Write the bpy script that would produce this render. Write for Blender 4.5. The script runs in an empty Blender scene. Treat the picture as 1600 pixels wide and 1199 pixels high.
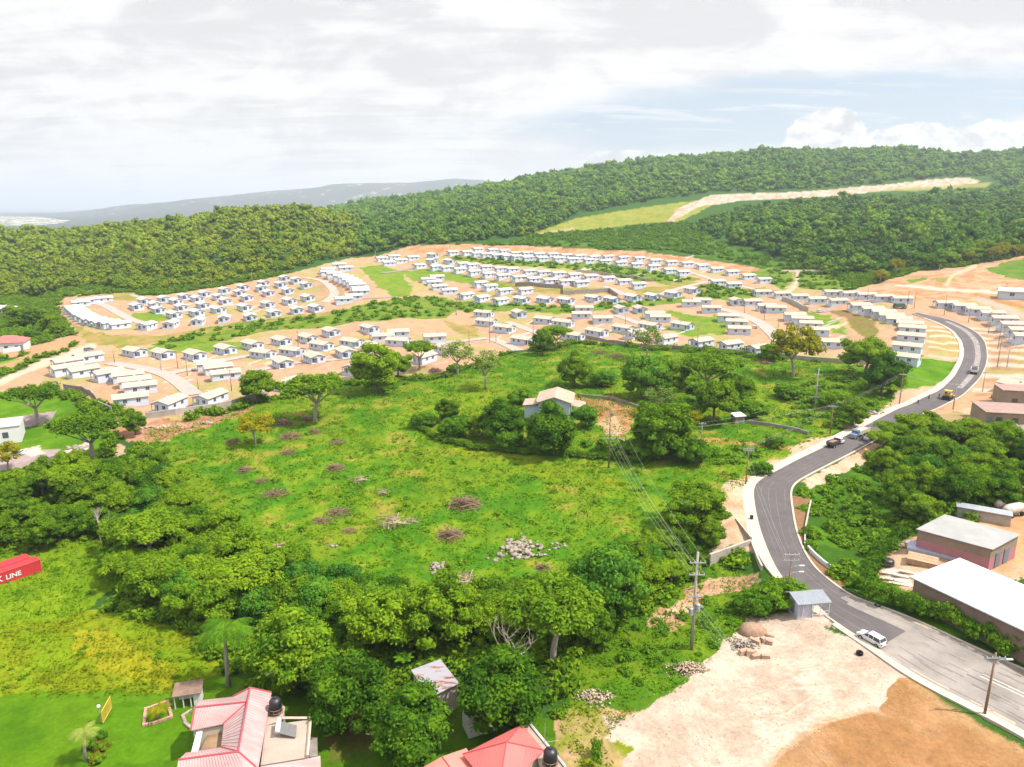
# Hillside housing estate seen from the air: meadow, winding new road, red-roofed houses, forested ridges.
HAZE = 1.25e-4; EXPO = 1.05
import bpy, math, random
import numpy as np
RNG = np.random.default_rng(7); random.seed(7)
SC = bpy.context.scene; COL = SC.collection
CAMH = 55.0; F = 1110.0; TH = math.atan(277.0/F); CT, ST = math.cos(TH), math.sin(TH)
rad = math.radians
# ---------------------------------------------------------------- camera helpers
def ray(px, py):
    xc = (px-800)/F; yc = (599.5-py)/F
    Y = CT+yc*ST; return xc/Y, (-ST+yc*CT)/Y          # u = X/Y, s = (Z-CAMH)/Y
def project(X, Y, Z):
    z = Z-CAMH; d = Y*CT - z*ST; h = Y*ST + z*CT
    return 800+F*X/d, 599.5-F*h/d
def atz(px, py, z):
    u, s = ray(px, py); Y = (z-CAMH)/s; return np.array((u*Y, Y, z))
# ---------------------------------------------------------------- numpy noise
def _h(ix, iy, seed):
    n = (ix.astype(np.int64)*374761393 + iy.astype(np.int64)*668265263 + seed*1442695041) & 0x7fffffff
    n = (n ^ (n >> 13))*1274126177 & 0x7fffffff
    return ((n ^ (n >> 16)) & 0xffff)/65535.0
def vnoise(x, y, seed=0):
    xi = np.floor(x); yi = np.floor(y); fx = x-xi; fy = y-yi
    fx = fx*fx*(3-2*fx); fy = fy*fy*(3-2*fy)
    a = _h(xi, yi, seed); b = _h(xi+1, yi, seed); c = _h(xi, yi+1, seed); d = _h(xi+1, yi+1, seed)
    return (a*(1-fx)+b*fx)*(1-fy)+(c*(1-fx)+d*fx)*fy
def fbm(x, y, seed=0, oct=4):
    r = 0; a = .5
    for i in range(oct):
        r = r+a*vnoise(x*2**i+17*i, y*2**i-9*i, seed+i); a *= .5
    return r/(1-.5**oct)
# ---------------------------------------------------------------- terrain
ZP = [(0,1190,0),(400,1190,0),(800,1190,0),(1200,1190,0),(1600,1190,0),(-300,1100,0),(1900,1100,0),
 (1360,1000,0),(1600,1050,0),(1600,900,.5),(1450,830,1),(1240,870,0),(1210,800,.2),(1215,750,1),(1330,690,2),(1480,620,2.5),(1535,550,3.5),
 (1090,1000,-.6),(1100,905,-2.6),(1160,905,-2.6),(1140,845,-.3),(900,1000,-1),(600,1000,-1),(300,1000,-1),(30,900,-1.5),(200,800,-2),(0,700,-1),
 (600,850,-1),(900,850,-1),(500,700,1),(800,715,1.5),(865,645,3.5),(1100,720,1.5),(1250,620,2),(700,600,3),(1000,570,4),(400,630,2),(210,630,2),
 (30,640,0),(100,580,1),(10,530,0),(0,480,0),(-300,600,0),(1340,830,-2),(1300,800,-1.5),(1450,750,0),(1580,790,1),(1580,650,3),
 (130,490,1),(330,458,4.5),(350,502,0),(480,460,6),(600,480,5),(500,510,2),(700,455,6),(700,492,3),(900,482,5),(880,520,3.5),
 (1000,467,7),(780,468,6),(1150,450,9.5),(1190,442,10),(1150,500,6),(1000,530,4),(1150,545,4),(1300,535,5),(1300,480,9),(1400,468,12.5),
 (1390,510,9),(1400,560,4.5),(1430,495,9),(1500,480,11),(1580,520,8),(1590,600,4),(1540,450,15),(1590,430,18),(1900,600,5),(1900,480,14)]
DP = [(60,460,452),(300,445,455),(480,415,500),(560,428,440),(600,408,545),(560,390,620),(0,370,800),(100,368,790),(180,358,790),(280,347,785),
 (370,333,785),(440,327,780),(480,329,780),(-300,385,800),(-300,470,460),(100,400,600),(300,380,610),(440,362,640),(510,380,650),
 (560,352,900),(560,332,1200),(560,321,1600),(650,378,620),(650,340,850),(650,314,1600),(750,301,1600),(850,345,760),(850,279,1500),
 (1000,256,1500),(1000,330,850),(1000,365,660),(900,383,575),(1000,392,545),(1150,412,500),(1200,426,470),(1100,340,750),(1100,318,900),
 (1050,345,720),(1200,305,950),(1200,239,1500),(1300,300,1000),(1400,289,1080),(1500,281,1180),(1400,234,1500),(1600,239,1500),(1900,245,1500),
 (1600,290,1080),(1250,350,640),(1250,390,520),(1400,350,620),(1400,395,490),(1550,350,620),(1550,388,480),(1600,402,430),(1500,408,440),
 (1400,438,402),(1280,436,430),(960,412,515),(850,402,530),(850,430,440),(1900,350,600),(1080,408,505),(700,398,540),
 (740,282,6500),(600,284,6500),(560,287,6500),(500,293,6500),(400,300,6500),(330,312,6500),(230,318,6700),(150,328,7500),(800,290,6500),(1100,300,6500),(1700,300,6500)]
EP = [(60,1200,-5),(300,1150,5),(420,1150,12),(-300,1200,-5),(480,1000,42),(0,1800,-25),(200,1800,-25),(450,2000,-20),(650,2500,20),(1000,2300,100),(1500,2300,110),
 (-300,2500,-28),(0,2800,-27),(60,3500,-28),(200,3500,-28),(400,3500,-25),(0,5500,-28),(100,6000,-26),(600,4500,0),(0,9000,-29),(-400,9000,-29),(250,9500,-29),(600,12000,-10),
 (0,13500,-34),(300,13500,-34),(-400,13500,-34),(1200,4500,40),(1200,13000,20)]
pts = []
for px, py, z in ZP:
    p = atz(px, py, z); pts.append((p[0]/p[1], p[1], z))
for px, py, D in DP:
    u, s = ray(px, py); pts.append((u, D, CAMH+s*D))
for px, D, z in EP:
    pts.append(((px-800)/F/(CT+.24*ST), D, z))
for u in (-1.4, -.7, 0, .7, 1.4): pts.append((u, 28, 0))
P = np.array(pts); KU = 2.2
C = np.stack([P[:, 0]*KU, np.log(P[:, 1])], 1); Zc = P[:, 2]
def kern(A, B):
    return -np.sqrt(((A[:, None, :]-B[None, :, :])**2).sum(-1)+.0016)
n = len(C); M = np.zeros((n+3, n+3)); M[:n, :n] = kern(C, C)+np.eye(n)*-.004*0
M[:n, n] = 1; M[:n, n+1:] = C; M[n, :n] = 1; M[n+1:, :n] = C.T
W = np.linalg.solve(M, np.r_[Zc, 0, 0, 0])
US = np.r_[np.linspace(-1.5, -.9, 61)[:-1], np.linspace(-.9, .9, 661), np.linspace(.9, 1.5, 61)[1:]]
VS = np.r_[np.linspace(math.log(28), math.log(520), 680)[:-1], np.linspace(math.log(520), math.log(14000), 300)]
NU, NV = len(US), len(VS)
UU, VV = np.meshgrid(US, VS); G = np.stack([UU.ravel()*KU, VV.ravel()], 1)
ZG = np.concatenate([kern(G[i:i+40000], C)@W[:n]+W[n]+G[i:i+40000]@W[n+1:] for i in range(0, len(G), 40000)]).reshape(NV, NU)
def blur(A, k, ax):
    pad = [(0, 0), (0, 0)]; pad[ax] = (k, k); B = np.pad(A, pad, mode='edge'); c = np.cumsum(B, ax)
    c = np.insert(c, 0, 0, axis=ax); L = A.shape[ax]
    return (np.take(c, range(2*k+1, 2*k+1+L), ax)-np.take(c, range(L), ax))/(2*k+1)
for _ in range(2): ZG = blur(blur(ZG, 5, 0), 5, 1)
DD = np.exp(VV); XX = UU*DD; YY = DD
far = np.clip((DD-430)/300, 0, 1)
ZG = ZG + far*(fbm(XX/90, YY/90, 3)-.5)*9*np.clip(1-DD/2200, 0, 1)
far2 = np.clip((DD-3000)/2500, 0, 1)*np.clip((ZG+20)/60, 0, 1)
ZG = ZG + far2*(fbm(XX/500, YY/700, 5, 5)-.5)*75
HS = np.interp  # noqa
def height(X, Y):
    X = np.asarray(X, float); Y = np.maximum(np.asarray(Y, float), 28.5)
    u = np.clip(X/Y, -1.499, 1.499); v = np.log(Y)
    fi = np.interp(v, VS, np.arange(NV)); fj = np.interp(u, US, np.arange(NU))
    i = np.minimum(fi.astype(int), NV-2); j = np.minimum(fj.astype(int), NU-2); a = fi-i; b = fj-j
    return (ZG[i, j]*(1-b)+ZG[i, j+1]*b)*(1-a)+(ZG[i+1, j]*(1-b)+ZG[i+1, j+1]*b)*a
def at(px, py, dz=0.0):
    u, s = ray(px, py)
    j = float(np.interp(u, US, np.arange(NU))); j0 = min(int(j), NU-2); b = j-j0
    col = ZG[:, j0]*(1-b)+ZG[:, j0+1]*b+dz; Ys = np.exp(VS); r = CAMH+s*Ys
    k = np.nonzero(r < col)[0]
    k = k[0] if len(k) else NV-1
    if k == 0: Y = Ys[0]
    else:
        f0 = r[k-1]-col[k-1]; f1 = r[k]-col[k]; t = f0/(f0-f1) if f0 != f1 else 0; Y = Ys[k-1]+(Ys[k]-Ys[k-1])*min(max(t, 0), 1)
    X = u*Y; return np.array((X, Y, float(height(X, Y))))
def ppm(P): return F/(P[1]*CT-(P[2]-CAMH)*ST)
def htop(P, pytop):
    u, s = ray(project(*P)[0], pytop); return CAMH+s*P[1]-P[2]
def inpoly(x, y, poly):
    poly = np.asarray(poly, float); r = np.zeros(x.shape, bool)
    x0, y0 = poly.min(0)[:2]; x1, y1 = poly.max(0)[:2]
    m = (x >= x0) & (x <= x1) & (y >= y0) & (y <= y1)
    if not m.any(): return r
    xs = x[m]; ys = y[m]; ins = np.zeros(xs.shape, bool); N = len(poly)
    for i in range(N):
        ax, ay = poly[i][:2]; bx, by = poly[(i+1) % N][:2]
        if ay == by: continue
        c = ((ay > ys) != (by > ys)) & (xs < (bx-ax)*(ys-ay)/(by-ay)+ax); ins ^= c
    r[m] = ins; return r
def world_poly(poly): return np.array([at(x, y)[:2] for x, y in poly])
def resample(line, step):
    line = [np.array(p, float) for p in line]; out = [line[0]]
    for a, b in zip(line, line[1:]):
        L = np.linalg.norm(b-a); k = max(1, int(L/step))
        out += [a+(b-a)*i/k for i in range(1, k+1)]
    return out
def smooth(line, it=2):
    line = [np.array(p, float) for p in line]
    for _ in range(it):
        o = [line[0]]
        for a, b in zip(line, line[1:]): o += [a*.75+b*.25, a*.25+b*.75]
        o.append(line[-1]); line = o
    return line
# ---------------------------------------------------------------- mesh builder
class MB:
    def __init__(s): s.v = []; s.f = []; s.m = []
    def add(s, vs, fs, m=0):
        o = len(s.v); s.v += [tuple(map(float, p)) for p in vs]; s.f += [tuple(o+i for i in f) for f in fs]; s.m += [m]*len(fs); return s
    def box(s, c, d, rz=0, m=0, taper=1.0, off=(0, 0)):
        hx, hy, hz = d[0]/2, d[1]/2, d[2]/2; vs = []
        for z, k, o in ((-hz, 1, (0, 0)), (hz, taper, off)):
            for x, y in ((-hx, -hy), (hx, -hy), (hx, hy), (-hx, hy)):
                X, Y = x*k+o[0], y*k+o[1]
                vs.append((c[0]+X*math.cos(rz)-Y*math.sin(rz), c[1]+X*math.sin(rz)+Y*math.cos(rz), c[2]+z))
        return s.add(vs, [(0, 3, 2, 1), (4, 5, 6, 7), (0, 1, 5, 4), (1, 2, 6, 5), (2, 3, 7, 6), (3, 0, 4, 7)], m)
    def prism(s, poly, z0, z1, m=0):
        k = len(poly); a = sum(poly[i][0]*poly[(i+1) % k][1]-poly[(i+1) % k][0]*poly[i][1] for i in range(k))
        if a < 0: poly = poly[::-1]
        vs = [(p[0], p[1], z0) for p in poly]+[(p[0], p[1], z1) for p in poly]
        return s.add(vs, [tuple(range(k))[::-1], tuple(range(k, 2*k))]+[(i, (i+1) % k, k+(i+1) % k, k+i) for i in range(k)], m)
    def tube(s, pts, rs, n=8, m=0, cap=True):
        pts = [np.array(p, float) for p in pts]
        if not hasattr(rs, '__len__'): rs = [rs]*len(pts)
        vs = []
        for i, p in enumerate(pts):
            t = pts[min(i+1, len(pts)-1)]-pts[max(i-1, 0)]; t = t/(np.linalg.norm(t)+1e-9)
            a = np.cross(t, (0, 0, 1.0) if abs(t[2]) < .9 else (1.0, 0, 0)); a /= np.linalg.norm(a); b = np.cross(t, a)
            for k in range(n):
                w = 2*math.pi*k/n; vs.append(p+(a*math.cos(w)+b*math.sin(w))*rs[i])
        fs = [(i*n+k, i*n+(k+1) % n, (i+1)*n+(k+1) % n, (i+1)*n+k) for i in range(len(pts)-1) for k in range(n)]
        if cap: fs += [tuple(range(n))[::-1], tuple(range((len(pts)-1)*n, len(pts)*n))]
        return s.add(vs, fs, m)
    def strip(s, L, R, m=0):
        k = len(L); return s.add(list(L)+list(R), [(i, k+i, k+i+1, i+1) for i in range(k-1)], m)
    def face(s, pts, m=0): return s.add(pts, [tuple(range(len(pts)))], m)
    def slab(s, pts, t, m=0):     # a plate with thickness t below the given face
        pts = [np.array(p, float) for p in pts]; k = len(pts); lo = [p-(0, 0, t) for p in pts]
        return s.add(pts+lo, [tuple(range(k)), tuple(range(k, 2*k))[::-1]]+[(i, k+i, k+(i+1) % k, (i+1) % k) for i in range(k)], m)
    def mesh(s, name, mats, sm=False):
        me = bpy.data.meshes.new(name); me.from_pydata(s.v, [], s.f)
        for q in (mats if isinstance(mats, (list, tuple)) else [mats]): me.materials.append(q)
        me.polygons.foreach_set('material_index', s.m)
        if sm: me.polygons.foreach_set('use_smooth', [True]*len(s.f))
        me.update(); return me
    def build(s, name, mats, parent=None, sm=False, bevel=0):
        o = bpy.data.objects.new(name, s.mesh(name, mats, sm)); COL.objects.link(o)
        if parent is not None: o.parent = parent
        if bevel:
            b = o.modifiers.new('Bevel', 'BEVEL'); b.width = bevel; b.segments = 2; b.limit_method = 'ANGLE'
        return o
def npmesh(name, V, Q, mats, smooth=False, col=None):
    me = bpy.data.meshes.new(name); V = np.ascontiguousarray(V, np.float32); Q = np.ascontiguousarray(Q, np.int32); k = Q.shape[1]
    me.vertices.add(len(V)); me.vertices.foreach_set('co', V.ravel())
    me.loops.add(Q.size); me.loops.foreach_set('vertex_index', Q.ravel())
    me.polygons.add(len(Q)); me.polygons.foreach_set('loop_start', np.arange(0, Q.size, k, dtype=np.int32))
    me.polygons.foreach_set('loop_total', np.full(len(Q), k, np.int32))
    if smooth: me.polygons.foreach_set('use_smooth', np.ones(len(Q), bool))
    if col is not None:
        a = me.color_attributes.new('tint', 'FLOAT_COLOR', 'POINT'); c = np.ones((len(V), 4), np.float32); c[:, :3] = col; a.data.foreach_set('color', c.ravel())
    for q in (mats if isinstance(mats, (list, tuple)) else [mats]): me.materials.append(q)
    me.update(calc_edges=True); return me
def link(name, me, parent=None):
    o = bpy.data.objects.new(name, me); COL.objects.link(o); o.parent = parent; return o
def tag(o, label=None, cat=None, group=None, kind=None):
    if label: o['label'] = label
    if cat: o['category'] = cat
    if group: o['group'] = group
    if kind: o['kind'] = kind
    return o
def empty(name, loc, rz=0, label=None, cat=None, group=None):
    o = bpy.data.objects.new(name, None); COL.objects.link(o); o.location = tuple(map(float, loc)); o.rotation_euler = (0, 0, rz); o.empty_display_size = .3
    return tag(o, label, cat, group)
KIDS = {}
def kids(o): return [c for c in bpy.data.objects if c.parent == o]
def tree_of(o):
    if o.name not in KIDS: KIDS[o.name] = [(c, [(g, []) for g in kids(c)]) for c in kids(o)]
    return KIDS[o.name]
def dup(o, loc, rz, scale=1, label=None, group=None):
    r = o.copy(); COL.objects.link(r); r.location = tuple(map(float, loc)); r.rotation_euler = (0, 0, rz)
    r.scale = (scale,)*3 if not hasattr(scale, '__len__') else scale
    if label: r['label'] = label
    if group: r['group'] = group
    for c, gs in tree_of(o):
        d = c.copy(); COL.objects.link(d); d.parent = r
        for g, _ in gs:
            e = g.copy(); COL.objects.link(e); e.parent = d
    return r
ORD = 'first second third fourth fifth sixth seventh eighth ninth tenth eleventh twelfth thirteenth fourteenth fifteenth sixteenth seventeenth eighteenth nineteenth twentieth'.split()
for t, w in (('twentieth', 'twenty'), ('thirtieth', 'thirty'), ('fortieth', 'forty'), ('fiftieth', 'fifty')):
    if t != 'twentieth': ORD.append(t)
    ORD += [w+'-'+q for q in ORD[:9]]
# ---------------------------------------------------------------- materials
def mat(name, col, rough=.8, metal=0.0, var=.12, scale=1.5, col2=None, bump=0.0, bscale=8, spec=.3, streak=None, coord='Object'):
    m = bpy.data.materials.new(name); m.use_nodes = True; nt = m.node_tree; N = nt.nodes; L = nt.links
    b = N['Principled BSDF']; b.inputs['Roughness'].default_value = rough; b.inputs['Metallic'].default_value = metal
    b.inputs['Specular IOR Level'].default_value = spec
    tc = N.new('ShaderNodeTexCoord'); no = N.new('ShaderNodeTexNoise'); no.inputs['Scale'].default_value = scale; no.inputs['Detail'].default_value = 6
    no.inputs['Roughness'].default_value = .65
    if streak:
        mp = N.new('ShaderNodeMapping'); mp.inputs['Scale'].default_value = streak; L.new(tc.outputs[coord], mp.inputs[0]); L.new(mp.outputs[0], no.inputs['Vector'])
    else: L.new(tc.outputs[coord], no.inputs['Vector'])
    r = N.new('ShaderNodeValToRGB'); r.color_ramp.elements[0].position = .3; r.color_ramp.elements[1].position = .7
    c = np.array(col); c2 = np.array(col2) if col2 is not None else None
    r.color_ramp.elements[0].color = (*(c*(1-var)), 1) if c2 is None else (*c2, 1); r.color_ramp.elements[1].color = (*np.minimum(c*(1+var), 1), 1) if c2 is None else (*c, 1)
    L.new(no.outputs['Fac'], r.inputs[0]); L.new(r.outputs[0], b.inputs['Base Color'])
    if bump:
        n2 = N.new('ShaderNodeTexNoise'); n2.inputs['Scale'].default_value = bscale; n2.inputs['Detail'].default_value = 5
        L.new(tc.outputs[coord], n2.inputs['Vector']); bp = N.new('ShaderNodeBump'); bp.inputs['Strength'].default_value = bump; bp.inputs['Distance'].default_value = .05
        L.new(n2.outputs['Fac'], bp.inputs['Height']); L.new(bp.outputs[0], b.inputs['Normal'])
    return m
def corrugate(m, axis_scale=(0, 20, 0), strength=.5):
    nt = m.node_tree; N = nt.nodes; L = nt.links; b = N['Principled BSDF']; tc = N.new('ShaderNodeTexCoord'); w = N.new('ShaderNodeTexWave')
    mp = N.new('ShaderNodeMapping'); mp.inputs['Scale'].default_value = axis_scale; L.new(tc.outputs['Object'], mp.inputs[0]); L.new(mp.outputs[0], w.inputs[0])
    w.inputs['Scale'].default_value = 1; w.bands_direction = 'DIAGONAL'; bp = N.new('ShaderNodeBump'); bp.inputs['Strength'].default_value = strength; bp.inputs['Distance'].default_value = .06
    L.new(w.outputs['Fac'], bp.inputs['Height']); L.new(bp.outputs[0], b.inputs['Normal']); return m
def leafmat(name, dark, mid, light, sc=.35, transl=.3, per_tree=0.0):
    m = bpy.data.materials.new(name); m.use_nodes = True; nt = m.node_tree; N = nt.nodes; L = nt.links; N.clear()
    out = N.new('ShaderNodeOutputMaterial'); g = N.new('ShaderNodeNewGeometry'); oi = N.new('ShaderNodeObjectInfo')
    no = N.new('ShaderNodeTexNoise'); no.inputs['Scale'].default_value = sc; no.inputs['Detail'].default_value = 3; L.new(g.outputs['Position'], no.inputs['Vector'])
    a = N.new('ShaderNodeMath'); a.operation = 'MULTIPLY_ADD'; a.inputs[1].default_value = .45; L.new(g.outputs['Random Per Island'], a.inputs[0])
    b = N.new('ShaderNodeMath'); b.operation = 'MULTIPLY_ADD'; b.inputs[1].default_value = 1.1; b.inputs[2].default_value = -.42; L.new(no.outputs['Fac'], b.inputs[0]); L.new(b.outputs[0], a.inputs[2])
    c = N.new('ShaderNodeMath'); c.operation = 'MULTIPLY_ADD'; c.inputs[1].default_value = .5; L.new(oi.outputs['Random'], c.inputs[0]); L.new(a.outputs[0], c.inputs[2])
    if per_tree:      # every tree of a forest carries its own shade of green
        vt = N.new('ShaderNodeVertexColor'); vt.layer_name = 'tint'; sx = N.new('ShaderNodeSeparateColor'); L.new(vt.outputs[0], sx.inputs[0]); c2 = N.new('ShaderNodeMath'); c2.operation = 'MULTIPLY_ADD'; c2.inputs[1].default_value = per_tree
        L.new(sx.outputs[0], c2.inputs[0]); c3 = N.new('ShaderNodeMath'); c3.operation = 'ADD'; c3.inputs[1].default_value = -per_tree*.5; L.new(c.outputs[0], c3.inputs[0]); L.new(c3.outputs[0], c2.inputs[2]); c = c2
    r = N.new('ShaderNodeValToRGB'); e = r.color_ramp.elements; e[0].color = (*dark, 1); e[0].position = .1; e[1].color = (*light, 1); e[1].position = 1.0
    k = e.new(.5); k.color = (*mid, 1); L.new(c.outputs[0], r.inputs[0])
    d = N.new('ShaderNodeBsdfDiffuse'); t = N.new('ShaderNodeBsdfTranslucent'); mx = N.new('ShaderNodeMixShader'); mx.inputs[0].default_value = transl
    L.new(r.outputs[0], d.inputs[0]); L.new(r.outputs[0], t.inputs[0]); L.new(d.outputs[0], mx.inputs[1]); L.new(t.outputs[0], mx.inputs[2]); L.new(mx.outputs[0], out.inputs[0])
    return m
M = {}
M['leaf_mango'] = leafmat('mango leaves', (0.021, 0.063, 0.007), (0.066, 0.155, 0.009), (0.187, 0.294, 0.013))
M['leaf_mid'] = leafmat('mid green leaves', (0.037, 0.090, 0.008), (0.094, 0.185, 0.010), (0.199, 0.304, 0.013))
M['leaf_dark'] = leafmat('dark leaves', (0.019, 0.078, 0.014), (0.048, 0.149, 0.017), (0.122, 0.252, 0.017))
M['leaf_pale'] = leafmat('pale leaves', (0.062, 0.121, 0.024), (0.139, 0.216, 0.036), (0.248, 0.297, 0.060))
M['leaf_gold'] = leafmat('yellow green leaves', (0.109, 0.135, 0.007), (0.232, 0.230, 0.008), (0.357, 0.297, 0.014))
M['leaf_hill'] = leafmat('hill forest leaves', (0.039, 0.098, 0.016), (0.094, 0.191, 0.021), (0.199, 0.266, 0.019), sc=.06, transl=.2, per_tree=.5)
M['leaf_hill_left'] = leafmat('yellow green hill forest leaves', (0.045, 0.090, 0.009), (0.140, 0.213, 0.016), (0.228, 0.262, 0.016), sc=.05, transl=.2, per_tree=.4)  # yellower green leaves of the left hill
M['leaf_bush'] = leafmat('bush leaves', (0.035, 0.091, 0.009), (0.080, 0.185, 0.011), (0.152, 0.268, 0.014), sc=.25)
M['grass'] = leafmat('meadow grass', (0.034, 0.117, 0.005), (0.074, 0.184, 0.004), (0.170, 0.265, 0.005), sc=.12, transl=.35)
M['grass_dry'] = leafmat('dry grass', (0.072, 0.119, 0.003), (0.136, 0.183, 0.004), (0.204, 0.200, 0.009), sc=.12, transl=.35)
M['flower'] = leafmat('red flowers', (.3, .03, .01), (.45, .08, .02), (.5, .2, .03))
M['bark'] = mat('bark', (.16, .12, .09), .9, var=.4, scale=4, bump=.4)
M['bark_pale'] = mat('pale bark', (.33, .28, .24), .9, var=.3, scale=4)
M['twig'] = mat('dead brushwood', (.27, .165, .12), .9, col2=(.15, .09, .065), scale=2)
M['concrete'] = mat('concrete', (.34, .3, .27), .9, var=.18, scale=.8, bump=.2)
M['pavement'] = mat('pale pavement', (.42, .35, .29), .9, var=.14, scale=.9)
M['wallgrey'] = mat('grey block wall', (.22, .19, .18), .9, var=.3, scale=.8)
M['housewall'] = mat('pale blue grey render', (.46, .52, .63), .85, var=.05, scale=.8)
M['houseroof'] = mat('cream roof', (.37, .305, .25), .85, var=.08, scale=.5)
M['houseroof_white'] = mat('white cream roof', (.43, .40, .37), .85, var=.08, scale=.5)
M['glassdark'] = mat('dark glass', (.06, .07, .09), .2, spec=.6)
M['door'] = mat('dark blue grey door', (.14, .16, .2), .6)  # one even dark blue grey for doors and doorways
M['white'] = mat('white paint', (.55, .55, .56), .5, var=.06, scale=.4)
M['metalgrey'] = mat('galvanised metal', (.33, .35, .38), .45, metal=.4, var=.15)
M['wood'] = mat('wooden pole', (.22, .14, .09), .9, var=.3, scale=2)
M['polegrey'] = mat('grey concrete pole', (.3, .27, .25), .9, var=.15)
M['wire'] = mat('pale cable', (.30, .31, .28), .5)
M['black'] = mat('black plastic', (.012, .012, .018), .45, spec=.5)
M['rubber'] = mat('tyre rubber', (.012, .012, .012), .9)
M['rock'] = mat('limestone', (.24, .20, .17), .9, var=.4, scale=1.2)
M['dirt'] = mat('earth', (.28, .17, .1), .95, var=.2, scale=.6, bump=.3)
# ---------------------------------------------------------------- ground cover colours (earth, grass, ...) held on the ground's own vertices
PXG, PYG = project(XX, YY, ZG); PPM = F/(YY*CT-(ZG-CAMH)*ST)
w1 = fbm(XX/7, YY/7, 11, 5)-.5; w2 = fbm(XX/7+50, YY/7+50, 12, 5)-.5
WX = PXG+w1*6*PPM; WY = PYG+w2*6*PPM*np.clip(60/YY+.12, .12, .6)
fine = fbm(XX/1.3, YY/1.3, 21, 4); big = fbm(XX/16, YY/16, 22, 4); mid = fbm(XX/4, YY/4, 23, 4)
CG = np.zeros((NV, NU, 3)); CG[:] = (.03, .075, .010)
farm = np.clip((YY-1900)/1500, 0, 1)[..., None]
fn = fbm(XX/150, YY/260, 31, 5)[..., None]
CG = CG*(1-farm)+farm*(np.array((.055, .068, .06))+fn*.015)
def paint(poly, col, alpha=1.0, col2=None, n2='mid', crisp=False):
    m = inpoly(PXG if crisp else WX, PYG if crisp else WY, poly)
    if not m.any(): return m
    c = np.array(col)[None, :]*np.ones((m.sum(), 1))
    if col2 is not None:
        t = np.clip(({'mid': mid, 'big': big, 'fine': fine}[n2][m]-.38)/.24, 0, 1)[:, None]; c = c*(1-t)+np.array(col2)*t
    c = c*(.82+.36*fine[m][:, None]); CG[m] = CG[m]*(1-alpha)+c*alpha; return m
def stroke(line, wpx, col, alpha=.9, warp=.35):
    line = [np.array(p, float) for p in line]; x = PXG+(WX-PXG)*warp; y = PYG+(WY-PYG)*warp
    lo = np.min(line, 0)-wpx; hi = np.max(line, 0)+wpx; m = (x > lo[0]) & (x < hi[0]) & (y > lo[1]) & (y < hi[1])
    if not m.any(): return
    xs = x[m]; ys = y[m]; d = np.full(xs.shape, 1e9)
    for a, b in zip(line, line[1:]):
        v = b-a; t = np.clip(((xs-a[0])*v[0]+(ys-a[1])*v[1])/(v@v+1e-9), 0, 1); d = np.minimum(d, np.hypot(xs-a[0]-t*v[0], ys-a[1]-t*v[1]))
    k = np.clip((wpx/2-d)/(.35*wpx)+.5, 0, 1)*alpha; CG[m] = CG[m]*(1-k[:, None])+(np.array(col)*(.85+.3*fine[m][:, None]))*k[:, None]
PALE = (.34, .235, .165); PINK = (.32, .20, .135); ORANGE = (.27, .13, .055); BUSH = (.04, .10, .008); DRY = (.19, .17, .03)
LAWN = (.05, .125, .004); MEAD = (.045, .125, .006); MEAD2 = (.10, .165, .007); LOT = (.32, .245, .192); FIELD = (.09, .155, .005); FIELD2 = (.135, .17, .006)
ESTATE = [(-400,620),(0,592),(60,565),(115,545),(125,535),(100,500),(85,478),(95,466),(150,461),(250,462),(330,450),(420,435),(540,405),(600,398),(640,385),(700,380),
 (830,385),(1000,393),(1100,405),(1180,418),(1240,425),(1260,450),(1330,455),(1380,440),(1430,425),(1500,418),(1600,400),(2100,380),(2100,760),(1640,700),(1560,668),
 (1440,650),(1380,655),(1400,610),(1405,585),(1310,566),(1200,556),(1120,548),(980,542),(900,535),(800,550),(730,572),(660,590),(560,592),(470,612),(400,625),(350,642),(228,662),
 (190,645),(150,625),(100,612),(0,625),(-400,680)]
MEADOW = [(225,672),(350,645),(420,628),(520,612),(600,600),(700,590),(760,560),(900,540),(1000,545),(1200,560),(1330,570),(1420,590),(1385,645),(1330,660),(1250,700),(1180,740),
 (1130,790),(1110,860),(1040,900),(960,880),(850,920),(700,960),(560,930),(420,900),(300,840),(245,740)]
paint(ESTATE, PALE, col2=PINK); paint(ESTATE, (.28, .165, .09), .4, n2='big')
for t in ((np.clip((big-.56)/.06, 0, 1), (.22, .21, .06), .65), (np.clip((.40-big)/.05, 0, 1), (.38, .21, .11), .5)):
    m = inpoly(WX, WY, ESTATE); k = (t[0]*t[2])[m][:, None]; CG[m] = CG[m]*(1-k)+np.array(t[1])*k
paint([(640,387),(700,380),(830,386),(1000,394),(1110,406),(1180,418),(1260,432),(1240,446),(1150,428),(1000,406),(850,394),(700,396),(650,398)], (.36,.21,.12), 1, (.27,.13,.065))
paint([(1350,458),(1400,435),(1450,428),(1530,415),(1600,400),(1900,400),(1900,500),(1600,478),(1500,470),(1400,470)], (.34,.22,.14), 1, (.28,.15,.075))
paint([(1540,420),(1600,403),(1900,395),(1900,440),(1600,437),(1548,427)], (.06,.13,.012), 1, (.1,.14,.02))
paint([(1450,436),(1480,432),(1492,438),(1470,444)], (.2,.17,.05)); paint([(1408,438),(1445,432),(1450,437),(1420,443)], (.09,.16,.02))
stroke([(1480,444),(1485,432),(1500,424),(1525,417)], 5, (.4,.29,.2)); stroke([(1400,446),(1470,452),(1540,455),(1600,462)], 4, (.42,.33,.26))
stroke([(1526,462),(1560,472),(1600,480)], 6, (.26,.13,.05)); stroke([(1530,468),(1600,494)], 9, (.3,.24,.2))
paint([(1290,483),(1330,485),(1368,505),(1376,525),(1350,532),(1325,502)], (.16,.1,.045), 1, (.13,.12,.03)); stroke([(1288,488),(1318,500),(1335,520),(1345,530)], 5, (.34,.2,.12))
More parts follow.
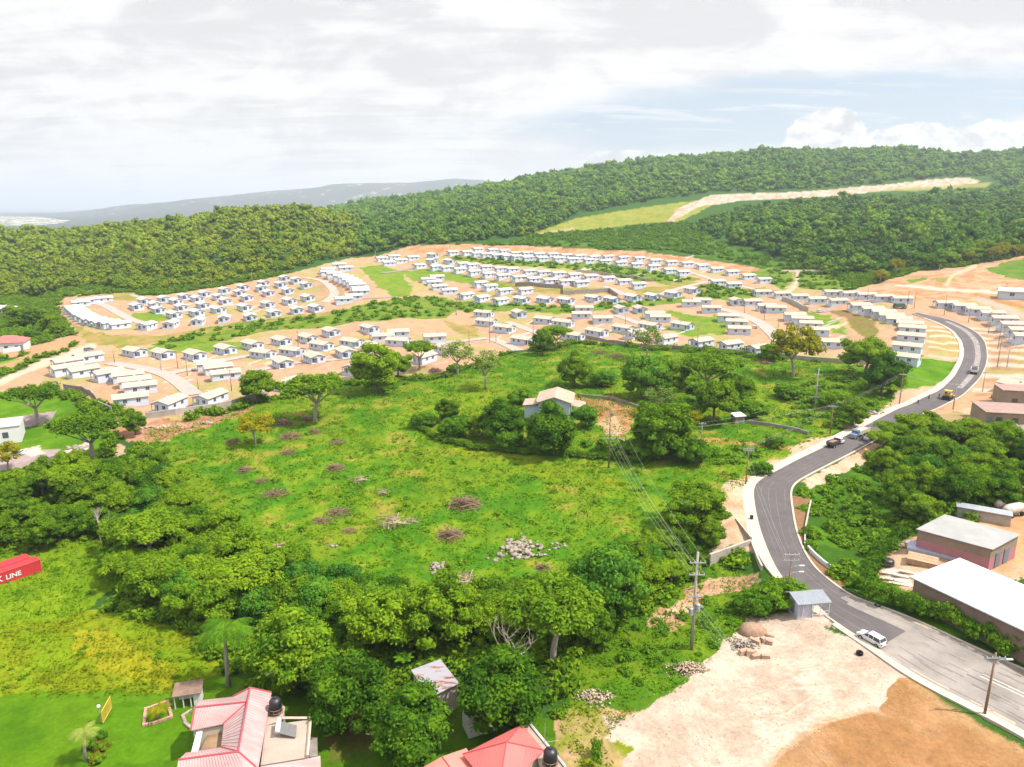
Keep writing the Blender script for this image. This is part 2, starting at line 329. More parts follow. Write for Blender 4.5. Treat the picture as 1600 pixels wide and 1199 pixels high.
for p in ([(300,520),(330,510),(440,498),(520,488),(560,478),(650,462),(700,466),(712,490),(690,498),(600,500),(500,512),(400,520),(330,540),(260,550),(240,540)],
          [(690,470),(800,475),(900,480),(1000,470),(1070,465),(1080,472),(980,482),(880,490),(800,487),(720,488),(690,482)],
          [(790,405),(870,410),(950,413),(1000,420),(1070,430),(1095,436),(1060,445),(1000,440),(950,431),(880,420),(800,416),(700,407),(690,401)],
          [(1090,447),(1180,452),(1195,464),(1150,470),(1088,468)], [(1242,428),(1300,430),(1340,452),(1310,456),(1248,450)], [(1205,418),(1240,424),(1242,440),(1225,452),(1180,435),(1170,425)]):
    paint(p, (.07,.135,.01), 1, (.12,.155,.02))
for p in ([(105,500),(150,522),(250,525),(380,508),(470,495),(520,485),(520,492),(420,505),(330,520),(240,538),(190,543),(135,535)], [(690,500),(740,512),(748,526),(715,522)],
          [(655,420),(700,428),(790,440),(850,450),(940,450),(960,458),(880,462),(790,452),(700,440),(640,430)],[(980,452),(1040,448),(1060,438),(1095,440),(1060,452),(1000,462)],
          [(1090,440),(1120,450),(1095,458),(1085,448)],[(1160,455),(1195,448),(1215,455),(1190,462)],[(150,460),(215,458),(215,470),(165,470)]):
    paint(p, (.15,.155,.03), 1, (.24,.17,.06))
for p in ([(560,418),(595,415),(625,425),(645,448),(645,462),(618,464),(590,448)], [(620,425),(680,420),(750,435),(800,448),(790,456),(740,446),(690,436),(650,440)],
          [(1033,484),(1110,496),(1132,515),(1085,527),(1033,512),(1060,500)], [(1262,490),(1300,492),(1328,515),(1320,524),(1280,510)], [(205,489),(255,487),(262,502),(230,506),(203,500)],
          [(225,545),(390,533),(378,546),(300,554),(230,554)], [(1120,490),(1145,515),(1120,525),(1105,500)]):
    paint(p, (.085,.16,.012), 1, (.13,.17,.02))
paint([(1402,560),(1500,563),(1495,580),(1462,602),(1412,606),(1400,585)], LAWN, 1, (.075,.16,.006)); stroke([(1447,556),(1500,560)], 3, (.36,.27,.2))
for y0, xa in ((508,1478),(515,1500),(523,1520),(532,1532),(541,1540),(553,1543),(566,1543),(583,1538),(606,1522)):
    stroke([(xa,y0+3),(1640,y0+11)], 2.2+(y0-500)*.05, (.40,.32,.26)); stroke([(xa+6,y0+7+(y0-500)*.03),(1640,y0+15+(y0-500)*.03)], 2.4+(y0-500)*.05, (.26,.13,.065), .6)
for a, b in (((1452,510),(1488,511)),((1452,524),(1492,527)),((1450,534),(1502,536)),((1450,544),(1503,547)),((1447,516),(1490,519))):
    stroke([a, b], 2.2, (.42,.34,.27)); stroke([(a[0],a[1]+4),(b[0],b[1]+4)], 2.2, (.27,.15,.075), .6)
for i in range(90):       # concrete drives and paths of the estate
    q = random.choice([(130,330,560,600),(380,700,540,590),(200,480,470,500),(760,1100,495,535),(820,1100,400,440),(1230,1310,495,540)]); x = random.uniform(q[0], q[1]); y = random.uniform(q[2], q[3])
    stroke([(x,y),(x+random.uniform(10,26),y-random.uniform(3,8))], random.uniform(1.5,3), (.40,.33,.27), .7)
paint(MEADOW, MEAD, 1, MEAD2); m = inpoly(WX, WY, MEADOW)
k = (np.clip((big-.55)/.08, 0, 1)*.75)[m][:, None]; CG[m] = CG[m]*(1-k)+np.array((.11,.155,.008))*k
k = (np.clip((mid-.66)/.05, 0, 1)*.5)[m][:, None]; CG[m] = CG[m]*(1-k)+np.array((.24,.17,.04))*k
k = (np.clip((.36-mid)/.06, 0, 1)*.6)[m][:, None]; CG[m] = CG[m]*(1-k)+np.array((.04,.115,.005))*k
for p in ([(640,620),(740,600),(800,610),(760,640),(840,700),(960,740),(1040,780),(1010,800),(900,760),(760,730),(700,700),(650,660)], [(900,600),(990,590),(1040,640),(1200,600),(1300,640),(1220,660),(1130,650),(960,610)]):
    paint(p, (.10,.165,.006), .8, (.135,.165,.008))
paint([(900,617),(960,622),(992,640),(985,670),(975,700),(955,706),(930,690),(940,660),(905,645)], (.3,.16,.08), 1, (.22,.1,.04)); paint([(930,655),(960,650),(985,700),(960,706)], (.34,.22,.13), 1)
stroke([(1060,685),(1110,687),(1180,695),(1255,704)], 6, (.33,.16,.06)); stroke([(1035,683),(1065,686)], 5, (.36,.17,.06))
paint([(140,640),(225,662),(330,648),(395,636),(390,645),(330,664),(280,676),(240,690),(200,692),(160,670)], (.33,.18,.11), 1, (.24,.11,.06)); paint([(170,690),(200,700),(195,715),(175,712)], (.34,.24,.16))
for x, y, r in ((440,855,10),(860,650,0),(585,1011,0),(760,830,0),(1360,710,0)):
    if r: paint([(x-r,y-3),(x+r,y-3),(x+r,y+4),(x-r,y+4)], PINK)
paint([(-400,660),(0,612),(60,610),(105,625),(150,650),(165,690),(150,720),(80,742),(0,765),(-400,850)], LAWN, 1, (.075,.155,.006))
paint([(25,652),(88,642),(76,664),(25,668)], (.24,.19,.18), crisp=True); paint([(-300,760),(0,710),(25,703),(95,702),(90,715),(70,728),(0,736),(-300,800)], (.26,.2,.19), crisp=True)
paint([(95,702),(110,695),(140,689),(146,700),(120,708),(96,713)], (.38,.3,.26)); paint([(35,706),(68,700),(70,708),(45,711)], (.38,.31,.28))
stroke([(-60,620),(0,597),(50,575),(110,553),(145,540)], 9, (.40,.31,.24)); paint([(-300,600),(0,568),(60,550),(110,545),(50,565),(0,585),(-300,640)], (.14,.18,.02), 1, (.3,.18,.1))
paint([(-300,560),(0,543),(60,540),(120,520),(130,530),(110,545),(40,555),(0,560)], (.32,.18,.1))
paint([(-700,900),(0,855),(120,838),(172,845),(182,905),(130,960),(60,985),(-700,1020)], FIELD, 1, (.12,.18,.006))
paint([(-700,1000),(0,968),(60,975),(150,955),(260,975),(330,1005),(335,1060),(270,1085),(0,1092),(-700,1140)], (.11,.18,.005), 1, FIELD2); paint([(110,990),(180,1000),(280,1050),(270,1080),(160,1050),(110,1020)], (.22,.2,.01), .7)
paint([(-800,1150),(0,1092),(270,1085),(330,1060),(480,1090),(700,1110),(860,1120),(900,1160),(900,1500),(-800,1500)], (.045,.11,.003), 1, (.065,.135,.004)); paint([(180,1110),(290,1100),(290,1199),(160,1199)], (.06,.14,.004))
paint([(490,1120),(560,1090),(720,1100),(760,1140),(640,1190),(500,1199)], (.05,.09,.006), .8, (.12,.08,.03))
paint([(870,1110),(890,1050),(950,980),(1060,925),(1130,870),(1180,895),(1260,962),(1165,975),(1140,1020),(1100,1045),(1050,1085),(930,1112)], (.05,.12,.006), 1, (.095,.15,.008))
paint([(1010,968),(1080,925),(1110,897),(1190,893),(1200,905),(1130,925),(1085,948),(1045,978)], (.40,.27,.18), 1, (.3,.17,.1))
paint([(860,1110),(925,1095),(1000,1100),(980,1160),(1000,1240),(930,1260),(890,1190)], (.34,.22,.12), 1, (.13,.16,.01))
paint([(925,1112),(1000,1095),(1050,1075),(1098,1042),(1120,1020),(1150,990),(1160,968),(1240,962),(1290,957),(1345,997),(1436,1070),(1400,1066),(1385,1085),(1370,1105),(1300,1122),(1240,1160),(1180,1215),(1100,1500),(900,1500),(960,1180)], LOT, 1, (.37,.30,.242))
paint([(1190,1150),(1330,1095),(1380,1080),(1300,1122),(1190,1200)], (.39,.33,.27), .7); stroke([(1000,1110),(1040,1150),(1100,1199)], 9, (.3,.22,.16), .5)
paint([(1385,1085),(1402,1063),(1428,1062),(1480,1098),(1540,1136),(1600,1166),(1900,1330),(1800,1700),(1000,1700),(1185,1212),(1240,1165),(1300,1122),(1370,1105)], (.275,.155,.075), 1, (.23,.12,.05)); stroke([(1370,1105),(1300,1124),(1240,1162),(1180,1216)], 9, (.35,.22,.13), .7)
for k_ in range(16):
    x_ = random.uniform(1120, 1260); y_ = random.uniform(1040, 1150); a_ = random.uniform(-.3, .5); l_ = random.uniform(50, 110)
    for o_ in (0, 5): stroke([(x_,y_+o_),(x_+l_*.5,y_+o_-l_*.5*a_*.6),(x_+l_,y_+o_-l_*a_)], 2.2, random.choice(((.42,.36,.3),(.27,.2,.15))), .5, .15)
for k_ in range(8):
    x_ = random.uniform(1250, 1450); y_ = random.uniform(1110, 1190)
    for o_ in (0, 7): stroke([(x_,y_+o_),(x_+60,y_+o_+14),(x_+130,y_+o_+42)], 2.6, (.25,.12,.05), .5, .15)
stroke([(1190,1205),(1300,1118),(1372,1100)], 12, (.36,.24,.16), .45, 1.5)
stroke([(1425,1068),(1480,1105),(1540,1143),(1620,1185)], 14, (.27,.17,.08), .7)
paint([(1108,858),(1118,800),(1130,770),(1170,735),(1250,700),(1262,690),(1292,684),(1300,690),(1250,722),(1200,746),(1168,760),(1176,835),(1178,862),(1112,862)], (.37,.27,.19), 1, (.33,.2,.12)); paint([(1130,850),(1150,845),(1150,858),(1128,858)], BUSH)
paint([(1320,668),(1350,652),(1400,628),(1460,603),(1470,612),(1420,634),(1340,676),(1300,690)], (.38,.28,.2)); paint([(1396,610),(1465,604),(1462,612),(1400,632)], (.36,.25,.17))
paint([(1255,750),(1290,732),(1360,694),(1372,702),(1372,722),(1330,735),(1290,755),(1262,765)], (.36,.22,.14), 1, (.37,.29,.22))
paint([(1250,772),(1290,752),(1340,732),(1380,735),(1425,830),(1345,925),(1300,895),(1258,845)], (.05,.12,.006), 1, (.03,.075,.006))
paint([(1335,934),(1430,958),(1520,995),(1640,1050),(1640,1010),(1500,950),(1400,905),(1350,900),(1310,905)], (.045,.125,.006), 1, (.07,.15,.008))
paint([(1378,885),(1400,845),(1440,828),(1600,845),(1700,860),(1700,960),(1600,900),(1440,940),(1380,905)], (.36,.25,.17), 1, (.3,.19,.1)); paint([(1500,800),(1560,785),(1700,790),(1700,900),(1560,880)], (.38,.23,.12), 1, (.33,.18,.09))
for y in (876,884,893,901): stroke([(1372+(y-876),y),(1412+(y-876)*.8,y+16)], 5, (.42,.4,.38), .8)
paint([(1555,640),(1600,640),(1640,680),(1560,668),(1500,668),(1450,655),(1500,640)], (.34,.26,.18), 1, (.22,.17,.08))
paint([(825,368),(900,341),(1000,325),(1060,317),(1112,311),(1112,322),(1062,346),(1000,351),(930,359),(860,366)], (.13,.165,.02), 1, (.2,.19,.035)); stroke([(830,368),(870,362),(895,357)], 3, (.33,.2,.12))
paint([(640,384),(800,380),(830,368),(930,358),(1000,350),(1062,345),(1095,350),(1115,376),(1180,396),(1262,420),(1200,418),(1050,394),(900,385),(700,380)], (.035,.085,.01), 1, (.065,.12,.012))
paint([(1040,347),(1060,325),(1110,305),(1200,302),(1290,297),(1400,287),(1440,282),(1510,277),(1535,284),(1480,294),(1400,297),(1300,307),(1200,312),(1150,315),(1090,324),(1052,346)], (.36,.3,.25), 1, (.3,.2,.14))
paint([(1350,300),(1420,293),(1480,290),(1550,285),(1540,293),(1440,298)], (.2,.19,.05), .8)
stroke([(1076,360),(1078,372)], 3, (.3,.2,.12), .7); stroke([(1248,425),(1246,440),(1236,453),(1228,458)], 7, (.38,.3,.23)); stroke([(1225,424),(1290,424)], 4, (.33,.25,.2)); stroke([(120,463),(150,452)], 2.5, (.34,.26,.18)); stroke([(205,461),(232,466)], 3, (.3,.27,.25))
tw = (YY > 2000) & inpoly(PXG, PYG, [(-200,341),(0,338),(60,339),(110,345),(95,349),(40,353),(-200,354)])
CG[tw] = np.where((_h(np.floor(XX[tw]/16), np.floor(YY[tw]/70), 5) > .62)[:, None], (.5,.44,.4), (.08,.12,.06))
hl = (YY > 5000) & (_h(np.floor(XX/30), np.floor(YY/60), 6) > .975) & (ZG > -20)
CG[hl] = (.3,.27,.24)
em_ = inpoly(PXG, PYG, ESTATE); ZG += np.where(em_, (fbm(XX/9, YY/9, 91, 3)-.5)*1.6+(fbm(XX/2.5, YY/2.5, 93, 3)-.5)*.5, 0)
# small relief: tussocks and ruts where the ground is bare or grassy
near = np.clip(1-YY/420, 0, 1); ZG += (fbm(XX/2.2, YY/2.2, 41, 4)-.5)*.55*near*np.where(inpoly(PXG, PYG, MEADOW), 1.6, .5)
Q = (np.arange(NV-1)[:, None]*NU+np.arange(NU-1)[None, :]).ravel(); Q = np.stack([Q, Q+1, Q+NU+1, Q+NU], 1)
m = bpy.data.materials.new('ground cover'); m.use_nodes = True; nt = m.node_tree; N = nt.nodes; L = nt.links; b = N['Principled BSDF']; b.inputs['Roughness'].default_value = 1; b.inputs['Specular IOR Level'].default_value = .05
va = N.new('ShaderNodeVertexColor'); va.layer_name = 'tint'; tc = N.new('ShaderNodeTexCoord'); no = N.new('ShaderNodeTexNoise'); no.inputs['Scale'].default_value = 1.7; no.inputs['Detail'].default_value = 8; no.inputs['Roughness'].default_value = .7
L.new(tc.outputs['Object'], no.inputs['Vector']); r = N.new('ShaderNodeMapRange'); r.inputs[1].default_value = .3; r.inputs[2].default_value = .7; r.inputs[3].default_value = .78; r.inputs[4].default_value = 1.2
L.new(no.outputs['Fac'], r.inputs[0]); mx = N.new('ShaderNodeVectorMath'); mx.operation = 'SCALE'; L.new(va.outputs[0], mx.inputs[0]); L.new(r.outputs[0], mx.inputs['Scale']); L.new(mx.outputs[0], b.inputs['Base Color'])
bp = N.new('ShaderNodeBump'); bp.inputs['Strength'].default_value = .6; bp.inputs['Distance'].default_value = .25; L.new(no.outputs['Fac'], bp.inputs['Height']); L.new(bp.outputs[0], b.inputs['Normal'])
UNP = (np.abs(CG-np.array((.03, .075, .010))).sum(-1) < 1e-6) & (YY < 475) & (YY > 60) & (np.abs(UU) < .85)
g = link('ground', npmesh('ground', np.stack([XX, YY, ZG], -1).reshape(-1, 3), Q, m, True, CG.reshape(-1, 3))); g['kind'] = 'structure'
# sea
mb = MB(); k = 48; mb.add([(60000*math.cos(2*math.pi*i/k), 60000*math.sin(2*math.pi*i/k), -31) for i in range(k)], [tuple(range(k))])
ms = bpy.data.materials.new('sea water'); ms.use_nodes = True; q = ms.node_tree.nodes['Principled BSDF']; q.inputs['Base Color'].default_value = (.03,.07,.1,1); q.inputs['Roughness'].default_value = .35
mb.build('sea', ms)['kind'] = 'structure'
# ---------------------------------------------------------------- roads
def drape(P, dz): return (P[0], P[1], float(height(P[0], P[1]))+dz)
ROADL = [(1640,1170),(1600,1139),(1425,1057),(1380,1022),(1325,987),(1286,959),(1250,932),(1220,905),(1203,872),(1195,850),(1190,835),(1184,810),(1180,790),(1177,765),(1180,752),(1200,741),(1225,728),(1250,715),(1287,699),(1320,681),(1350,665),(1387,646),(1425,632),(1462,615),(1487,595),(1500,575),(1506,558),(1506,545),(1500,527),(1482,512),(1450,499),(1424,490)]
ROADR = [(1680,1075),(1600,1050),(1545,1022),(1500,1002),(1442,972),(1390,952),(1340,937),(1318,925),(1296,908),(1275,890),(1256,862),(1242,830),(1237,800),(1233,770),(1240,757),(1257,747),(1285,732),(1320,714),(1350,699),(1385,680),(1425,655),(1460,640),(1490,626),(1512,610),(1530,592),(1541,570),(1543,550),(1535,528),(1517,514),(1492,502),(1465,494),(1434,488)]
WL = np.array([at(*p)[:2] for p in ROADL]); WR = np.array([at(*p)[:2] for p in ROADR])
def arc(L, n):
    L = np.array(smooth(L, 2)); d = np.r_[0, np.cumsum(np.hypot(*np.diff(L, axis=0).T))]; t = np.linspace(0, d[-1], n)
    return np.stack([np.interp(t, d, L[:, k]) for k in range(2)], 1)
# march both kerbs together so that cross-sections stay square to the road
NR = 260
A = arc(WL, NR*3); B = arc(WR, NR*3)
cent = []; Lr = []; Rr = []; j = 0
for i in range(0, len(A), 3):
    k = np.argmin(np.hypot(*(B[j:j+60]-A[i]).T)) + j; j = k; Lr.append(A[i]); Rr.append(B[k])
Lr = np.array(Lr); Rr = np.array(Rr)
for _ in range(6): Rr[1:-1] = (Rr[:-2]+Rr[1:-1]*2+Rr[2:])/4; Lr[1:-1] = (Lr[:-2]+Lr[1:-1]*2+Lr[2:])/4
ZR = (height(*Lr.T)+height(*Rr.T))/2
for _ in range(12): ZR[1:-1] = (ZR[:-2]+ZR[1:-1]*2+ZR[2:])/4
# embank / cut the ground so that it carries the road
def press(Lc, Zc_, halfw, soft, below=.12):
    C2 = np.array(Lc); m0 = (YY < C2[:, 1].max()+30) & (YY > max(28, C2[:, 1].min()-30)) & (XX > C2[:, 0].min()-30) & (XX < C2[:, 0].max()+30)
    x = XX[m0]; y = YY[m0]; bd = np.full(x.shape, 1e9); bz = np.zeros(x.shape)
    for c, z, h in zip(C2, Zc_, halfw):
        d = np.hypot(x-c[0], y-c[1])-h; q = d < bd; bd[q] = d[q]; bz[q] = z
    mk_ = UNP[m0]; mk_[bd < 3.2] = False; UNP[m0] = mk_
    k = np.clip(1-bd/soft, 0, 1); k = k*k*(3-2*k); k[bd < .6] = 1
    ZG[m0] = ZG[m0]*(1-k)+(bz-below)*k
CC = (Lr+Rr)/2; HWID = np.hypot(*(Lr-Rr).T)/2
press(CC, ZR, HWID, 5)
def restore(me):
    me.vertices.foreach_set('co', np.stack([XX, YY, ZG], -1).reshape(-1, 3).astype(np.float32).ravel()); me.update()
restore(g.data)
def offs(L, R, t0, t1, dz0, dz1, i0=0, i1=None):
    L = L[i0:i1]; R = R[i0:i1]; z = ZR[i0:i1]; d = (R-L)/np.hypot(*(R-L).T)[:, None]
    return [(L[i][0]+d[i][0]*t0, L[i][1]+d[i][1]*t0, z[i]+dz0) for i in range(len(L))], [(L[i][0]+d[i][0]*t1, L[i][1]+d[i][1]*t1, z[i]+dz1) for i in range(len(L))]
asph = mat('fresh asphalt', (.095, .083, .086), .8, col2=(.066, .057, .06), scale=.3, bump=.15, bscale=6)
asph2 = mat('worn asphalt', (.255, .228, .21), .9, col2=(.15, .132, .122), scale=.22, bump=.15)
L3 = [(p[0], p[1], z+.02) for p, z in zip(Lr, ZR)]; R3 = [(p[0], p[1], z+.02) for p, z in zip(Rr, ZR)]
pr = np.array([project(*((np.array(a)+b)/2)) for a, b in zip(L3, R3)]); JT = int(np.argmin(np.hypot(pr[:, 0]-1398, pr[:, 1]-1003)))
def lerp3(a, b, t): return tuple(np.array(a)*(1-t)+np.array(b)*t)
def band(mb, i0, i1, t0, t1, dz=0, m=0):
    l = []; r = []
    for i in range(i0, i1): a = lerp3(L3[i], R3[i], t0); b = lerp3(L3[i], R3[i], t1); l.append((a[0], a[1], a[2]+dz)); r.append((b[0], b[1], b[2]+dz))
    mb.strip(r, l, m)
mb = MB(); band(mb, 0, NR, 0, 1); mb.build('road', asph2)['kind'] = 'structure'
mb = MB(); band(mb, JT, NR, 0, .66, .012); i2 = int(np.argmin(np.hypot(pr[:, 0]-1335, pr[:, 1]-950))); band(mb, i2+4, NR, .66, 1, .012); band(mb, JT+8, i2+5, .66, .74, .012)
mb.build('new_asphalt_surface', asph)['kind'] = 'structure'
mb = MB()     # roller seams and tyre tracks in the new surface
trk = mat('asphalt seam', (.17, .15, .155), .8, var=.2, scale=.6)
for t in (.2, .42, .63, .82):
    i = JT+3
    while i < NR-4:
        k = min(NR, i+random.randint(6, 22)); tt = t+random.uniform(-.025, .025); band(mb, i, k, tt, tt+.008, .02); i = k+random.randint(1, 8)
mb.build('asphalt_seams', trk)['kind'] = 'structure'
dk = mat('wet black asphalt', (.05, .045, .05), .7, col2=(.09, .075, .08), scale=.5)
mb = MB(); a = int(np.argmin(np.hypot(pr[:, 0]-1500, pr[:, 1]-618))); b_ = int(np.argmin(np.hypot(pr[:, 0]-1415, pr[:, 1]-650))); band(mb, b_-6, a, .45, .92, .024); band(mb, a, a+22, .8, .99, .024); mb.build('asphalt_fresh_lane', dk)['kind'] = 'structure'
gr = mat('scraped road base', (.3, .27, .26), .9, col2=(.12, .1, .1), scale=.9)
mb = MB(); band(mb, a+2, NR-12, .5, .74, .02); mb.build('scraped_lane', gr)['kind'] = 'structure'
crk = mat('dark crack filler', (.11,.09,.085), .9, var=.3, scale=3); dst = mat('dust on the road', (.34,.27,.21), .95, var=.15, scale=2)
mb = MB(); rs0 = random.Random(4)
for _ in range(34):      # cracks and tyre marks of the old surface
    i = rs0.randint(1, JT-3); t = rs0.uniform(.06, .94); n0 = rs0.randint(1, 4); band(mb, i, min(NR, i+n0+1), t, t+rs0.uniform(.003, .008), .018)
mb.build('road_cracks', crk)['kind'] = 'structure'
mb = MB()
for _ in range(16):
    i = rs0.randint(1, JT+8); t = rs0.choice((rs0.uniform(0, .04), rs0.uniform(.93, .97))); band(mb, i, i+rs0.randint(2, 5), t, t+rs0.uniform(.01, .03), .021)
for _ in range(12): i = rs0.randint(JT, NR-8); band(mb, i, i+rs0.randint(2, 6), 0, rs0.uniform(.008, .025), .03)
mb.build('road_dust', dst)['kind'] = 'structure'
# kerbs and pavements
mb = MB()
for (t0, t1) in ((-.35, 0),):
    a_, b2 = offs(Lr, Rr, t0, t1, .13, .13); mb.strip(a_, b2)
    c_, _ = offs(Lr, Rr, t1, t1, -.05, 0); mb.strip(b2, c_); d_, _ = offs(Lr, Rr, t0, t0, -.4, 0); mb.strip(d_, a_)
a_, b2 = offs(Rr, Lr, -.32, 0, .13, .13); mb.strip(b2, a_); c_, _ = offs(Rr, Lr, 0, 0, -.05, 0); mb.strip(c_, b2); d_, _ = offs(Rr, Lr, -.32, -.32, -.4, 0); mb.strip(a_, d_)
mb.build('kerb', M['pavement'])['kind'] = 'structure'
def near_i(px, py, pts=None): return int(np.argmin(np.hypot(pr[:, 0]-px, pr[:, 1]-py)))
iC = near_i(1232, 880); iD = near_i(1212, 745); iE = near_i(1500, 600)
mb = MB()
def walk(i0, i1, w0, w1, out, dz=.11):
    for side in (0,):
        l = []; r = []; lo = []
        for i in range(i0, i1):
            t = (i-i0)/max(1, i1-i0-1); w_ = w0+(w1-w0)*t; d = (Lr[i]-Rr[i])/np.hypot(*(Lr[i]-Rr[i]))
            l.append((Lr[i][0]+d[0]*(.35+w_), Lr[i][1]+d[1]*(.35+w_), ZR[i]+dz)); r.append((Lr[i][0]+d[0]*.34, Lr[i][1]+d[1]*.34, ZR[i]+dz)); lo.append((l[-1][0], l[-1][1], ZR[i]-.9))
        out.strip(r[::-1], l[::-1]); out.strip(l[::-1], lo[::-1]); return l
walk(0, near_i(1330, 935), .9, .7, mb); walk(near_i(1300, 925), iC+6, .3, 1.9, mb); wl = walk(iC+5, iD, 2.0, 1.7, mb); walk(iD-1, iE, 1.7, 1.6, mb); walk(iE-1, NR-6, 1.4, .5, mb)
mb.build('pavement', M['pavement'])['kind'] = 'structure'
mk = mat('road marking paint', (.42, .38, .35), .8, var=.15, scale=2)
mb = MB(); i9 = near_i(1508, 1058)
for t in (.52, .575): band(mb, 0, i9, t, t+.016, .016)
mb.build('road_marking', mk)['kind'] = 'structure'
# streets of the estate
def street(line, wid, m, name='street', dz=.06, soft=3):
    pts_ = smooth([at(*p)[:2] for p in line], 2); pts_ = np.array(resample(pts_, 3)); z = height(*pts_.T)
    for _ in range(8): z[1:-1] = (z[:-2]+z[1:-1]*2+z[2:])/4
    press(pts_, z, [wid/2]*len(pts_), soft, .1); mb = MB(); l = []; r = []
    for i, p in enumerate(pts_):
        t = pts_[min(i+1, len(pts_)-1)]-pts_[max(i-1, 0)]; t = t/np.hypot(*t); nrm = np.array((-t[1], t[0]))*wid/2
        l.append((*(p+nrm), z[i]+dz)); r.append((*(p-nrm), z[i]+dz))
    mb.strip(l, r); o = mb.build(name, m); o['kind'] = 'structure'; return o
stc = mat('street concrete', (.29, .25, .225), .9, var=.12, scale=.6); std = mat('street asphalt', (.2, .17, .16), .9, var=.15, scale=.6)
for ln, wd, mm in (([(172,567),(200,572),(232,577),(262,586),(284,600),(304,617)], 5, stc), ([(264,584),(285,579),(312,575),(350,563),(400,555)], 4.5, stc),
    ([(150,474),(168,478),(185,490),(205,500),(224,505)], 5, stc), ([(478,434),(500,437),(517,447),(525,460),(508,473)], 5, stc), ([(566,467),(590,465),(622,464)], 5, std),
    ([(1100,478),(1125,483),(1147,487),(1172,496),(1192,507),(1207,520),(1221,535)], 6, stc), ([(1078,425),(1112,436),(1150,446),(1200,457)], 4.5, stc), ([(1032,461),(1070,448),(1106,440)], 4.5, stc),
    ([(792,503),(817,512),(845,522)], 4.5, stc), ([(768,529),(790,538),(810,548)], 4.5, stc), ([(585,523),(640,535),(700,536),(760,528)], 4.5, stc), ([(960,492),(985,500),(1010,510),(1040,515)], 4.5, stc),
    ([(596,427),(620,424),(640,420)], 4.5, std), ([(945,447),(965,455),(975,462)], 4.5, stc), ([(390,581),(450,568),(520,562),(570,556)], 4, stc), ([(1268,487),(1285,487),(1296,483)], 6, std)):
    street(ln, wd, mm)
restore(g.data)
# ---------------------------------------------------------------- walls
def wallrun(name, line, h, t, m, label, cat='wall', base=-.6, step=3, zfix=None, hfix=None, parent=None):
    P_ = [at(*p) for p in line] if zfix is None else line; P_ = np.array(resample([np.array(p)[:2] for p in P_], step)); mb = MB(); k = len(P_); T = []
    for i in range(k):
        d = P_[min(i+1, k-1)]-P_[max(i-1, 0)]; d /= np.hypot(*d); T.append(np.array((-d[1], d[0]))*t/2)
    z0 = [float(height(*p))+base for p in P_]; z1 = [(float(height(*p))+h) if hfix is None else hfix for p in P_]
    vs = []
    for i in range(k):
        a = P_[i]+T[i]; b = P_[i]-T[i]; vs += [(*a, z0[i]), (*b, z0[i]), (*b, z1[i]), (*a, z1[i])]
    fs = [(i*4+q, i*4+(q+1) % 4, i*4+4+(q+1) % 4, i*4+4+q) for i in range(k-1) for q in range(4)]+[(3, 2, 1, 0), (k*4-4, k*4-3, k*4-2, k*4-1)]
    mb.add(vs, fs); o = mb.build(name, m, parent)
    return tag(o, label, cat) if label else o
wallrun('boundary_wall', [(100,608),(130,612),(148,624),(155,636),(175,645)], 1.6, .3, M['wallgrey'], 'curved grey boundary wall bordering the bare ground above the lawn')
wallrun('boundary_wall', [(228,654),(275,648),(320,642),(360,635),(396,624),(420,618)], 1.6, .3, M['concrete'], 'long pale boundary wall in front of the lowest left houses')
wallrun('boundary_wall', [(440,620),(480,611),(520,600),(560,592),(600,588)], 1.4, .3, M['wallgrey'], 'grey boundary wall running behind the wide umbrella tree and the leafy clump')
wallrun('boundary_wall', [(905,528),(930,532),(980,541),(1040,545),(1100,549)], 1.4, .3, M['wallgrey'], 'grey boundary wall in front of the houses above the meadow centre')
wallrun('boundary_wall', [(1105,549),(1150,552),(1200,556),(1260,563),(1315,567),(1370,570)], 1.4, .3, M['concrete'], 'pale boundary wall along the top right edge of the meadow')
wallrun('garden_wall', [(905,620),(940,623),(975,630),(1003,640)], .8, .3, M['wallgrey'], 'low dark wall behind the bare yard of the farmhouse')
wallrun('garden_wall', [(1168,662),(1200,666),(1240,673),(1262,680)], .9, .3, M['wallgrey'], 'low weathered wall crossing the grass left of the road')
wallrun('retaining_wall', [(805,448),(860,450),(880,452),(880,460),(952,456),(965,465)], 2.2, .4, M['wallgrey'], 'grey retaining wall below the long row of houses near an earth bank')
wallrun('retaining_wall', [(900,425),(940,429),(985,434),(1020,440)], 1.6, .4, M['concrete'], 'pale retaining wall under the dark green hedge belt up the slope')
wallrun('retaining_wall', [(1222,470),(1240,476),(1262,487)], 2.2, .5, M['concrete'], 'pale rough retaining wall above the parked car and dark parking patch')
# walls of the road itself
def lowz(px, py): p = at(px, py); return p
a_ = [l[:2] for l in wl]; 
def roadside_wall(i0, i1, off, top, bot, t, m, label, name='retaining_wall', w0=None, side=0):
    vs = []; k = 0
    for i in range(i0, i1):
        A_, B_ = (Lr, Rr) if side == 0 else (Rr, Lr); d = (A_[i]-B_[i])/np.hypot(*(A_[i]-B_[i])); o = off(i) if callable(off) else off
        for q, z in ((o, bot), (o+t, bot), (o+t, top), (o, top)): vs.append((A_[i][0]+d[0]*q, A_[i][1]+d[1]*q, ZR[i]+z))
        k += 1
    fs = [(i*4+q, i*4+(q+1) % 4, i*4+4+(q+1) % 4, i*4+4+q) for i in range(k-1) for q in range(4)]+[(3, 2, 1, 0), (k*4-4, k*4-3, k*4-2, k*4-1)]
    mb = MB(); mb.add(vs, fs); return tag(mb.build(name, m), label, 'wall')
iA = near_i(1236, 892); iB = near_i(1214, 838); roadside_wall(iA, iB, lambda i: 2.1, .35, -3.6, .3, M['concrete'], 'tall pale retaining wall carrying the pavement at the inside of the road bend')
iF = near_i(1260, 895); iG = near_i(1228, 848); iH = near_i(1210, 775)
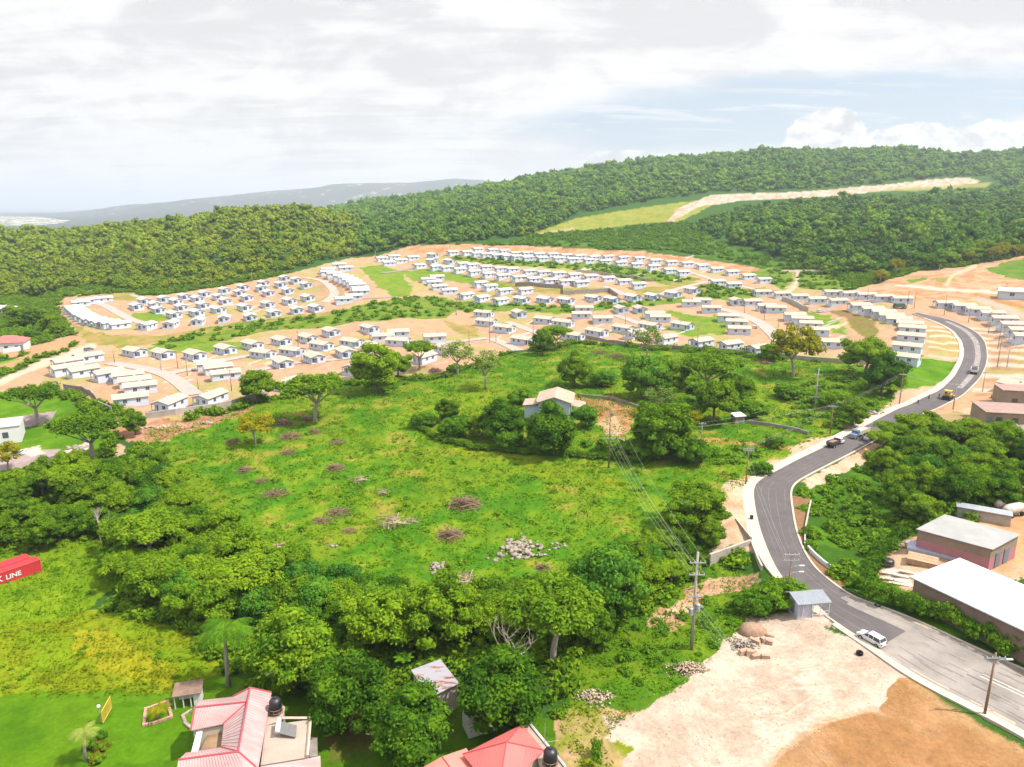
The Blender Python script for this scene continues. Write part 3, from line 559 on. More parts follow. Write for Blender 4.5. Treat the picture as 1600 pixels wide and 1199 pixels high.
roadside_wall(iF, iG, lambda i: .5+2.0*max(0, (iG-i)/(iG-iF)), .75, -2.2, .25, M['white'], 'white curved parapet wall along the right side of the lower road bend', 'parapet_wall', side=1)
roadside_wall(iG, iH, lambda i: .45+3.2*min(1, (i-iG)/(iH-iG)), .6, -2.0, .25, M['concrete'], 'narrow grey parapet wall running up beside the brown planting strip', 'parapet_wall', side=1)
brown = mat('brown planting soil', (.16, .085, .04), .95, var=.3, scale=2, bump=.4)
for i0, i1, f, nm in ((iG, iH+2, lambda i: .4+3.1*min(1, (i-iG)/(iH-iG)), ''), (near_i(1290, 915), iG, lambda i: .42+2.0*max(0, min(1, (iG-i)/(iG-iF))), '')):
    l = []; r = []
    for i in range(i0, i1):
        d = (Rr[i]-Lr[i])/np.hypot(*(Rr[i]-Lr[i])); q = f(i); l.append((*(Rr[i]+d*.33), ZR[i]+.08)); r.append((*(Rr[i]+d*max(q, .45)), ZR[i]+.05))
    mb = MB(); mb.strip(l[::-1], r[::-1]); mb.build('soil_strip', brown)['kind'] = 'structure'
# cross wall below the bend
c0 = at(1108, 884); c1 = np.array(wl[max(0, near_i(1225, 868)-iC-5)])
mb = MB(); d = np.array((c1[0]-c0[0], c1[1]-c0[1])); d /= np.hypot(*d); nn = np.array((-d[1], d[0]))*.2
mb.prism([(c0[0]+nn[0], c0[1]+nn[1]), (c1[0]+nn[0], c1[1]+nn[1]), (c1[0]-nn[0], c1[1]-nn[1]), (c0[0]-nn[0], c0[1]-nn[1])], -4.2, .1); tag(mb.build('retaining_wall', M['concrete']), 'straight stained concrete wall standing across the gully left of the bend', 'wall')
w3 = at(1150, 812); w4 = np.array(wl[max(0, near_i(1222, 850)-iC-5)]); d = np.array((w4[0]-w3[0], w4[1]-w3[1])); d /= np.hypot(*d); nn = np.array((-d[1], d[0]))*.15
mb = MB(); mb.prism([(w3[0]+nn[0], w3[1]+nn[1]), (w4[0]+nn[0], w4[1]+nn[1]), (w4[0]-nn[0], w4[1]-nn[1]), (w3[0]-nn[0], w3[1]-nn[1])], -3, .6); tag(mb.build('retaining_wall', M['concrete']), 'short grey wing wall meeting the pavement above the gully', 'wall')
# ---------------------------------------------------------------- bungalows of the estate
def bungalow(name, W_=6.2, Ln=10.4, far=False, roofm=None, wallm=None):
    roofm = roofm or M['houseroof']; wallm = wallm or M['housewall']
    t = empty(name, (0, 0, 0)); h = 2.6; hw, hl = W_/2, Ln/2; rise = .95; px0 = -hw; pw = 2.6; pd = 1.7      # porch cut in the front left corner
    mb = MB(); mb.prism([(-hw, -hl+pd), (-hw+pw, -hl+pd), (-hw+pw, -hl), (hw, -hl), (hw, hl), (-hw, hl)], -1.3, h)
    for y0, y1 in ((-hl, -hl+.18), (hl-.18, hl)):
        mb.add([(-hw, y0, h), (hw, y0, h), (0, y0, h+rise), (-hw, y1, h), (hw, y1, h), (0, y1, h+rise)], [(0, 1, 2), (5, 4, 3), (0, 2, 5, 3), (1, 4, 5, 2)])
    mb.box((-hw+pw/2, -hl+.09, h-.2), (pw, .18, .4)); mb.box((-hw+.09, -hl+pd/2, h-.2), (.18, pd, .4)); mb.box((-hw+pw/2, -hl+pd/2, -.6), (pw, pd, 1.4)); mb.box((-hw+.12, -hl+.12, h/2), (.22, .22, h-.1))
    mb.build('wall', wallm, t)
    o = .42; e = rise*o/hw; mb = MB(); k = .12
    for sx in (-1, 1): mb.slab([(sx*(hw+o), -hl-o, h-e+k), (0, -hl-o, h+rise+k), (0, hl+o, h+rise+k), (sx*(hw+o), hl+o, h-e+k)][::sx], .13)
    rf = mb.build('roof', roofm, t)
    mb = MB(); mb.box((-.9, .2, h+rise-.1), (.5, .7, .55)); mb.build('roof_vent', M['white'], rf)
    def win(x, y, w_, hh, ax, z=1.5):
        mb = MB(); d = (w_, .08, hh) if ax == 'y' else (.08, w_, hh)
        for s in (-1, 1):
            mb.box((x+(s*w_*.27 if ax == 'y' else 0), y+(s*w_*.27 if ax == 'x' else 0), z), (d[0]*.46 if ax == 'y' else .08, d[1]*.46 if ax == 'x' else .08, hh))
        mb.build('window', M['glassdark'], t)
    win(hw*.48, -hl, 1.1, 1.1, 'y'); win(hw, -1.8, 1.2, 1.1, 'x'); win(hw, 2.2, 1.2, 1.1, 'x'); win(-hw, .2, 1.2, 1.1, 'x'); win(-hw, 3.1, 1.1, 1.1, 'x')
    if not far: win(-hw*.5, hl, 1.1, 1.1, 'y'); win(hw*.5, hl, .7, .7, 'y', 1.8)
    mb = MB(); mb.box((-hw+pw*.55, -hl+pd, 1.05), (1.0, .08, 2.05)); mb.build('door', M['door'], t)
    return t
HP = bungalow('bungalow'); HPW = bungalow('bungalow', roofm=M['houseroof_white'])
Gz, Hz, Iz, Jz, Bz, Cz = (0, 400), (400, 400), (800, 400), (1200, 400), (400, 200), (800, 200)
def zz_(o, L): return [(o[0]+x/4, o[1]+y/4) for x, y in L]
def z3(L): return [(330+x/6.667, 400+y/6.667) for x, y in L]
HR = []   # (phrase, roof, points with facing angle relative to the view)
def row(phrase, pts_, rel, white=False, end='left'): HR.append((phrase, pts_, rel, white, end))
row('the stacked row along the left edge of the estate', zz_(Gz, [(457,332),(472,347),(492,361),(510,374),(535,388),(565,402),(605,415),(645,424),(690,431),(745,437)]), 64, True)
row('the short row at the far left of the estate', zz_(Gz, [(505,300),(535,288),(590,284),(650,276)]), 78, True)
row('the far row below the left hill forest', zz_(Gz, [(1025,270),(1155,258),(1280,240),(1405,218),(1520,198)])+z3([(545,290),(765,240),(890,262)]), -15, True)
row('the second row below the left hill forest', zz_(Gz, [(905,287),(970,307),(1100,285),(1235,272),(1370,258),(1500,232)])+z3([(525,340),(725,300),(990,308)]), -15, True)
row('the middle row of the left estate', zz_(Gz, [(855,320),(990,340),(1135,322),(1270,310),(1410,283),(1545,265)])+z3([(600,392),(800,368)]), -16, True)
row('the row beside the round lawn of the left estate', zz_(Gz, [(1090,367),(1230,358),(1365,338),(1530,322)])+z3([(590,508),(815,475),(1005,440)]), -20, True)
row('the left estate front row above the green belt', zz_(Gz, [(920,440),(1070,430),(1240,412),(1405,395),(1565,385)])+z3([(655,600),(895,570),(1095,545)]), 12, True)
row('the stacked row beside the left estate curved street', zz_(Hz, [(450,90),(447,108),(488,118),(520,64),(562,85),(530,128),(560,143),(588,158),(612,174),(632,191),(650,209),(655,229),(610,258),(550,278)]), 80, True, 'far')
row('the cluster at the far corner under the valley trees', zz_(Bz, [(785,824),(830,850),(860,810),(905,836),(980,818)]), 66, True)
row('the loose group beside the far corner cluster', zz_(Bz, [(1105,799),(1100,834),(1210,838)]), -30, True)
row('the lower of the two long rows crossing the centre', zz_(Bz, [(1020,867),(1120,876),(1190,882),(1270,894),(1360,906),(1450,922),(1540,932)])+zz_(Cz, [(40,942),(130,950),(232,959),(332,967),(430,977)]), 52, True)
row('the upper of the two long rows crossing the centre', zz_(Bz, [(1290,856),(1350,866),(1435,878),(1525,888),(1600,894)])+zz_(Cz, [(102,905),(192,910),(285,917),(385,927),(488,937),(597,949),(697,967),(785,987)]), 52, True)
row('the second row under the bare earth cutting', [(707,396),(729,396),(744,398),(759,399.5),(776,400.5),(791,402)]+zz_(Cz, [(28,814),(95,820),(185,822),(285,824),(375,829),(475,835),(575,842),(675,852),(775,862),(880,874),(980,892),(1065,912)]), 50, True)
row('the top row directly under the bare earth cutting', [(746,391),(769,392.5),(787,394)]+zz_(Cz, [(20,787),(90,790),(165,795),(250,799),(335,802),(420,807),(512,812),(597,814),(693,819),(793,824),(893,834),(990,845),(1090,857),(1187,870),(1275,887),(1370,910),(1472,934),(1570,957)]), 50, True)
row('the stacked group left of the grey street bend', zz_(Bz, [(1130,937),(1075,957),(1112,973),(1145,1000),(1208,1026)]), 74, True)
row('the trio beside the leafless grey tree', zz_(Bz, [(1310,1052),(1410,1067),(1525,1087)]), 42, True)
row('the short diagonal row above the middle hedge', zz_(Bz, [(1400,977),(1460,1000),(1550,1022)])+zz_(Cz, [(78,1024)]), 50, True)
row('the row just above the middle green hedge', zz_(Cz, [(60,1077),(205,1075),(335,1082),(505,1072),(625,1072),(752,1064),(878,1057),(1005,1042),(1125,1014)]), -38, True)
row('the pair beside the street at the upper right', zz_(Cz, [(1280,967),(1380,985)]), 55, True)
row('the small houses just below the middle green hedge', [(811,490),(970,484),(1000,485),(1150,472)], -18)
row('the group around the small square behind the meadow', [(756,491),(760,504),(788,515),(851,501),(880,505),(817,532)], -55)
row('the large stack of houses above the central street', [(912,484),(908,494),(941,500),(1022,493),(1031,498)], 80)
row('the row facing the meadow behind the flat-topped tree', [(895,525),(932,520),(974,515),(1015,511),(1066,509)], -50)
row('the lowest row beside the grey wall above the meadow', [(992,523),(1040,531),(1095,536),(1140,540),(1186,546)], 40)
row('the terrace left of the curving concrete street', [(1079,475),(1096,472),(1111,484),(1137,497),(1150,506),(1154,516)], 84)
row('the pair at the head of the curving concrete street', [(1174,474),(1197,481)], 66)
row('the lower terrace in front of the right forest', zz_(Jz, [(-40,235),(80,244),(190,262),(300,280),(430,290)]), 60)
row('the upper terrace in front of the right forest', zz_(Jz, [(400,236),(510,245),(610,252),(715,266),(830,276)]), 62)
row('the short stack left of the brown cut bank', zz_(Jz, [(45,335),(165,380),(210,403),(262,432),(300,478),(395,552)]), 80)
row('the long curved stack inside the new road bend', zz_(Jz, [(570,325),(645,343),(715,362),(765,384),(812,408),(882,434),(898,468),(892,515),(868,580),(850,648)]), 84, False, 'far')
row('the stepped row on the slope beyond the road', zz_(Jz, [(1110,307),(1215,327),(1300,349),(1390,374),(1465,404),(1525,436),(1575,474),(1610,515)]), 64)
row('the small houses atop the lower left estate', zz_(Gz, [(845,605),(1020,615),(1220,622),(1410,587),(1580,562)])+zz_(Hz, [(160,532),(325,515),(470,482),(710,457)]), -25)
row('the fan of long houses at the lower left', zz_(Gz, [(555,637),(425,672),(415,705),(525,727),(680,748)]), 68)
row('the stacked long houses right of the dirt bank', zz_(Gz, [(805,755),(845,785),(880,825),(820,897)]), 86, False, 'far')
row('the two houses by the lowest boundary wall', zz_(Gz, [(1065,932),(1320,897)]), 38)
row('the stacked long houses behind the utility poles', zz_(Gz, [(1320,685),(1365,708),(1412,745)]), 84, False, 'far')
row('the middle row of the lower left estate', zz_(Hz, [(45,617),(230,602),(410,567),(600,547)]), -42)
row('the lower row beside the umbrella tree', zz_(Hz, [(170,672),(365,642),(560,607),(725,572)]), -18)
row('the scattered houses behind the tall clump of trees', zz_(Hz, [(200,807),(620,702),(795,512),(890,487),(890,540),(1050,642),(1115,517),(1190,590)]), 60)
nh = 0; first = {0: True, 1: True}
for phrase, pts_, rel, white, end in HR:
    items = sorted(pts_, key=lambda p: p[0]) if end == 'left' else sorted(pts_, key=lambda p: p[1])
    for i, (px, py) in enumerate(items):
        p0 = at(px, py); p = at(px, py+1.25*ppm(p0)); az = math.degrees(math.atan2(p[0], p[1]))
        r = rel if not callable(rel) else rel(i)
        if 'long curved stack' in phrase: r = [60,66,72,78,82,86,90,94,98,102][i]
        if 'left estate front row' in phrase: r = [30,20,14,8,-10,-14,-15,-25][i]
        if 'scattered houses' in phrase: r = [38,30,84,88,-60,40,84,-35][i]
        phi = rad(az+r+random.uniform(-3, 3)); pr0 = HPW if white else HP; z = float(np.mean([height(p[0]+dx, p[1]+dy) for dx in (-4, 4) for dy in (-4, 4)]))+.25
        n_ = len(items); place = (ORD[i]+(' from left in ' if end == 'left' else ' from far end, ')+phrase) if n_ > 1 else 'in '+phrase
        lab = 'pale bungalow, '+place; K_ = .86 if any(w in phrase for w in ('curved stack', 'stepped row')) else (.83 if white else .82)
        if first[int(white)]:
            first[int(white)] = False; o = pr0; o.location = (p[0], p[1], z); o.rotation_euler = (0, 0, -phi); o.scale = (K_,K_,K_*1.04); tag(o, lab, 'house', 'bungalows of the housing estate')
            o['_d'] = 1; del o['_d']; KIDS.clear(); base_ = o
        else:
            o = dup(pr0, (p[0], p[1], z), -phi, (K_,K_,K_*1.04), lab, 'bungalows of the housing estate'); o['category'] = 'house'
        nh += 1
print('houses', nh)
# long shed on the slope, blue house and brown building at the right edge
o = dup(HPW, at(1590, 466), -rad(120), (1.3, 1.5, 1.3), 'long pale building alone near the right edge below the dirt hill', 'buildings at the right edge'); o['category'] = 'house'
o = dup(HP, at(1597, 615), -rad(-28), (1, 1, 1), 'pale blue house half cut by the right edge above the red car', 'buildings at the right edge'); o['category'] = 'house'
def boxhouse(name, p, rz, W_, D_, h, wallm, roofm, over=.3, slope=.4, label='', cat='building', wins=(), doors=(), flat=True):
    t = empty(name, p, rz, label, cat); mb = MB(); mb.prism([(-W_/2, -D_/2), (W_/2, -D_/2), (W_/2, D_/2), (-W_/2, D_/2)], -1.2, h); mb.build('wall', wallm, t)
    a, b = W_/2+over, D_/2+over; mb = MB(); mb.slab([(-a, -b, h+.15), (a, -b, h+.15), (a, b, h+.15+slope), (-a, b, h+.15+slope)], .14); mb.build('roof', roofm, t)
    for x, y, w_, hh, z, ax in wins:
        mb = MB(); mb.box((x, y, z), (w_, .1, hh) if ax == 'y' else (.1, w_, hh)); mb.build('window', M['glassdark'], t)
    for x, y, w_, hh, ax in doors:
        mb = MB(); mb.box((x, y, hh/2), (w_, .1, hh) if ax == 'y' else (.1, w_, hh)); mb.build('door', M['door'], t)
    return t
tan = mat('tan block wall', (.26, .2, .15), .9, var=.15, scale=.8); mauve = mat('mauve roof sheet', (.25, .17, .15), .8, var=.15, scale=.5)
boxhouse('block_building', at(1582, 659), rad(-12), 16, 9, 3.2, tan, mauve, .2, .3, 'low tan block building with mauve roof right of the two parked cars', 'building',
  [(-5, -4.5, 1.4, 1.1, 1.6, 'y'), (-1.5, -4.5, 1.4, 1.1, 1.6, 'y'), (2.5, -4.5, 1.4, 1.1, 1.6, 'y'), (6, -4.5, 1.4, 1.1, 1.6, 'y')], [(-7, -4.5, 1, 2.1, 'y')])
boxhouse('block_building', at(1602, 632), rad(-12), 14, 6, 4.2, tan, mauve, .2, .3, 'tan upper block behind the mauve roof beside the red car', 'building', [(-4, -3, 1.4, 1.1, 1.6, 'y'), (0, -3, 1.4, 1.1, 1.6, 'y')])
# ---------------------------------------------------------------- foliage
def leafquads(C, Nrm, size, rng, asp=.6):
    k = len(C); Nrm = Nrm/np.linalg.norm(Nrm, axis=1, keepdims=True); r = rng.normal(size=(k, 3)); T = np.cross(Nrm, r); T /= np.linalg.norm(T, axis=1, keepdims=True)+1e-9; B_ = np.cross(Nrm, T)
    s = (size*rng.uniform(.6, 1.3, k))[:, None]; T = T*s; B_ = B_*s*asp
    V = np.stack([C-T, C-B_*.9, C+T, C+B_], 1).reshape(-1, 3); return V, np.arange(k*4).reshape(-1, 4)
def cubesphere(rng, jit=.15, sub=2):
    V = {}; Qd = []
    def vid(p):
        k = tuple(np.round(p, 4));
        if k not in V: V[k] = len(V)
        return V[k]
    for ax in range(3):
        for s in (-1, 1):
            for i in range(sub):
                for j in range(sub):
                    q = []
                    for a, b in ((0, 0), (1, 0), (1, 1), (0, 1)):
                        p = [0, 0, 0]; p[ax] = s; p[(ax+1) % 3] = -1+2*(i+a)/sub; p[(ax+2) % 3] = (-1+2*(j+b)/sub); q.append(vid(np.array(p, float)))
                    Qd.append(q if s > 0 else q[::-1])
    P_ = np.array(list(V.keys())); P_ /= np.linalg.norm(P_, axis=1, keepdims=True); P_ *= (1+rng.uniform(-jit, jit, len(P_)))[:, None]; return P_, np.array(Qd)
def crown(rng, nb, rb, ax, leaves, size, core=.78, shape='dome', updir=.5, jit=.6, z0=0.0, droop=0):
    """nb leaf clumps on an ellipsoid (ax) ; returns verts, quads ; local origin = crown centre"""
    Vs = []; Qs = []; o = 0; ax = np.array(ax)
    i = np.arange(nb)+.5; ph = np.arccos(1-2*i/nb*(.62 if shape == 'flat' else .86)); th = np.pi*(1+5**.5)*i
    D = np.stack([np.cos(th)*np.sin(ph), np.sin(th)*np.sin(ph), np.cos(ph)], 1); D += rng.normal(size=D.shape)*.12
    rr = rng.uniform(.62, 1.0, nb)[:, None]; Cb = D*rr*(ax-rb*.55)
    if shape == 'flat': Cb[:, 2] = np.maximum(Cb[:, 2], -.1*ax[2])+rng.uniform(-.05, .1, nb)*ax[2]
    Cb = np.vstack([Cb, rng.normal(size=(max(2, nb//5), 3))*ax*.28]); nb2 = len(Cb)
    for c in Cb:
        r = rb*rng.uniform(.7, 1.25); cs, cq = cubesphere(rng, .2); v = cs*np.array((r, r, r*.8))*core+c; Vs.append(v); Qs.append(cq+o); o += len(v)
        k = int(leaves/nb2*(r/rb)**2); n = rng.normal(size=(k, 3)); n[:, 2] = np.abs(n[:, 2])*1.1-.35*rng.random(k); n /= np.linalg.norm(n, axis=1, keepdims=True)
        rad_ = rng.uniform(.72, 1.12, k)[:, None]; pc = c+n*rad_*np.array((r, r, r*.82)); nn = n+rng.normal(size=n.shape)*jit; nn[:, 2] += updir
        v, q = leafquads(pc, nn, size, rng); Vs.append(v); Qs.append(q+o); o += len(v)
    V = np.vstack(Vs); Qq = np.vstack(Qs)
    if droop: V[:, 2] -= droop*(V[:, 0]**2+V[:, 1]**2)
    return V, Qq
def trunkmesh(rng, h, r, spread, nl=6, zc=None, lean=.1):
    mb = MB(); fork = np.array((rng.normal()*lean, rng.normal()*lean, h*.48)); mb.tube([(0, 0, -.4), (fork[0]*.4, fork[1]*.3, h*.25), fork], [r*1.25, r, r*.85], 7)
    for i in range(nl):
        a = 2*math.pi*i/nl+rng.uniform(-.4, .4); d = spread*rng.uniform(.55, .85); e = fork+np.array((math.cos(a)*d, math.sin(a)*d, (h*.5)*rng.uniform(.6, 1.05)))
        m1 = fork+(e-fork)*.5+np.array((0, 0, rng.uniform(-.05, .12)*h)); mb.tube([fork, m1, e], [r*.55, r*.35, r*.12], 5, cap=False)
    return mb
def make_tree(name, kind, leafm, rng, R, H, cz, nb, rb, ax, leaves, size, **kw):
    t = empty(name, (0, 0, 0)); bark = kw.pop('bark', M['bark']); tr = kw.pop('tr', R*.055)
    V, Qq = crown(rng, nb, rb, ax, leaves, size, **kw); V[:, 2] += cz; link('crown', npmesh('crown', V, Qq, leafm), t)
    trunkmesh(rng, cz+ax[2]*.25, tr, R*.9).build('trunk', bark, t, sm=True); return t
rg = np.random.default_rng(11); TREES = {}
# unit: crown radius about 1
for k in range(3): TREES['r', k] = make_tree('round_tree', 'r', M['leaf_mango'], rg, 1, 2, .93, 34, .3, (1, 1, .92), 8500, .044, updir=.45, jit=.55)
for k in range(3): TREES['m', k] = make_tree('leafy_tree', 'm', M['leaf_mid'], rg, 1, 2, 1.0, 28, .27, (1, 1, .8), 5200, .05, updir=.5, jit=.7)
for k in range(2): TREES['d', k] = make_tree('dark_tree', 'd', M['leaf_dark'], rg, 1, 2, .95, 26, .32, (1, 1, .95), 5200, .05, updir=.4, jit=.55)
for k in range(3): TREES['u', k] = make_tree('umbrella_tree', 'u', M['leaf_mid'], rg, 1, 2, 1.15, 30, .21, (1, 1, .33), 4800, .042, shape='flat', updir=1.0, jit=.45, core=.6, tr=.06, bark=M['bark_pale'])
TREES['y', 0] = make_tree('golden_tree', 'y', M['leaf_gold'], rg, 1, 2, 1.1, 24, .27, (1, 1, .7), 2400, .055, updir=.5, jit=.7, bark=M['bark_pale'], core=.5)
TREES['p', 0] = make_tree('sparse_tree', 'p', M['leaf_pale'], rg, 1, 2, 1.15, 22, .22, (1, 1, .55), 1500, .05, updir=.6, jit=.8, core=.3, bark=M['bark_pale'])
TREES['b', 0] = make_tree('bushy_tree', 'b', M['leaf_bush'], rg, 1, 1.3, .55, 24, .32, (1, 1, .62), 2600, .06, updir=.5, jit=.7)
NV_ = {'r': 3, 'm': 3, 'd': 2, 'u': 3, 'y': 1, 'p': 1, 'b': 1}; KOFF = {'r': .52, 'm': .56, 'd': .52, 'u': .72, 'y': .55, 'p': .6, 'b': .3}
KW = {'r': 'round dense green tree', 'm': 'leafy green tree', 'd': 'dark green dense tree', 'u': 'flat-topped umbrella tree', 'y': 'yellow-green tree', 'p': 'thin pale tree', 'b': 'low bushy tree'}
used_t = set(); PLACED = []
def put_tree(kind, P_, R, label, group=None, v=None, sz=None):
    v = random.randrange(NV_[kind]) if v is None else v; pr_ = TREES[kind, v]; rz = random.uniform(0, 6.28); s = (R, R, R*(sz or random.uniform(.88, 1.12)))
    P_ = np.array(P_, float); P_[2] = float(height(P_[0], P_[1]))-.1
    if (kind, v) not in used_t:
        used_t.add((kind, v)); tree_of(pr_); o = pr_; o.location = tuple(P_); o.rotation_euler = (0, 0, rz); o.scale = s; tag(o, label, 'tree', group)
    else:
        o = dup(pr_, P_, rz, s, label, group); o['category'] = 'tree'
        if not group and 'group' in o: del o['group']
    PLACED.append((P_[0], P_[1], R)); return o
EXPL = [
 ('u',60,607,78,'wide flat-topped tree standing alone on the left lawn'),('u',145,655,96,'leaning flat-topped tree beside the parking bay on the left lawn'),('m',211,660,36,'small bushy-headed tree between the left lawn and the rubble bank'),
 ('m',402,600,52,'loose green tree rising left of the umbrella tree at the estate wall'),('y',400,667,50,'light green slender tree alone in the left of the clearing'),('u',492,592,92,'wide dark umbrella tree against the estate wall with bare earth behind'),
 ('m',590,572,74,'big leafy tree at the meadow edge just below the lower estate'),('m',622,565,44,'leafy tree crowded against the right of a bigger one by the estate'),('u',655,541,52,'tall umbrella tree with a bare fork overlapping the lower estate'),
 ('p',715,552,56,'thin pale umbrella-shaped tree at the upper edge of the meadow'),('p',758,574,56,'soft see-through tree at the top of the meadow right of the pale tree'),('m',848,536,34,'narrow green tree beside the tall flat-topped tree'),
 ('u',867,510,50,'tall small flat-topped tree on a long stem before the estate'),('r',898,577,52,'upright round tree behind the farmhouse roof'),('p',1010,533,50,'thin spreading tree with a pale trunk at the meadow wall'),
 ('d',1005,588,70,'dark broad tree in the middle of the upper meadow'),('r',1040,586,62,'dense green tree joined to the right of the dark broad tree'),('u',1108,563,88,'wide dark flat-topped tree with hanging brown branches by the wall'),
 ('p',1028,620,52,'pale grey-stemmed tree below the dark broad tree'),('m',1032,664,92,'large dense tree right of the bare yard and utility pole'),('y',1072,652,40,'yellowish tree leaning on the right of the large yard tree'),
 ('r',860,668,80,'large round tree in front of the farmhouse wall'),('d',915,650,36,'small dark round tree on the bare yard of the farmhouse'),('r',785,655,66,'dense round tree left of the farmhouse'),('m',752,662,40,'leafy tree at the left end of the farmhouse garden'),
 ('m',1115,622,68,'leafy tree mass in the grass right of the pale grey-stemmed tree'),('y',1240,548,74,'yellow-green spreading tree in front of the pale estate wall'),('m',1204,545,34,'small tree just left of the yellow-green spreading tree'),
 ('m',1350,548,72,'broad green tree left of the last long houses'),('r',1378,585,62,'dense bright tree in front of the last long houses by the lawn'),('b',1300,622,52,'low bushy tree behind the grey lattice-armed pole'),
 ('u',1085,765,84,'wide tree with twisted pale trunk above the lower gully'),('m',1105,798,56,'leafy tree leaning towards the dirt below the wide twisted tree'),('m',1062,812,60,'leafy tree under the cables left of the gully'),('m',1110,830,44,'small leafy tree at the edge of the dirt gully'),
 ('r',460,1003,150,'big bright green mango tree behind the long red roof'),('r',548,1072,132,'rounded mango tree right of the black roof tank'),('r',640,1112,146,'big yellowish round tree in front of the rusty-roofed shed'),
 ('r',790,1052,156,'huge round tree with bare inner branches beside the rusty-roofed shed'),('u',862,958,160,'broad feathery umbrella tree behind the huge round tree'),('m',590,955,120,'deep green tree behind the bright mango trees'),
 ('m',690,945,124,'leafy tree above the rusty-roofed shed'),('d',945,905,130,'dark vine-hung tree above the grassy slope'),('u',395,895,120,'wide feathery tree at the lower left corner of the clearing'),
 ('u',235,825,116,'feathery flat tree beside the bleached dead tree'),('u',110,730,74,'low flat tree at the lower edge of the left lawn'),
('b',662,655,40,'low dark bush at the left tip of the farmhouse garden'),('b',712,668,50,'spreading bush mass in the garden left of the round trees'),('b',815,620,40,'small bush behind the left wing of the farmhouse'),('b',955,696,50,'bushy clump between the dark pole and the large yard tree'),
 ('b',1000,700,50,'bushy growth under the left of the large yard tree'),('b',1080,705,56,'bushy growth under the right of the large yard tree'),('b',940,590,44,'light bush in the meadow behind the bare yard'),('m',1150,600,50,'loose tree in the meadow below the wide flat-topped tree'),('b',1065,630,56,'bush mass right of the pale grey-stemmed tree'),('b',1175,640,44,'low bush in the grass near the tiny shack'),
 ('b',1230,610,44,'low bush in the upper right meadow'),('m',1330,640,48,'tree overhanging the verge near the lawn pole'),('b',1210,690,30,'bush at the end of the orange dirt track'),('b',1190,730,34,'bush on the bank beside the road bend pole'),('b',795,690,44,'bush on the lower garden hedge line'),('m',700,640,34,'small tree in the bushes left of the garden'),
 ('b',1225,925,70,'large leafy shrub just left of the roadside hut'),('b',1180,940,60,'wide leafy shrub above the dirt mound'),]
for k, px, py, w_, lab in EXPL:
    if not w_: continue
    p0 = at(px, py+KOFF[k]*w_); R = (.56 if w_ < 100 else .5)*w_/ppm(p0)
    if k == 'u' and w_ > 100: p0 = at(px, py+.5*w_); R = (.56 if w_ < 100 else .5)*w_/ppm(p0)
    put_tree(k, p0, R, lab)
# the woods: each tree on its own
def wood(poly, Rr_, nmax, kinds, phrase, group, gap=1.15, seed=1):
    rs = random.Random(seed); W2 = world_poly(poly); lo = W2.min(0); hi = W2.max(0); out = []
    for _ in range(9000):
        if len(out) >= nmax: break
        x = rs.uniform(lo[0], hi[0]); y = rs.uniform(lo[1], hi[1])
        if not inpoly(np.array([x]), np.array([y]), W2)[0]: continue
        R = rs.uniform(*Rr_)
        if any((x-a)**2+(y-b)**2 < (gap*.5*(R+c))**2 for a, b, c in PLACED): continue
        PLACED.append((x, y, R)); out.append((x, y, R, rs.choice(kinds)))
    for q in out: PLACED.remove((q[0], q[1], q[2]))
    out.sort(key=lambda q: q[1]); nr = max(1, round(len(out)/14)); sz = math.ceil(len(out)/nr)
    names = ['front rank', 'second rank', 'third rank', 'fourth rank', 'fifth rank', 'sixth rank', 'seventh rank', 'eighth rank', 'ninth rank']
    for r_ in range(nr):
        band_ = sorted(out[r_*sz:(r_+1)*sz], key=lambda q: project(q[0], q[1], 0)[0])
        for i, (x, y, R, k) in enumerate(band_):
            put_tree(k, (x, y, 0), R, f"{KW[k]}, {ORD[i]} from left{', '+names[r_] if nr > 1 else ''}, {phrase}", group)
    return len(out)
nt_ = 0
nt_ += wood([(-60,790),(0,775),(120,752),(190,740),(225,735),(215,800),(180,850),(90,856),(-60,880)], (2.6, 4.0), 34, 'mmurbm', 'wood above the red containers', 'trees of the left wood', 1.0, 1)
nt_ += wood([(235,740),(290,790),(330,850),(420,910),(420,985),(330,985),(250,955),(190,925),(185,860),(220,800)], (2.8, 4.2), 44, 'mmurud', 'wood left of the clearing', 'trees of the wood left of the clearing', .95, 2)
nt_ += wood([(420,910),(560,945),(700,968),(850,960),(870,1010),(800,1000),(620,1020),(560,1010),(430,985)], (2.6, 3.9), 40, 'mmrudr', 'wood below the clearing', 'trees of the wood below the clearing', .95, 3)
nt_ += wood([(850,960),(930,915),(1010,880),(1060,860),(1080,885),(1040,930),(960,985),(900,1030),(880,1060),(860,1050)], (2.2, 3.4), 26, 'mmdur', 'wood under the cables', 'trees of the wood under the cables', .95, 4)
nt_ += wood([(1368,702),(1400,680),(1450,672),(1500,690),(1560,705),(1660,725),(1660,800),(1560,795),(1500,800),(1440,822),(1400,818),(1378,770)], (2.6, 4.2), 56, 'mmrrdu', 'wood right of the road', 'trees of the wood right of the road', .9, 5)
nt_ += wood([(1372,446),(1400,436),(1450,425),(1510,414),(1580,405),(1640,402),(1640,396),(1560,400),(1480,410),(1400,428),(1360,440)], (3.2, 5.0), 20, 'umyum', 'line above the dirt hill', 'trees above the dirt hill', 1.1, 6)
nt_ += wood([(0,478),(60,485),(100,520),(130,535),(60,540),(0,515)], (3.0, 4.6), 12, 'mmrb', 'clump above the far left red roof', 'trees near the far left red roof', 1.0, 7)
print('wood trees', nt_)
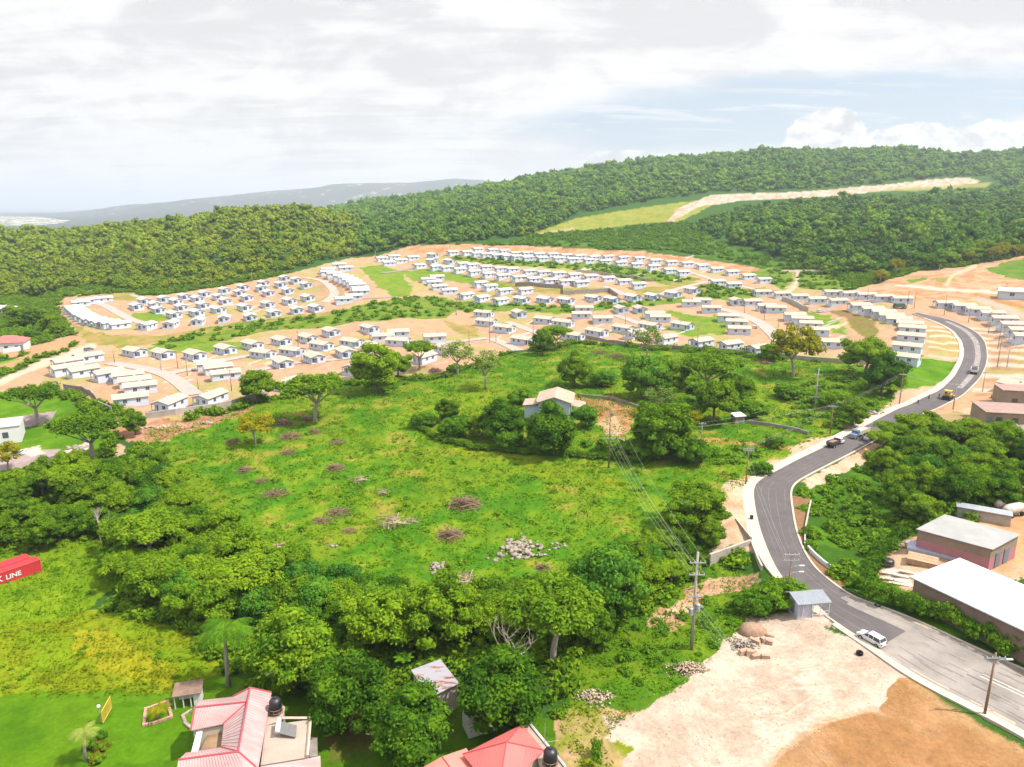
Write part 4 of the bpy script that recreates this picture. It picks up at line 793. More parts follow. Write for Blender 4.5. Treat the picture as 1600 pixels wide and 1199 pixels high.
# palms, banana, dead trees
def palm(name, P_, h, fr, label, nfr=16, leafm=None):
    t = empty(name, P_, 0, label, 'palm tree'); mb = MB(); mb.tube([(0, 0, -.3), (.1, 0, h*.5), (.25, .05, h)], [h*.035+.08, h*.025+.05, h*.02+.04], 8); mb.build('trunk', M['bark_pale'], t, sm=True)
    mb = MB(); rs = random.Random(3)
    for i in range(nfr):
        a = 2*math.pi*i/nfr+rs.uniform(-.2, .2); up = rs.uniform(-.1, .9); pts_ = []
        for k in range(7):
            s = k/6; pts_.append(np.array((.25+math.cos(a)*fr*s, .05+math.sin(a)*fr*s, h+fr*(up*s-(.5+.35*up)*s*s))))
        side = np.array((-math.sin(a), math.cos(a), 0))
        for k in range(6):
            for q in range(3):
                c0 = pts_[k]*(1-q/3)+pts_[k+1]*q/3
                for s2 in (-1, 1):
                    ln = fr*.28*math.sin(math.pi*min(1, (k+q/3)/6+.12)); e = c0+side*s2*ln+(pts_[k+1]-pts_[k])*.9-np.array((0, 0, ln*.45)); w_ = (pts_[k+1]-pts_[k])*.16
                    mb.face([c0-w_, c0+w_, e+w_*.3, e-w_*.3])
    mb.build('fronds', leafm or M['leaf_pale'], t); return t
p = at(357, 1073); palm('palm_tree', p, 7.6, 3.7, 'tall palm with drooping fronds beside the small garden hut', 20, M['leaf_bush'])
p = at(134, 1190); palm('palm_tree', p, 3.6, 1.7, 'short garden palm with a white stem left of the yellow gate', 12)
p = at(247, 1125); palm('palm_tree', p, 1.6, 1.5, 'small yellowish palm beside the pink stone border', 10, M['leaf_gold'])
p = at(1432, 810); palm('palm_tree', p, 1.5, 2.2, 'low pale-fronded palm behind the pink-walled workshop', 12, M['leaf_pale'])
def banana(P_, label):
    t = empty('banana_plant', P_, 0, label, 'plant'); mb = MB(); rs = random.Random(5); mb.tube([(0, 0, -.2), (0, 0, 1.6)], [.15, .1], 6); mb.build('stem', M['leaf_pale'], t); mb = MB()
    for i in range(8):
        a = i*.8; L_ = rs.uniform(1.6, 2.4); pr_ = None
        for k in range(5):
            s = k/4; c = np.array((math.cos(a)*L_*s*.6, math.sin(a)*L_*s*.6, 1.5+L_*(s*.9-s*s*.55))); w_ = .32*math.sin(math.pi*(s*.8+.12)); sd_ = np.array((-math.sin(a), math.cos(a), 0))*w_
            if pr_ is not None: mb.face([pr_[0], pr_[1], c+sd_, c-sd_])
            pr_ = (c-sd_, c+sd_)
    mb.build('leaves', M['leaf_bush'], t)
banana(at(632, 1052), 'banana plant with broad upright leaves left of the rusty-roofed shed')
def deadtree(P_, h, label, rs=random.Random(9), name='dead_tree', m=None):
    mb = MB()
    def br(p, d, L_, r, n):
        e = p+d*L_; mid = (p+e)/2+np.array((rs.uniform(-1, 1), rs.uniform(-1, 1), 0))*L_*.1; mb.tube([p, mid, e], [r, r*.75, r*.5], 5, cap=False)
        if n:
            for _ in range(3 if n > 1 else 2):
                d2 = d+np.array((rs.uniform(-.8, .8), rs.uniform(-.8, .8), rs.uniform(-.1, .5))); br(e, d2/np.linalg.norm(d2), L_*rs.uniform(.55, .75), r*.5, n-1)
    br(np.array((0, 0, -.2)), np.array((.05, 0, 1.0)), h*.42, h*.028, 4); o = mb.build(name, m or M['bark_pale']); o.location = tuple(P_); return tag(o, label, 'tree')
deadtree(at(158, 849), 6.5, 'bleached leafless tree standing at the corner of the left field')
deadtree(at(713, 492), 9, 'grey leafless bushy tree in the green belt below the white houses', random.Random(4), m=M['twig'])
deadtree(at(702, 388), 7, 'bare dark tree on the bare earth above the top houses', random.Random(6), m=M['bark'])
deadtree(at(800, 1098), 11.5, 'bare pale branches standing up through the huge round tree', random.Random(12)); 
# ---------------------------------------------------------------- bushes between things, and the far forest (nobody could count these)
def bushes(name, polys, dens, Rr_, leafm, label, nl=230, hf=.75, seed=1, core=.6, size=.17, ph=None, kind='stuff'):
    rs = np.random.default_rng(seed); tm = []
    for k in range(3): tm.append(crown(rs, 7, .42, (1, 1, hf), nl, size, core=core, updir=.6, jit=.7))
    Vs = []; Qs = []; o = 0; cnt = 0
    for poly in polys:
        W2 = world_poly(poly); lo = W2.min(0); hi = W2.max(0); k = int(dens*(hi[0]-lo[0])*(hi[1]-lo[1])); x = rs.uniform(lo[0], hi[0], k); y = rs.uniform(lo[1], hi[1], k)
        m_ = inpoly(x, y, W2); x = x[m_]; y = y[m_]; z = height(x, y)
        for a, b, c in zip(x, y, z):
            R = rs.uniform(*Rr_); V, Qq = tm[rs.integers(3)]; th = rs.uniform(0, 6.28); ct, st = math.cos(th), math.sin(th)
            v = np.stack([(V[:, 0]*ct-V[:, 1]*st)*R+a, (V[:, 0]*st+V[:, 1]*ct)*R+b, V[:, 2]*R*rs.uniform(.7, 1.2)+c+R*.15], 1); Vs.append(v); Qs.append(Qq+o); o += len(v); cnt += 1
    me = npmesh(name, np.vstack(Vs), np.vstack(Qs), leafm); ob = link(name, me); ob['kind'] = kind; print(name, cnt); return ob
WOODS = [[(-60,790),(0,772),(120,745),(190,728),(235,735),(290,790),(330,850),(420,905),(560,940),(700,965),(850,952),(960,890),(1050,850),(1085,880),(1040,930),(960,985),(900,1040),(870,1100),(700,1080),(560,1075),(440,1050),(340,1000),(250,960),(190,925),(172,858),(90,852),(-60,880)]]
bushes('undergrowth', WOODS, .11, (1.0, 2.1), M['leaf_mid'], '', seed=21)
bushes('undergrowth', [[(1250,775),(1290,750),(1345,728),(1380,700),(1450,675),(1600,700),(1640,800),(1500,800),(1425,830),(1345,922),(1300,897),(1258,850)]], .16, (.9, 1.9), M['leaf_bush'], '', seed=22)
bushes('undergrowth', [[(1180,915),(1235,915),(1245,958),(1170,972),(1150,960),(1130,930)], [(1040,960),(1120,930),(1160,960),(1120,1010),(1050,1060),(960,1080),(940,1000)]], .16, (.5, 1.2), M['leaf_bush'], '', seed=23)
bushes('shrubbery', [[(300,522),(330,512),(440,500),(520,490),(560,480),(650,464),(700,468),(710,488),(690,496),(600,500),(500,512),(400,520),(330,540),(262,548),(240,540)],
  [(690,472),(800,477),(900,480),(1000,470),(1070,466),(1080,471),(980,481),(880,489),(800,486),(720,487)], [(800,407),(870,411),(950,414),(1000,421),(1060,430),(1090,436),(1060,442),(1000,438),(950,431),(880,420),(800,415),(705,406),(690,402)],
  [(1090,448),(1180,453),(1192,463),(1150,469),(1092,467)], [(1245,428),(1300,430),(1340,450),(1310,455),(1250,450)], [(1208,420),(1238,424),(1240,438),(1223,450),(1185,436)]], .035, (1.0, 2.4), M['leaf_bush'], '', nl=110, seed=24, size=.22)
bushes('shrubbery', [[(660,655),(720,640),(760,690),(860,712),(950,718),(1000,716),(1110,700),(1110,690),(1000,690),(940,700),(900,690),(800,690),(750,690),(690,672),(655,668)],
  [(1255,600),(1330,585),(1400,612),(1380,640),(1330,665),(1270,680),(1240,650)], [(1130,700),(1190,705),(1180,740),(1140,760),(1110,740)], [(1045,585),(1130,580),(1180,600),(1170,650),(1110,650),(1070,625)], [(560,600),(620,590),(640,600),(600,612)]], .06, (1.0, 2.4), M['leaf_bush'], '', seed=25)
bushes('hillside_scrub', [[(640,388),(800,381),(832,369),(930,360),(1000,352),(1062,347),(1093,352),(1113,378),(1180,397),(1262,421),(1200,417),(1050,393),(900,385),(700,382)]], .035, (1.6, 3.4), M['leaf_bush'], '', nl=110, seed=26, size=.24)
_i = np.nonzero(UNP.ravel() & ~((PYG > 880) & (PXG > 1180)).ravel())[0]
_ar = (UU*0+1); _w = (DD**2); _w = _w.ravel()[_i]; _r = np.random.default_rng(77); _k = 9000; _s = _r.choice(_i, _k, p=_w/_w.sum())
def bushpts(name, idx, Rr_, leafm):
    rs = np.random.default_rng(31); tm = [crown(rs, 7, .42, (1, 1, .75), 150, .19, core=.6, updir=.6, jit=.7) for _ in range(3)]; Vs = []; Qs = []; o = 0
    for n_, i in enumerate(idx):
        a, b, c = XX.ravel()[i], YY.ravel()[i], ZG.ravel()[i]; R = rs.uniform(*Rr_); V, Qq = tm[n_ % 3]; Vs.append(V*np.array((R, R, R*rs.uniform(.7, 1.2)))+(a, b, c+R*.15)); Qs.append(Qq+o); o += len(V)
    link(name, npmesh(name, np.vstack(Vs), np.vstack(Qs), leafm))['kind'] = 'stuff'
bushpts('ground_cover_bushes', _s, (1.0, 2.3), M['leaf_mid'])
# hill forest
def hillforest():
    rs = np.random.default_rng(5); FOOT = np.array([(-900,480),(0,462),(60,466),(98,452),(150,450),(200,458),(260,452),(330,446),(400,436),(480,416),(540,402),(600,397),(640,384),(700,381),(760,378),(825,370),(860,355),(900,337),(1000,317),(1060,309),(1110,302),(1200,299),(1290,295),(1400,284),(1510,275),(1545,276),(1575,292),(2400,292)], float)
    LOWER = [(1078,362),(1100,346),(1140,336),(1180,326),(1200,327),(1290,319),(1320,316),(1420,311),(1500,303),(1560,296),(1700,290),(2300,284),(2300,420),(1640,400),(1560,404),(1480,417),(1410,432),(1372,449),(1335,452),(1300,432),(1240,416),(1180,393),(1140,380),(1108,368)]
    tmpl = {}
    for lod, (nb, nl, sz, co) in enumerate(((10, 190, .15, .75), (7, 56, .25, .82), (3, 16, .4, .95))):
        for v in range(3): tmpl[lod, v] = crown(rs, nb, (.38, .45, .6)[lod], (1, 1, .8), nl, sz, core=co, updir=.5, jit=.6)
    out = []
    for v0, v1, sp, R0 in ((430, 560, 4.8, 3.4), (560, 760, 5.2, 3.6), (760, 1050, 6.0, 3.9), (1050, 1350, 7.2, 4.6), (1350, 1750, 8.6, 5.4)):
        uu = 1.05; A_ = (v1**2-v0**2)/2*2*uu; k = int(A_/sp**2); D = np.sqrt(rs.uniform(v0**2, v1**2, k)); u = rs.uniform(-uu, uu, k); X_ = u*D
        # keep spacing even: jittered grid thinning
        key = np.floor(X_/sp).astype(np.int64)*100003+np.floor(D/sp).astype(np.int64); _, idx = np.unique(key, return_index=True); X_ = X_[idx]; D = D[idx]
        Z_ = height(X_, D); px, py = project(X_, D, Z_); n1 = (fbm(X_/15, D/15, 71)-.5)*8
        keep = (py+n1 < np.interp(px, FOOT[:, 0], FOOT[:, 1])-1) | inpoly(px, py+n1*.6, LOWER)
        X_, D, Z_ = X_[keep], D[keep], Z_[keep]; px = px[keep]; py = py[keep]; _rr = rs.random(len(px))
        lowr = inpoly(px, py, LOWER) & (D < 620)
        X_, D, Z_, px, py, lowr = (q_[~lowr | (_rr < .68)] for q_ in (X_, D, Z_, px, py, lowr)); patch = fbm(X_/40, D/40, 77); R = R0*rs.uniform(.5, 1.15, len(X_))*(.75+.6*patch)*np.where(lowr, 1.35, 1); R = R*(1+.4*(rs.random(len(R)) > .88)); out.append((X_, D, Z_, R, px))
    X_, D, Z_, R, px = (np.concatenate(q) for q in zip(*out)); left = (px < 560) & (D < 900); lod = np.where(D < 560, 0, np.where(D < 900, 1, 2))
    for nm, side, mt in (('hill_forest', left, M['leaf_hill_left']), ('hill_forest', ~left, M['leaf_hill'])):
        Vs = []; Qs = []; Ts = []; o = 0
        for l in range(3):
            for v in range(3):
                s_ = np.nonzero(side & (lod == l) & (np.arange(len(X_)) % 3 == v))[0]
                if not len(s_): continue
                V, Qq = tmpl[l, v]; th = rs.uniform(0, 6.28, len(s_)); ct, st = np.cos(th)[:, None], np.sin(th)[:, None]; r = R[s_][:, None]; hz_ = rs.uniform(.65, 1.5, len(s_))[:, None]
                vx = (V[None, :, 0]*ct-V[None, :, 1]*st)*r+X_[s_][:, None]; vy = (V[None, :, 0]*st+V[None, :, 1]*ct)*r+D[s_][:, None]; vz = V[None, :, 2]*r*hz_+Z_[s_][:, None]+r*hz_*.75
                Vs.append(np.stack([vx, vy, vz], -1).reshape(-1, 3)); Qs.append((Qq[None]+(np.arange(len(s_))*len(V))[:, None, None]).reshape(-1, 4)+o); o += Vs[-1].shape[0]; Ts.append(np.repeat(rs.random(len(s_)), len(V)))
        me = npmesh(nm, np.vstack(Vs), np.vstack(Qs), mt, False, np.repeat(np.concatenate(Ts)[:, None], 3, 1)); link(nm, me)['kind'] = 'stuff'; print(nm, side.sum(), len(me.polygons))
hillforest()
# meadow grass
def tufts(name, polys, dens, hgt, leafm, seed, nq=5, wid=.35, ex=None):
    rs = np.random.default_rng(seed); Cs = []
    for poly in polys:
        W2 = world_poly(poly); lo = W2.min(0); hi = W2.max(0); k = int(dens*(hi[0]-lo[0])*(hi[1]-lo[1])); x = rs.uniform(lo[0], hi[0], k); y = rs.uniform(lo[1], hi[1], k); m_ = inpoly(x, y, W2) & (rs.random(k) < fbm(x/5, y/5, seed)*1.5-.1); x = x[m_]; y = y[m_]
        Cs.append(np.stack([x, y, height(x, y)], 1))
    Cc = np.vstack(Cs); k = len(Cc); C5 = np.repeat(Cc, nq, 0)+rs.normal(size=(k*nq, 3))*np.array((wid, wid, 0)); C5[:, 2] += rs.uniform(.1, 1, k*nq)*hgt; nn = rs.normal(size=(k*nq, 3))*.75; nn[:, 2] += 1.5
    V, Qq = leafquads(C5, nn, wid*.45, rs, .6); link(name, npmesh(name, V, Qq, leafm))['kind'] = 'stuff'; print(name, k)
bushes('meadow_weeds', [MEADOW], .035, (.3, .95), M['leaf_bush'], '', nl=60, seed=61, core=.5, size=.24, hf=.6)
bushes('field_weeds', [[(0,856),(120,840),(172,846),(182,905),(150,955),(330,1005),(332,1058),(270,1083),(0,1088)],[(870,1105),(890,1050),(950,980),(1060,925),(1130,870),(1180,895),(1240,940),(1165,975),(1130,1015),(1100,1042),(1050,1080),(930,1110)]], .06, (.25, .6), M['leaf_bush'], '', nl=60, seed=62, core=.5, size=.24, hf=.6)
tufts('meadow_grass', [MEADOW], 1.1, .45, M['grass'], 51, 5, .55)
tufts('meadow_grass', [[(0,856),(120,840),(172,846),(182,905),(130,960),(60,985),(0,1000)],[(870,1105),(890,1050),(950,980),(1060,925),(1130,870),(1180,895),(1240,940),(1165,975),(1130,1015),(1100,1042),(1050,1080),(930,1110)],[(1340,935),(1430,958),(1520,990),(1620,1035),(1620,1010),(1500,955),(1400,910),(1350,905)]], 2.2, .4, M['grass'], 52, 5, .4)
tufts('dry_grass', [[(0,975),(60,975),(150,957),(260,975),(330,1005),(332,1058),(270,1083),(0,1088)],[(870,1110),(930,1100),(1000,1110),(940,1150),(960,1220),(920,1220),(890,1170)]], 2.4, .4, M['grass_dry'], 53, 5, .4)
# ---------------------------------------------------------------- foreground buildings (corner points brought back from the picture onto planes of known height)
pinkroof = mat('faded pink roof sheet', (.37, .305, .30), .6, col2=(.34, .19, .19), scale=.5, streak=(.6, 2.2, 1)); corrugate(pinkroof, (0, 9, 0), .35)
redroof = mat('red roof sheet', (.50, .11, .10), .55, var=.1, scale=.4); redroof2 = mat('light red roof sheet', (.55, .17, .14), .6, var=.08, scale=.4)
redcap = mat('red ridge cap', (.36, .06, .08), .5); slabc = mat('weathered flat roof', (.36, .285, .245), .9, col2=(.27, .21, .17), scale=.45, bump=.1); oldflat = mat('brown old flat roof', (.26, .17, .1), .95, col2=(.13, .08, .045), scale=.7, bump=.3)
wallpale = mat('cream wall', (.45, .38, .33), .9, var=.08)
def zpt(o, sc, x, y, z): return atz(o[0]+x/sc, o[1]+y/sc, z)
def shrink(poly, k): c = np.mean(poly, 0); return [tuple((c+(np.array(p)-c)*k)[:2]) for p in poly]
o1 = (260, 1040); s1 = 6.154; q = lambda x, y, z: zpt(o1, s1, x, y, z)
A_, N_, S_, B_ = q(805,215,4.9), q(1010,262,3.7), q(880,1010,3.7), q(690,830,4.9); S2 = q(860,978,3.9); E_ = q(115,908,4.9); E2 = q(185,840,3.7); V1 = q(525,785,3.7); V2 = q(552,560,3.7); D_ = q(785,350,4.7); C_ = q(275,405,4.7); C1 = q(235,625,3.7); C2_ = q(330,335,3.9); T1 = q(640,300,3.9); G1 = q(60,1260,3.7); G2 = q(900,1260,3.7)
h1 = empty('house', (0, 0, 0), 0, 'house with faded pink hipped roof, flat concrete terrace and sunken brown courtyard', 'house')
mb = MB()
for f in ([A_,N_,S_,S2,B_], [A_,D_,V2,V1,B_], [C_,D_,V2,C1], [C_,C2_,T1,D_], [T1,A_,D_], [E_,E2,V1,B_], [E_,B_,S2,G2,G1]): mb.slab(f, .1)
rf = mb.build('roof', pinkroof, h1)
mb = MB()
for a, b in ((A_,B_),(C_,D_),(E_,B_),(B_,S2),(V2,D_),(A_,T1),(A_,N_),(C1,C_),(V1,B_)): mb.tube([a+(0,0,.04), b+(0,0,.04)], .09, 5)
mb.build('ridge_cap', redcap, rf)
mb = MB(); seam = mat('pink sheet seam', (.30,.15,.16), .6)
def seams(a, b, c, d, n_):      # ribs running from edge a-b (ridge) to edge d-c (eave)
    for k in range(1, n_): t_ = k/n_; mb.tube([a*(1-t_)+b*t_+(0,0,.02), d*(1-t_)+c*t_+(0,0,.02)], .018, 3)
seams(A_, B_, S_, N_, 26); seams(C_, D_, V2, C1, 16); seams(C_, D_, T1, C2_, 14); seams(E_, B_, G2, G1, 22); seams(E_, B_, V1, E2, 14); seams(D_, B_, V1, V2, 12); mb.build('roof_seam', seam, rf)
mb = MB(); mb.prism(shrink([A_, N_, S_, G2, G1, E_, E2, V1, V2], .93), -.6, 3.45); mb.prism(shrink([C1, C2_, T1, A_, V2], .93), -.6, 3.4); mb.build('wall', wallpale, h1)
F1, F2, F3, F4, F5, F6 = [q(*p, 3.25) for p in ((955,580),(1385,520),(1355,885),(905,960),(1140,400),(1120,520))]; F0 = q(1010,300,3.25)
mb = MB(); mb.slab([F1, F4, F3, F2], .25); mb.slab([F0, F1, F6, F5][::-1], .25); mb.prism(shrink([F1, F4, F3, F2], .95), -.6, 3.05); mb.prism(shrink([F0, F1, F6, F5], .9), -.6, 3.05); mb.build('terrace', slabc, h1)
mb = MB(); up = np.array((0, 0, .2)); 
for a, b in ((F2,F3),(F6,F2)): mb.tube([a+up, b+up], .16, 4)
mb.build('parapet', M['pavement'], h1)
mb = MB(); mb.slab([q(*p, 3.45) for p in ((905,972),(1320,905),(1480,868),(1490,1120),(890,1120))][::-1], .1); mb.build('roof', pinkroof, h1)
K1 = [q(*p, 2.6) for p in ((435,590),(556,575),(530,800),(315,835))]; mb = MB(); mb.slab(K1[::-1], .2); mb.prism(shrink(K1, .98), -.5, 2.4); mb.build('courtyard_roof', oldflat, h1)
mb = MB(); mb.slab([q(*p, 3.3) for p in ((290,640),(350,618),(305,822),(240,830))][::-1], .12); mb.build('gutter_slab', M['white'], h1)
mb = MB(); mb.slab([q(*p, 1.6) for p in ((1380,690),(1450,690),(1455,870),(1375,880))][::-1], .2); mb.prism([tuple(q(*p, 1.5)[:2]) for p in ((1385,700),(1445,700),(1448,865),(1380,870))], -.5, 1.45); mb.build('annex', M['wallgrey'], h1)
def tank(name, p, r, h, label):
    t = empty(name, p, 0, label, 'water tank'); mb = MB(); mb.tube([(0,0,0),(0,0,.06),(0,0,h*.28),(0,0,h*.3),(0,0,h*.55),(0,0,h*.57),(0,0,h*.8),(0,0,h*.92),(0,0,h)], [r*.96,r,r,r*1.03,r*1.0,r*1.03,r,r*.72,r*.3], 20); mb.build('tank_body', M['black'], t, sm=True)
    mb = MB(); mb.tube([(0,0,h*.97),(0,0,h*1.06)], r*.3, 12); mb.build('lid', M['black'], t)
    mb = MB()
    for z in (.25, .62):
        pts_ = [(math.cos(i*math.pi/8)*r*1.12, math.sin(i*math.pi/8)*r*1.12, z) for i in range(17)]; mb.tube(pts_, .03, 4)
    for i in range(8): a = i*math.pi/4; mb.tube([(math.cos(a)*r*1.12, math.sin(a)*r*1.12, -.3), (math.cos(a)*r*1.12, math.sin(a)*r*1.12, .62)], .03, 4)
    mb.build('rack', M['wood'], t); return t
tank('water_tank', q(1055,455,3.25)+np.array((0,0,.05)), .62, 1.75, 'black water tank in a slatted rack on the pink-roofed house')
t = empty('solar_water_heater', q(1130,660,3.27), 0, 'solar water heater with white drum and grey panel on the concrete terrace', 'solar heater'); o_ = q(1130,660,3.27)
cs_ = [q(1095,535,4.0)-o_, q(1255,575,3.6)-o_, q(1242,692,3.45)-o_, q(1085,650,3.85)-o_]; mb = MB(); mb.slab(cs_[::-1], .06); mb.build('panel', mat('solar panel', (.12,.12,.12), .3, var=.2, scale=3), t)
mb = MB(); mb.tube([cs_[0]+(-.15,.1,.12), cs_[3]+(-.2,.0,.12)], .26, 14); mb.build('drum', M['white'], t, sm=True)
mb = MB()
for c in cs_: mb.tube([(c[0]*.9, c[1]*.9, 0), (c[0]*.95, c[1]*.95, c[2])], .025, 5)
mb.build('stand', M['metalgrey'], t)
# second house
o2 = (640, 1020); q = lambda x, y, z: zpt(o2, s1, x, y, z); h2 = empty('house', (0, 0, 0), 0, 'house with bright red pyramid roof and pale red lower wing, bottom centre', 'house')
L_, K_, R_, N2, PK = q(510,975,3.5), q(1080,690,3.5), q(1292,938,3.5), q(850,1400,3.5), q(935,860,5.3)
mb = MB(); [mb.slab(f, .1) for f in ([PK,L_,N2],[PK,N2,R_],[PK,R_,K_],[PK,K_,L_])]; rf = mb.build('roof', redroof, h2)
mb = MB(); [mb.tube([PK+(0,0,.03), c+(0,0,.03)], .06, 5) for c in (L_, K_, R_, N2)]
for t_ in np.linspace(.08, .92, 14): a = L_*(1-t_)+N2*t_; b = (L_*(1-t_)+PK*t_) if t_ < .5 else (N2*t_+PK*(1-t_)); mb.tube([a+(0,0,.02), b+(0,0,.03)], .02, 3)
for t_ in np.linspace(.06, .94, 16): a = R_*(1-t_)+N2*t_; b = (R_*(1-t_)+PK*t_) if t_ < .5 else (N2*t_+PK*(1-t_)); mb.tube([a+(0,0,.02), b+(0,0,.03)], .02, 3)
mb.build('roof_seam', redcap, rf); mb = MB(); mb.prism(shrink([L_, K_, R_, N2], .92), -.5, 3.35); mb.build('wall', wallpale, h2)
a, b, c, d, e, f = q(310,1000,3.3), q(560,1330,3.3), q(280,1420,2.6), q(60,1140,2.6), q(545,918,2.8), q(760,1240,2.8)
mb = MB(); mb.slab([a,d,c,b], .1); mb.slab([a,b,f,e], .1); w2_ = mb.build('roof', redroof2, h2); mb = MB(); mb.tube([a+(0,0,.03), b+(0,0,.03)], .05, 5); mb.build('ridge_cap', redcap, w2_); mb = MB(); mb.prism(shrink([d,c,f,e], .93), -.5, 2.5); mb.build('wall', wallpale, h2)
a, b, c, d = q(1098,715,3.05), q(1155,690,3.05), q(1500,1110,3.05), q(1300,1200,3.05); mb = MB(); mb.slab([a,d,c,b], .2); mb.prism(shrink([a,d,c,b], .96), -.5, 2.85); mb.build('terrace', slabc, h2); mb = MB(); mb.tube([a+(0,0,.15),b+(0,0,.15),c+(0,0,.15)], .13, 4); mb.build('parapet', M['white'], h2)
mb = MB(); mb.tube([q(1300,860,3.3), q(1300,860,3.3)+(0,0,2.2)], .03, 5); mb.tube([q(1300,860,5.2), q(1430,845,5.3)], .02, 4); mb.build('antenna', M['metalgrey'], h2)
tank('water_tank', q(1352,1075,3.1), .66, 1.8, 'black water tank standing beside the bright red pyramid roof')
# rusty shed
rust = mat('rusty zinc sheet', (.27, .26, .29), .6, col2=(.22, .07, .03), scale=.6, streak=(.6, 2.2, 1)); corrugate(rust, (6, 6, 0), .4)
rust.node_tree.nodes['Color Ramp'].color_ramp.elements[0].position = .40; rust.node_tree.nodes['Color Ramp'].color_ramp.elements[1].position = .46
sh = empty('shed', (0, 0, 0), 0, 'shed with streaked rusty zinc roof half hidden among the mango trees', 'shed'); cs_ = [atz(642,1047,2.9), atz(688,1030,3.1), atz(718,1068,2.9), atz(672,1090,2.7)]
mb = MB(); mb.slab(cs_[::-1], .06); mb.build('roof', rust, sh); mb = MB(); mb.prism(shrink(cs_, .9), -1, 2.65); mb.build('wall', wallpale, sh)
p = at(748, 1138); hb = boxhouse('store_room', p, rad(22), 3.0, 2.2, 1.7, M['white'], M['concrete'], .05, 0, 'small pale block store in the shade under the huge round tree', 'hut', doors=[(.9, -1.1, .7, 1.5, 'y')])
p = at(297, 1098); hb = empty('garden_hut', p, rad(14), 'little open garden hut with brown roof beside the tall palm', 'hut'); brn = mat('brown shingle', (.17, .11, .085), .9, var=.3)
mb = MB(); mb.slab([(-1.6,-1,1.75),(1.5,-1,1.75),(1.5,1.1,2.1),(-1.6,1.1,2.1)], .1); mb.build('roof', brn, hb); mb = MB(); mb.box((.95,0,.8),(.75,1.5,1.8)); mb.box((0,.85,.8),(2.6,.1,1.8)); mb.build('wall', M['white'], hb)
for x in (-1.4, -.5, .3): mb = MB(); mb.box((x,-.8,.8),(.1,.1,1.8)); mb.build('post', M['white'], hb)
mb = MB(); line = [at(225,1135), at(228,1110), at(262,1098), at(268,1122), at(240,1132)]; 
for a, b in zip(line, line[1:]+[line[0]]):
    k = int(np.hypot(*(b-a)[:2])/.35)+1
    for i in range(k): c = a+(b-a)*i/k; mb.box((c[0], c[1], c[2]+.15), (.3, .25, .3), rz=random.random())
tag(mb.build('stone_border', mat('pink stone', (.42,.24,.18), .9, var=.25)), 'pink stone border of a garden bed in front of the hut', 'garden border')
mb = MB(); line = [at(298,1112), at(286,1120), at(290,1132), at(300,1140)]
for a, b in zip(line, line[1:]):
    for i in range(5): c = a+(b-a)*i/5; mb.box((c[0], c[1], c[2]+.12), (.35, .25, .25), rz=random.random())
tag(mb.build('stone_border', M['rock']), 'curved stone edging between the garden hut and the pink-roofed house', 'garden border')
# yellow gate leaf and garden lamp
p = at(161, 1132); d = at(175, 1108)-p; ll = float(np.hypot(d[0], d[1])); gt = empty('gate', p, math.atan2(d[1], d[0]), 'yellow slatted gate standing open on the lower left lawn', 'gate'); yl = mat('yellow paint', (.50, .36, .05), .6)
mb = MB(); mb.box((ll/2,0,1.55),(ll,.06,.08)); mb.box((ll/2,0,.15),(ll,.06,.08)); mb.box((.04,0,.85),(.08,.07,1.5)); mb.box((ll-.04,0,.85),(.08,.07,1.5)); mb.build('gate_frame', yl, gt)
mb = MB(); [mb.box((.12+i*(ll-.2)/14,0,.85),(.07,.03,1.35)) for i in range(15)]; mb.build('slat_panel', yl, gt)
p = at(158, 1130); lp = empty('garden_lamp', p, 0, 'garden lamp with a white globe beside the yellow gate', 'lamp'); mb = MB(); mb.tube([(0,0,-.1),(0,0,1.9)], .05, 8); mb.build('post', M['metalgrey'], lp); mb = MB(); mb.tube([(0,0,1.9),(0,0,2.0),(0,0,2.15),(0,0,2.3),(0,0,2.36)], [.07,.17,.21,.14,.03], 12); mb.build('globe', M['white'], lp, sm=True)
# farmhouse
p = at(868, 648); fh = empty('farmhouse', p, rad(-8), 'cream-roofed two storey farmhouse with side wings in the middle of the meadow', 'house'); fw = mat('pale blue wall', (.42,.48,.58), .85, var=.05); fr = mat('cream farmhouse roof', (.35,.28,.22), .8, col2=(.27,.21,.16), scale=.5)
mb = MB(); mb.prism([(-3.2,-4.2),(3.2,-4.2),(3.2,4.2),(-3.2,4.2)], -1, 5.4); mb.add([(-3.2,-4.2,5.4),(3.2,-4.2,5.4),(0,-4.2,6.9),(-3.2,4.2,5.4),(3.2,4.2,5.4),(0,4.2,6.9)], [(0,1,2),(5,4,3),(0,2,5,3),(1,4,5,2)]); mb.build('wall', fw, fh)
fh.scale = (1.2,1.1,.86)
mb = MB(); mb.slab([(-3.9,-3.2,5.25),(0,-4.9,7.0),(0,4.8,7.0),(-3.9,4.8,5.25)][::-1], .12); mb.slab([(3.9,-4.9,5.2),(0,-4.9,7.0),(0,4.8,7.0),(3.9,4.8,5.2)], .12); mb.slab([(-3.9,-3.2,5.25),(-3.4,-4.9,5.3),(0,-4.9,7.0)], .12); mb.build('roof', fr, fh)
mb = MB(); mb.slab([(-6.8,-2.8,3.5),(-3.1,-3,4.2),(-3.1,3,4.2),(-6.8,3,3.5)], .12); rf = mb.build('wing_roof', fr, fh); mb = MB(); mb.prism([(-6.4,-2.3),(-3.1,-2.3),(-3.1,2.5),(-6.4,2.5)], -1, 3.45); mb.build('wing', fw, fh)
mb = MB(); mb.slab([(3.1,-2.5,4.0),(6.3,-2.5,3.2),(6.3,3,3.2),(3.1,3,4.0)], .12); mb.build('porch_roof', fr, fh)
for x, y in ((6,-2.2),(6,2.7)): mb = MB(); mb.tube([(x,y,-.5),(x,y,3.1)], .1, 8); mb.build('post', M['white'], fh)
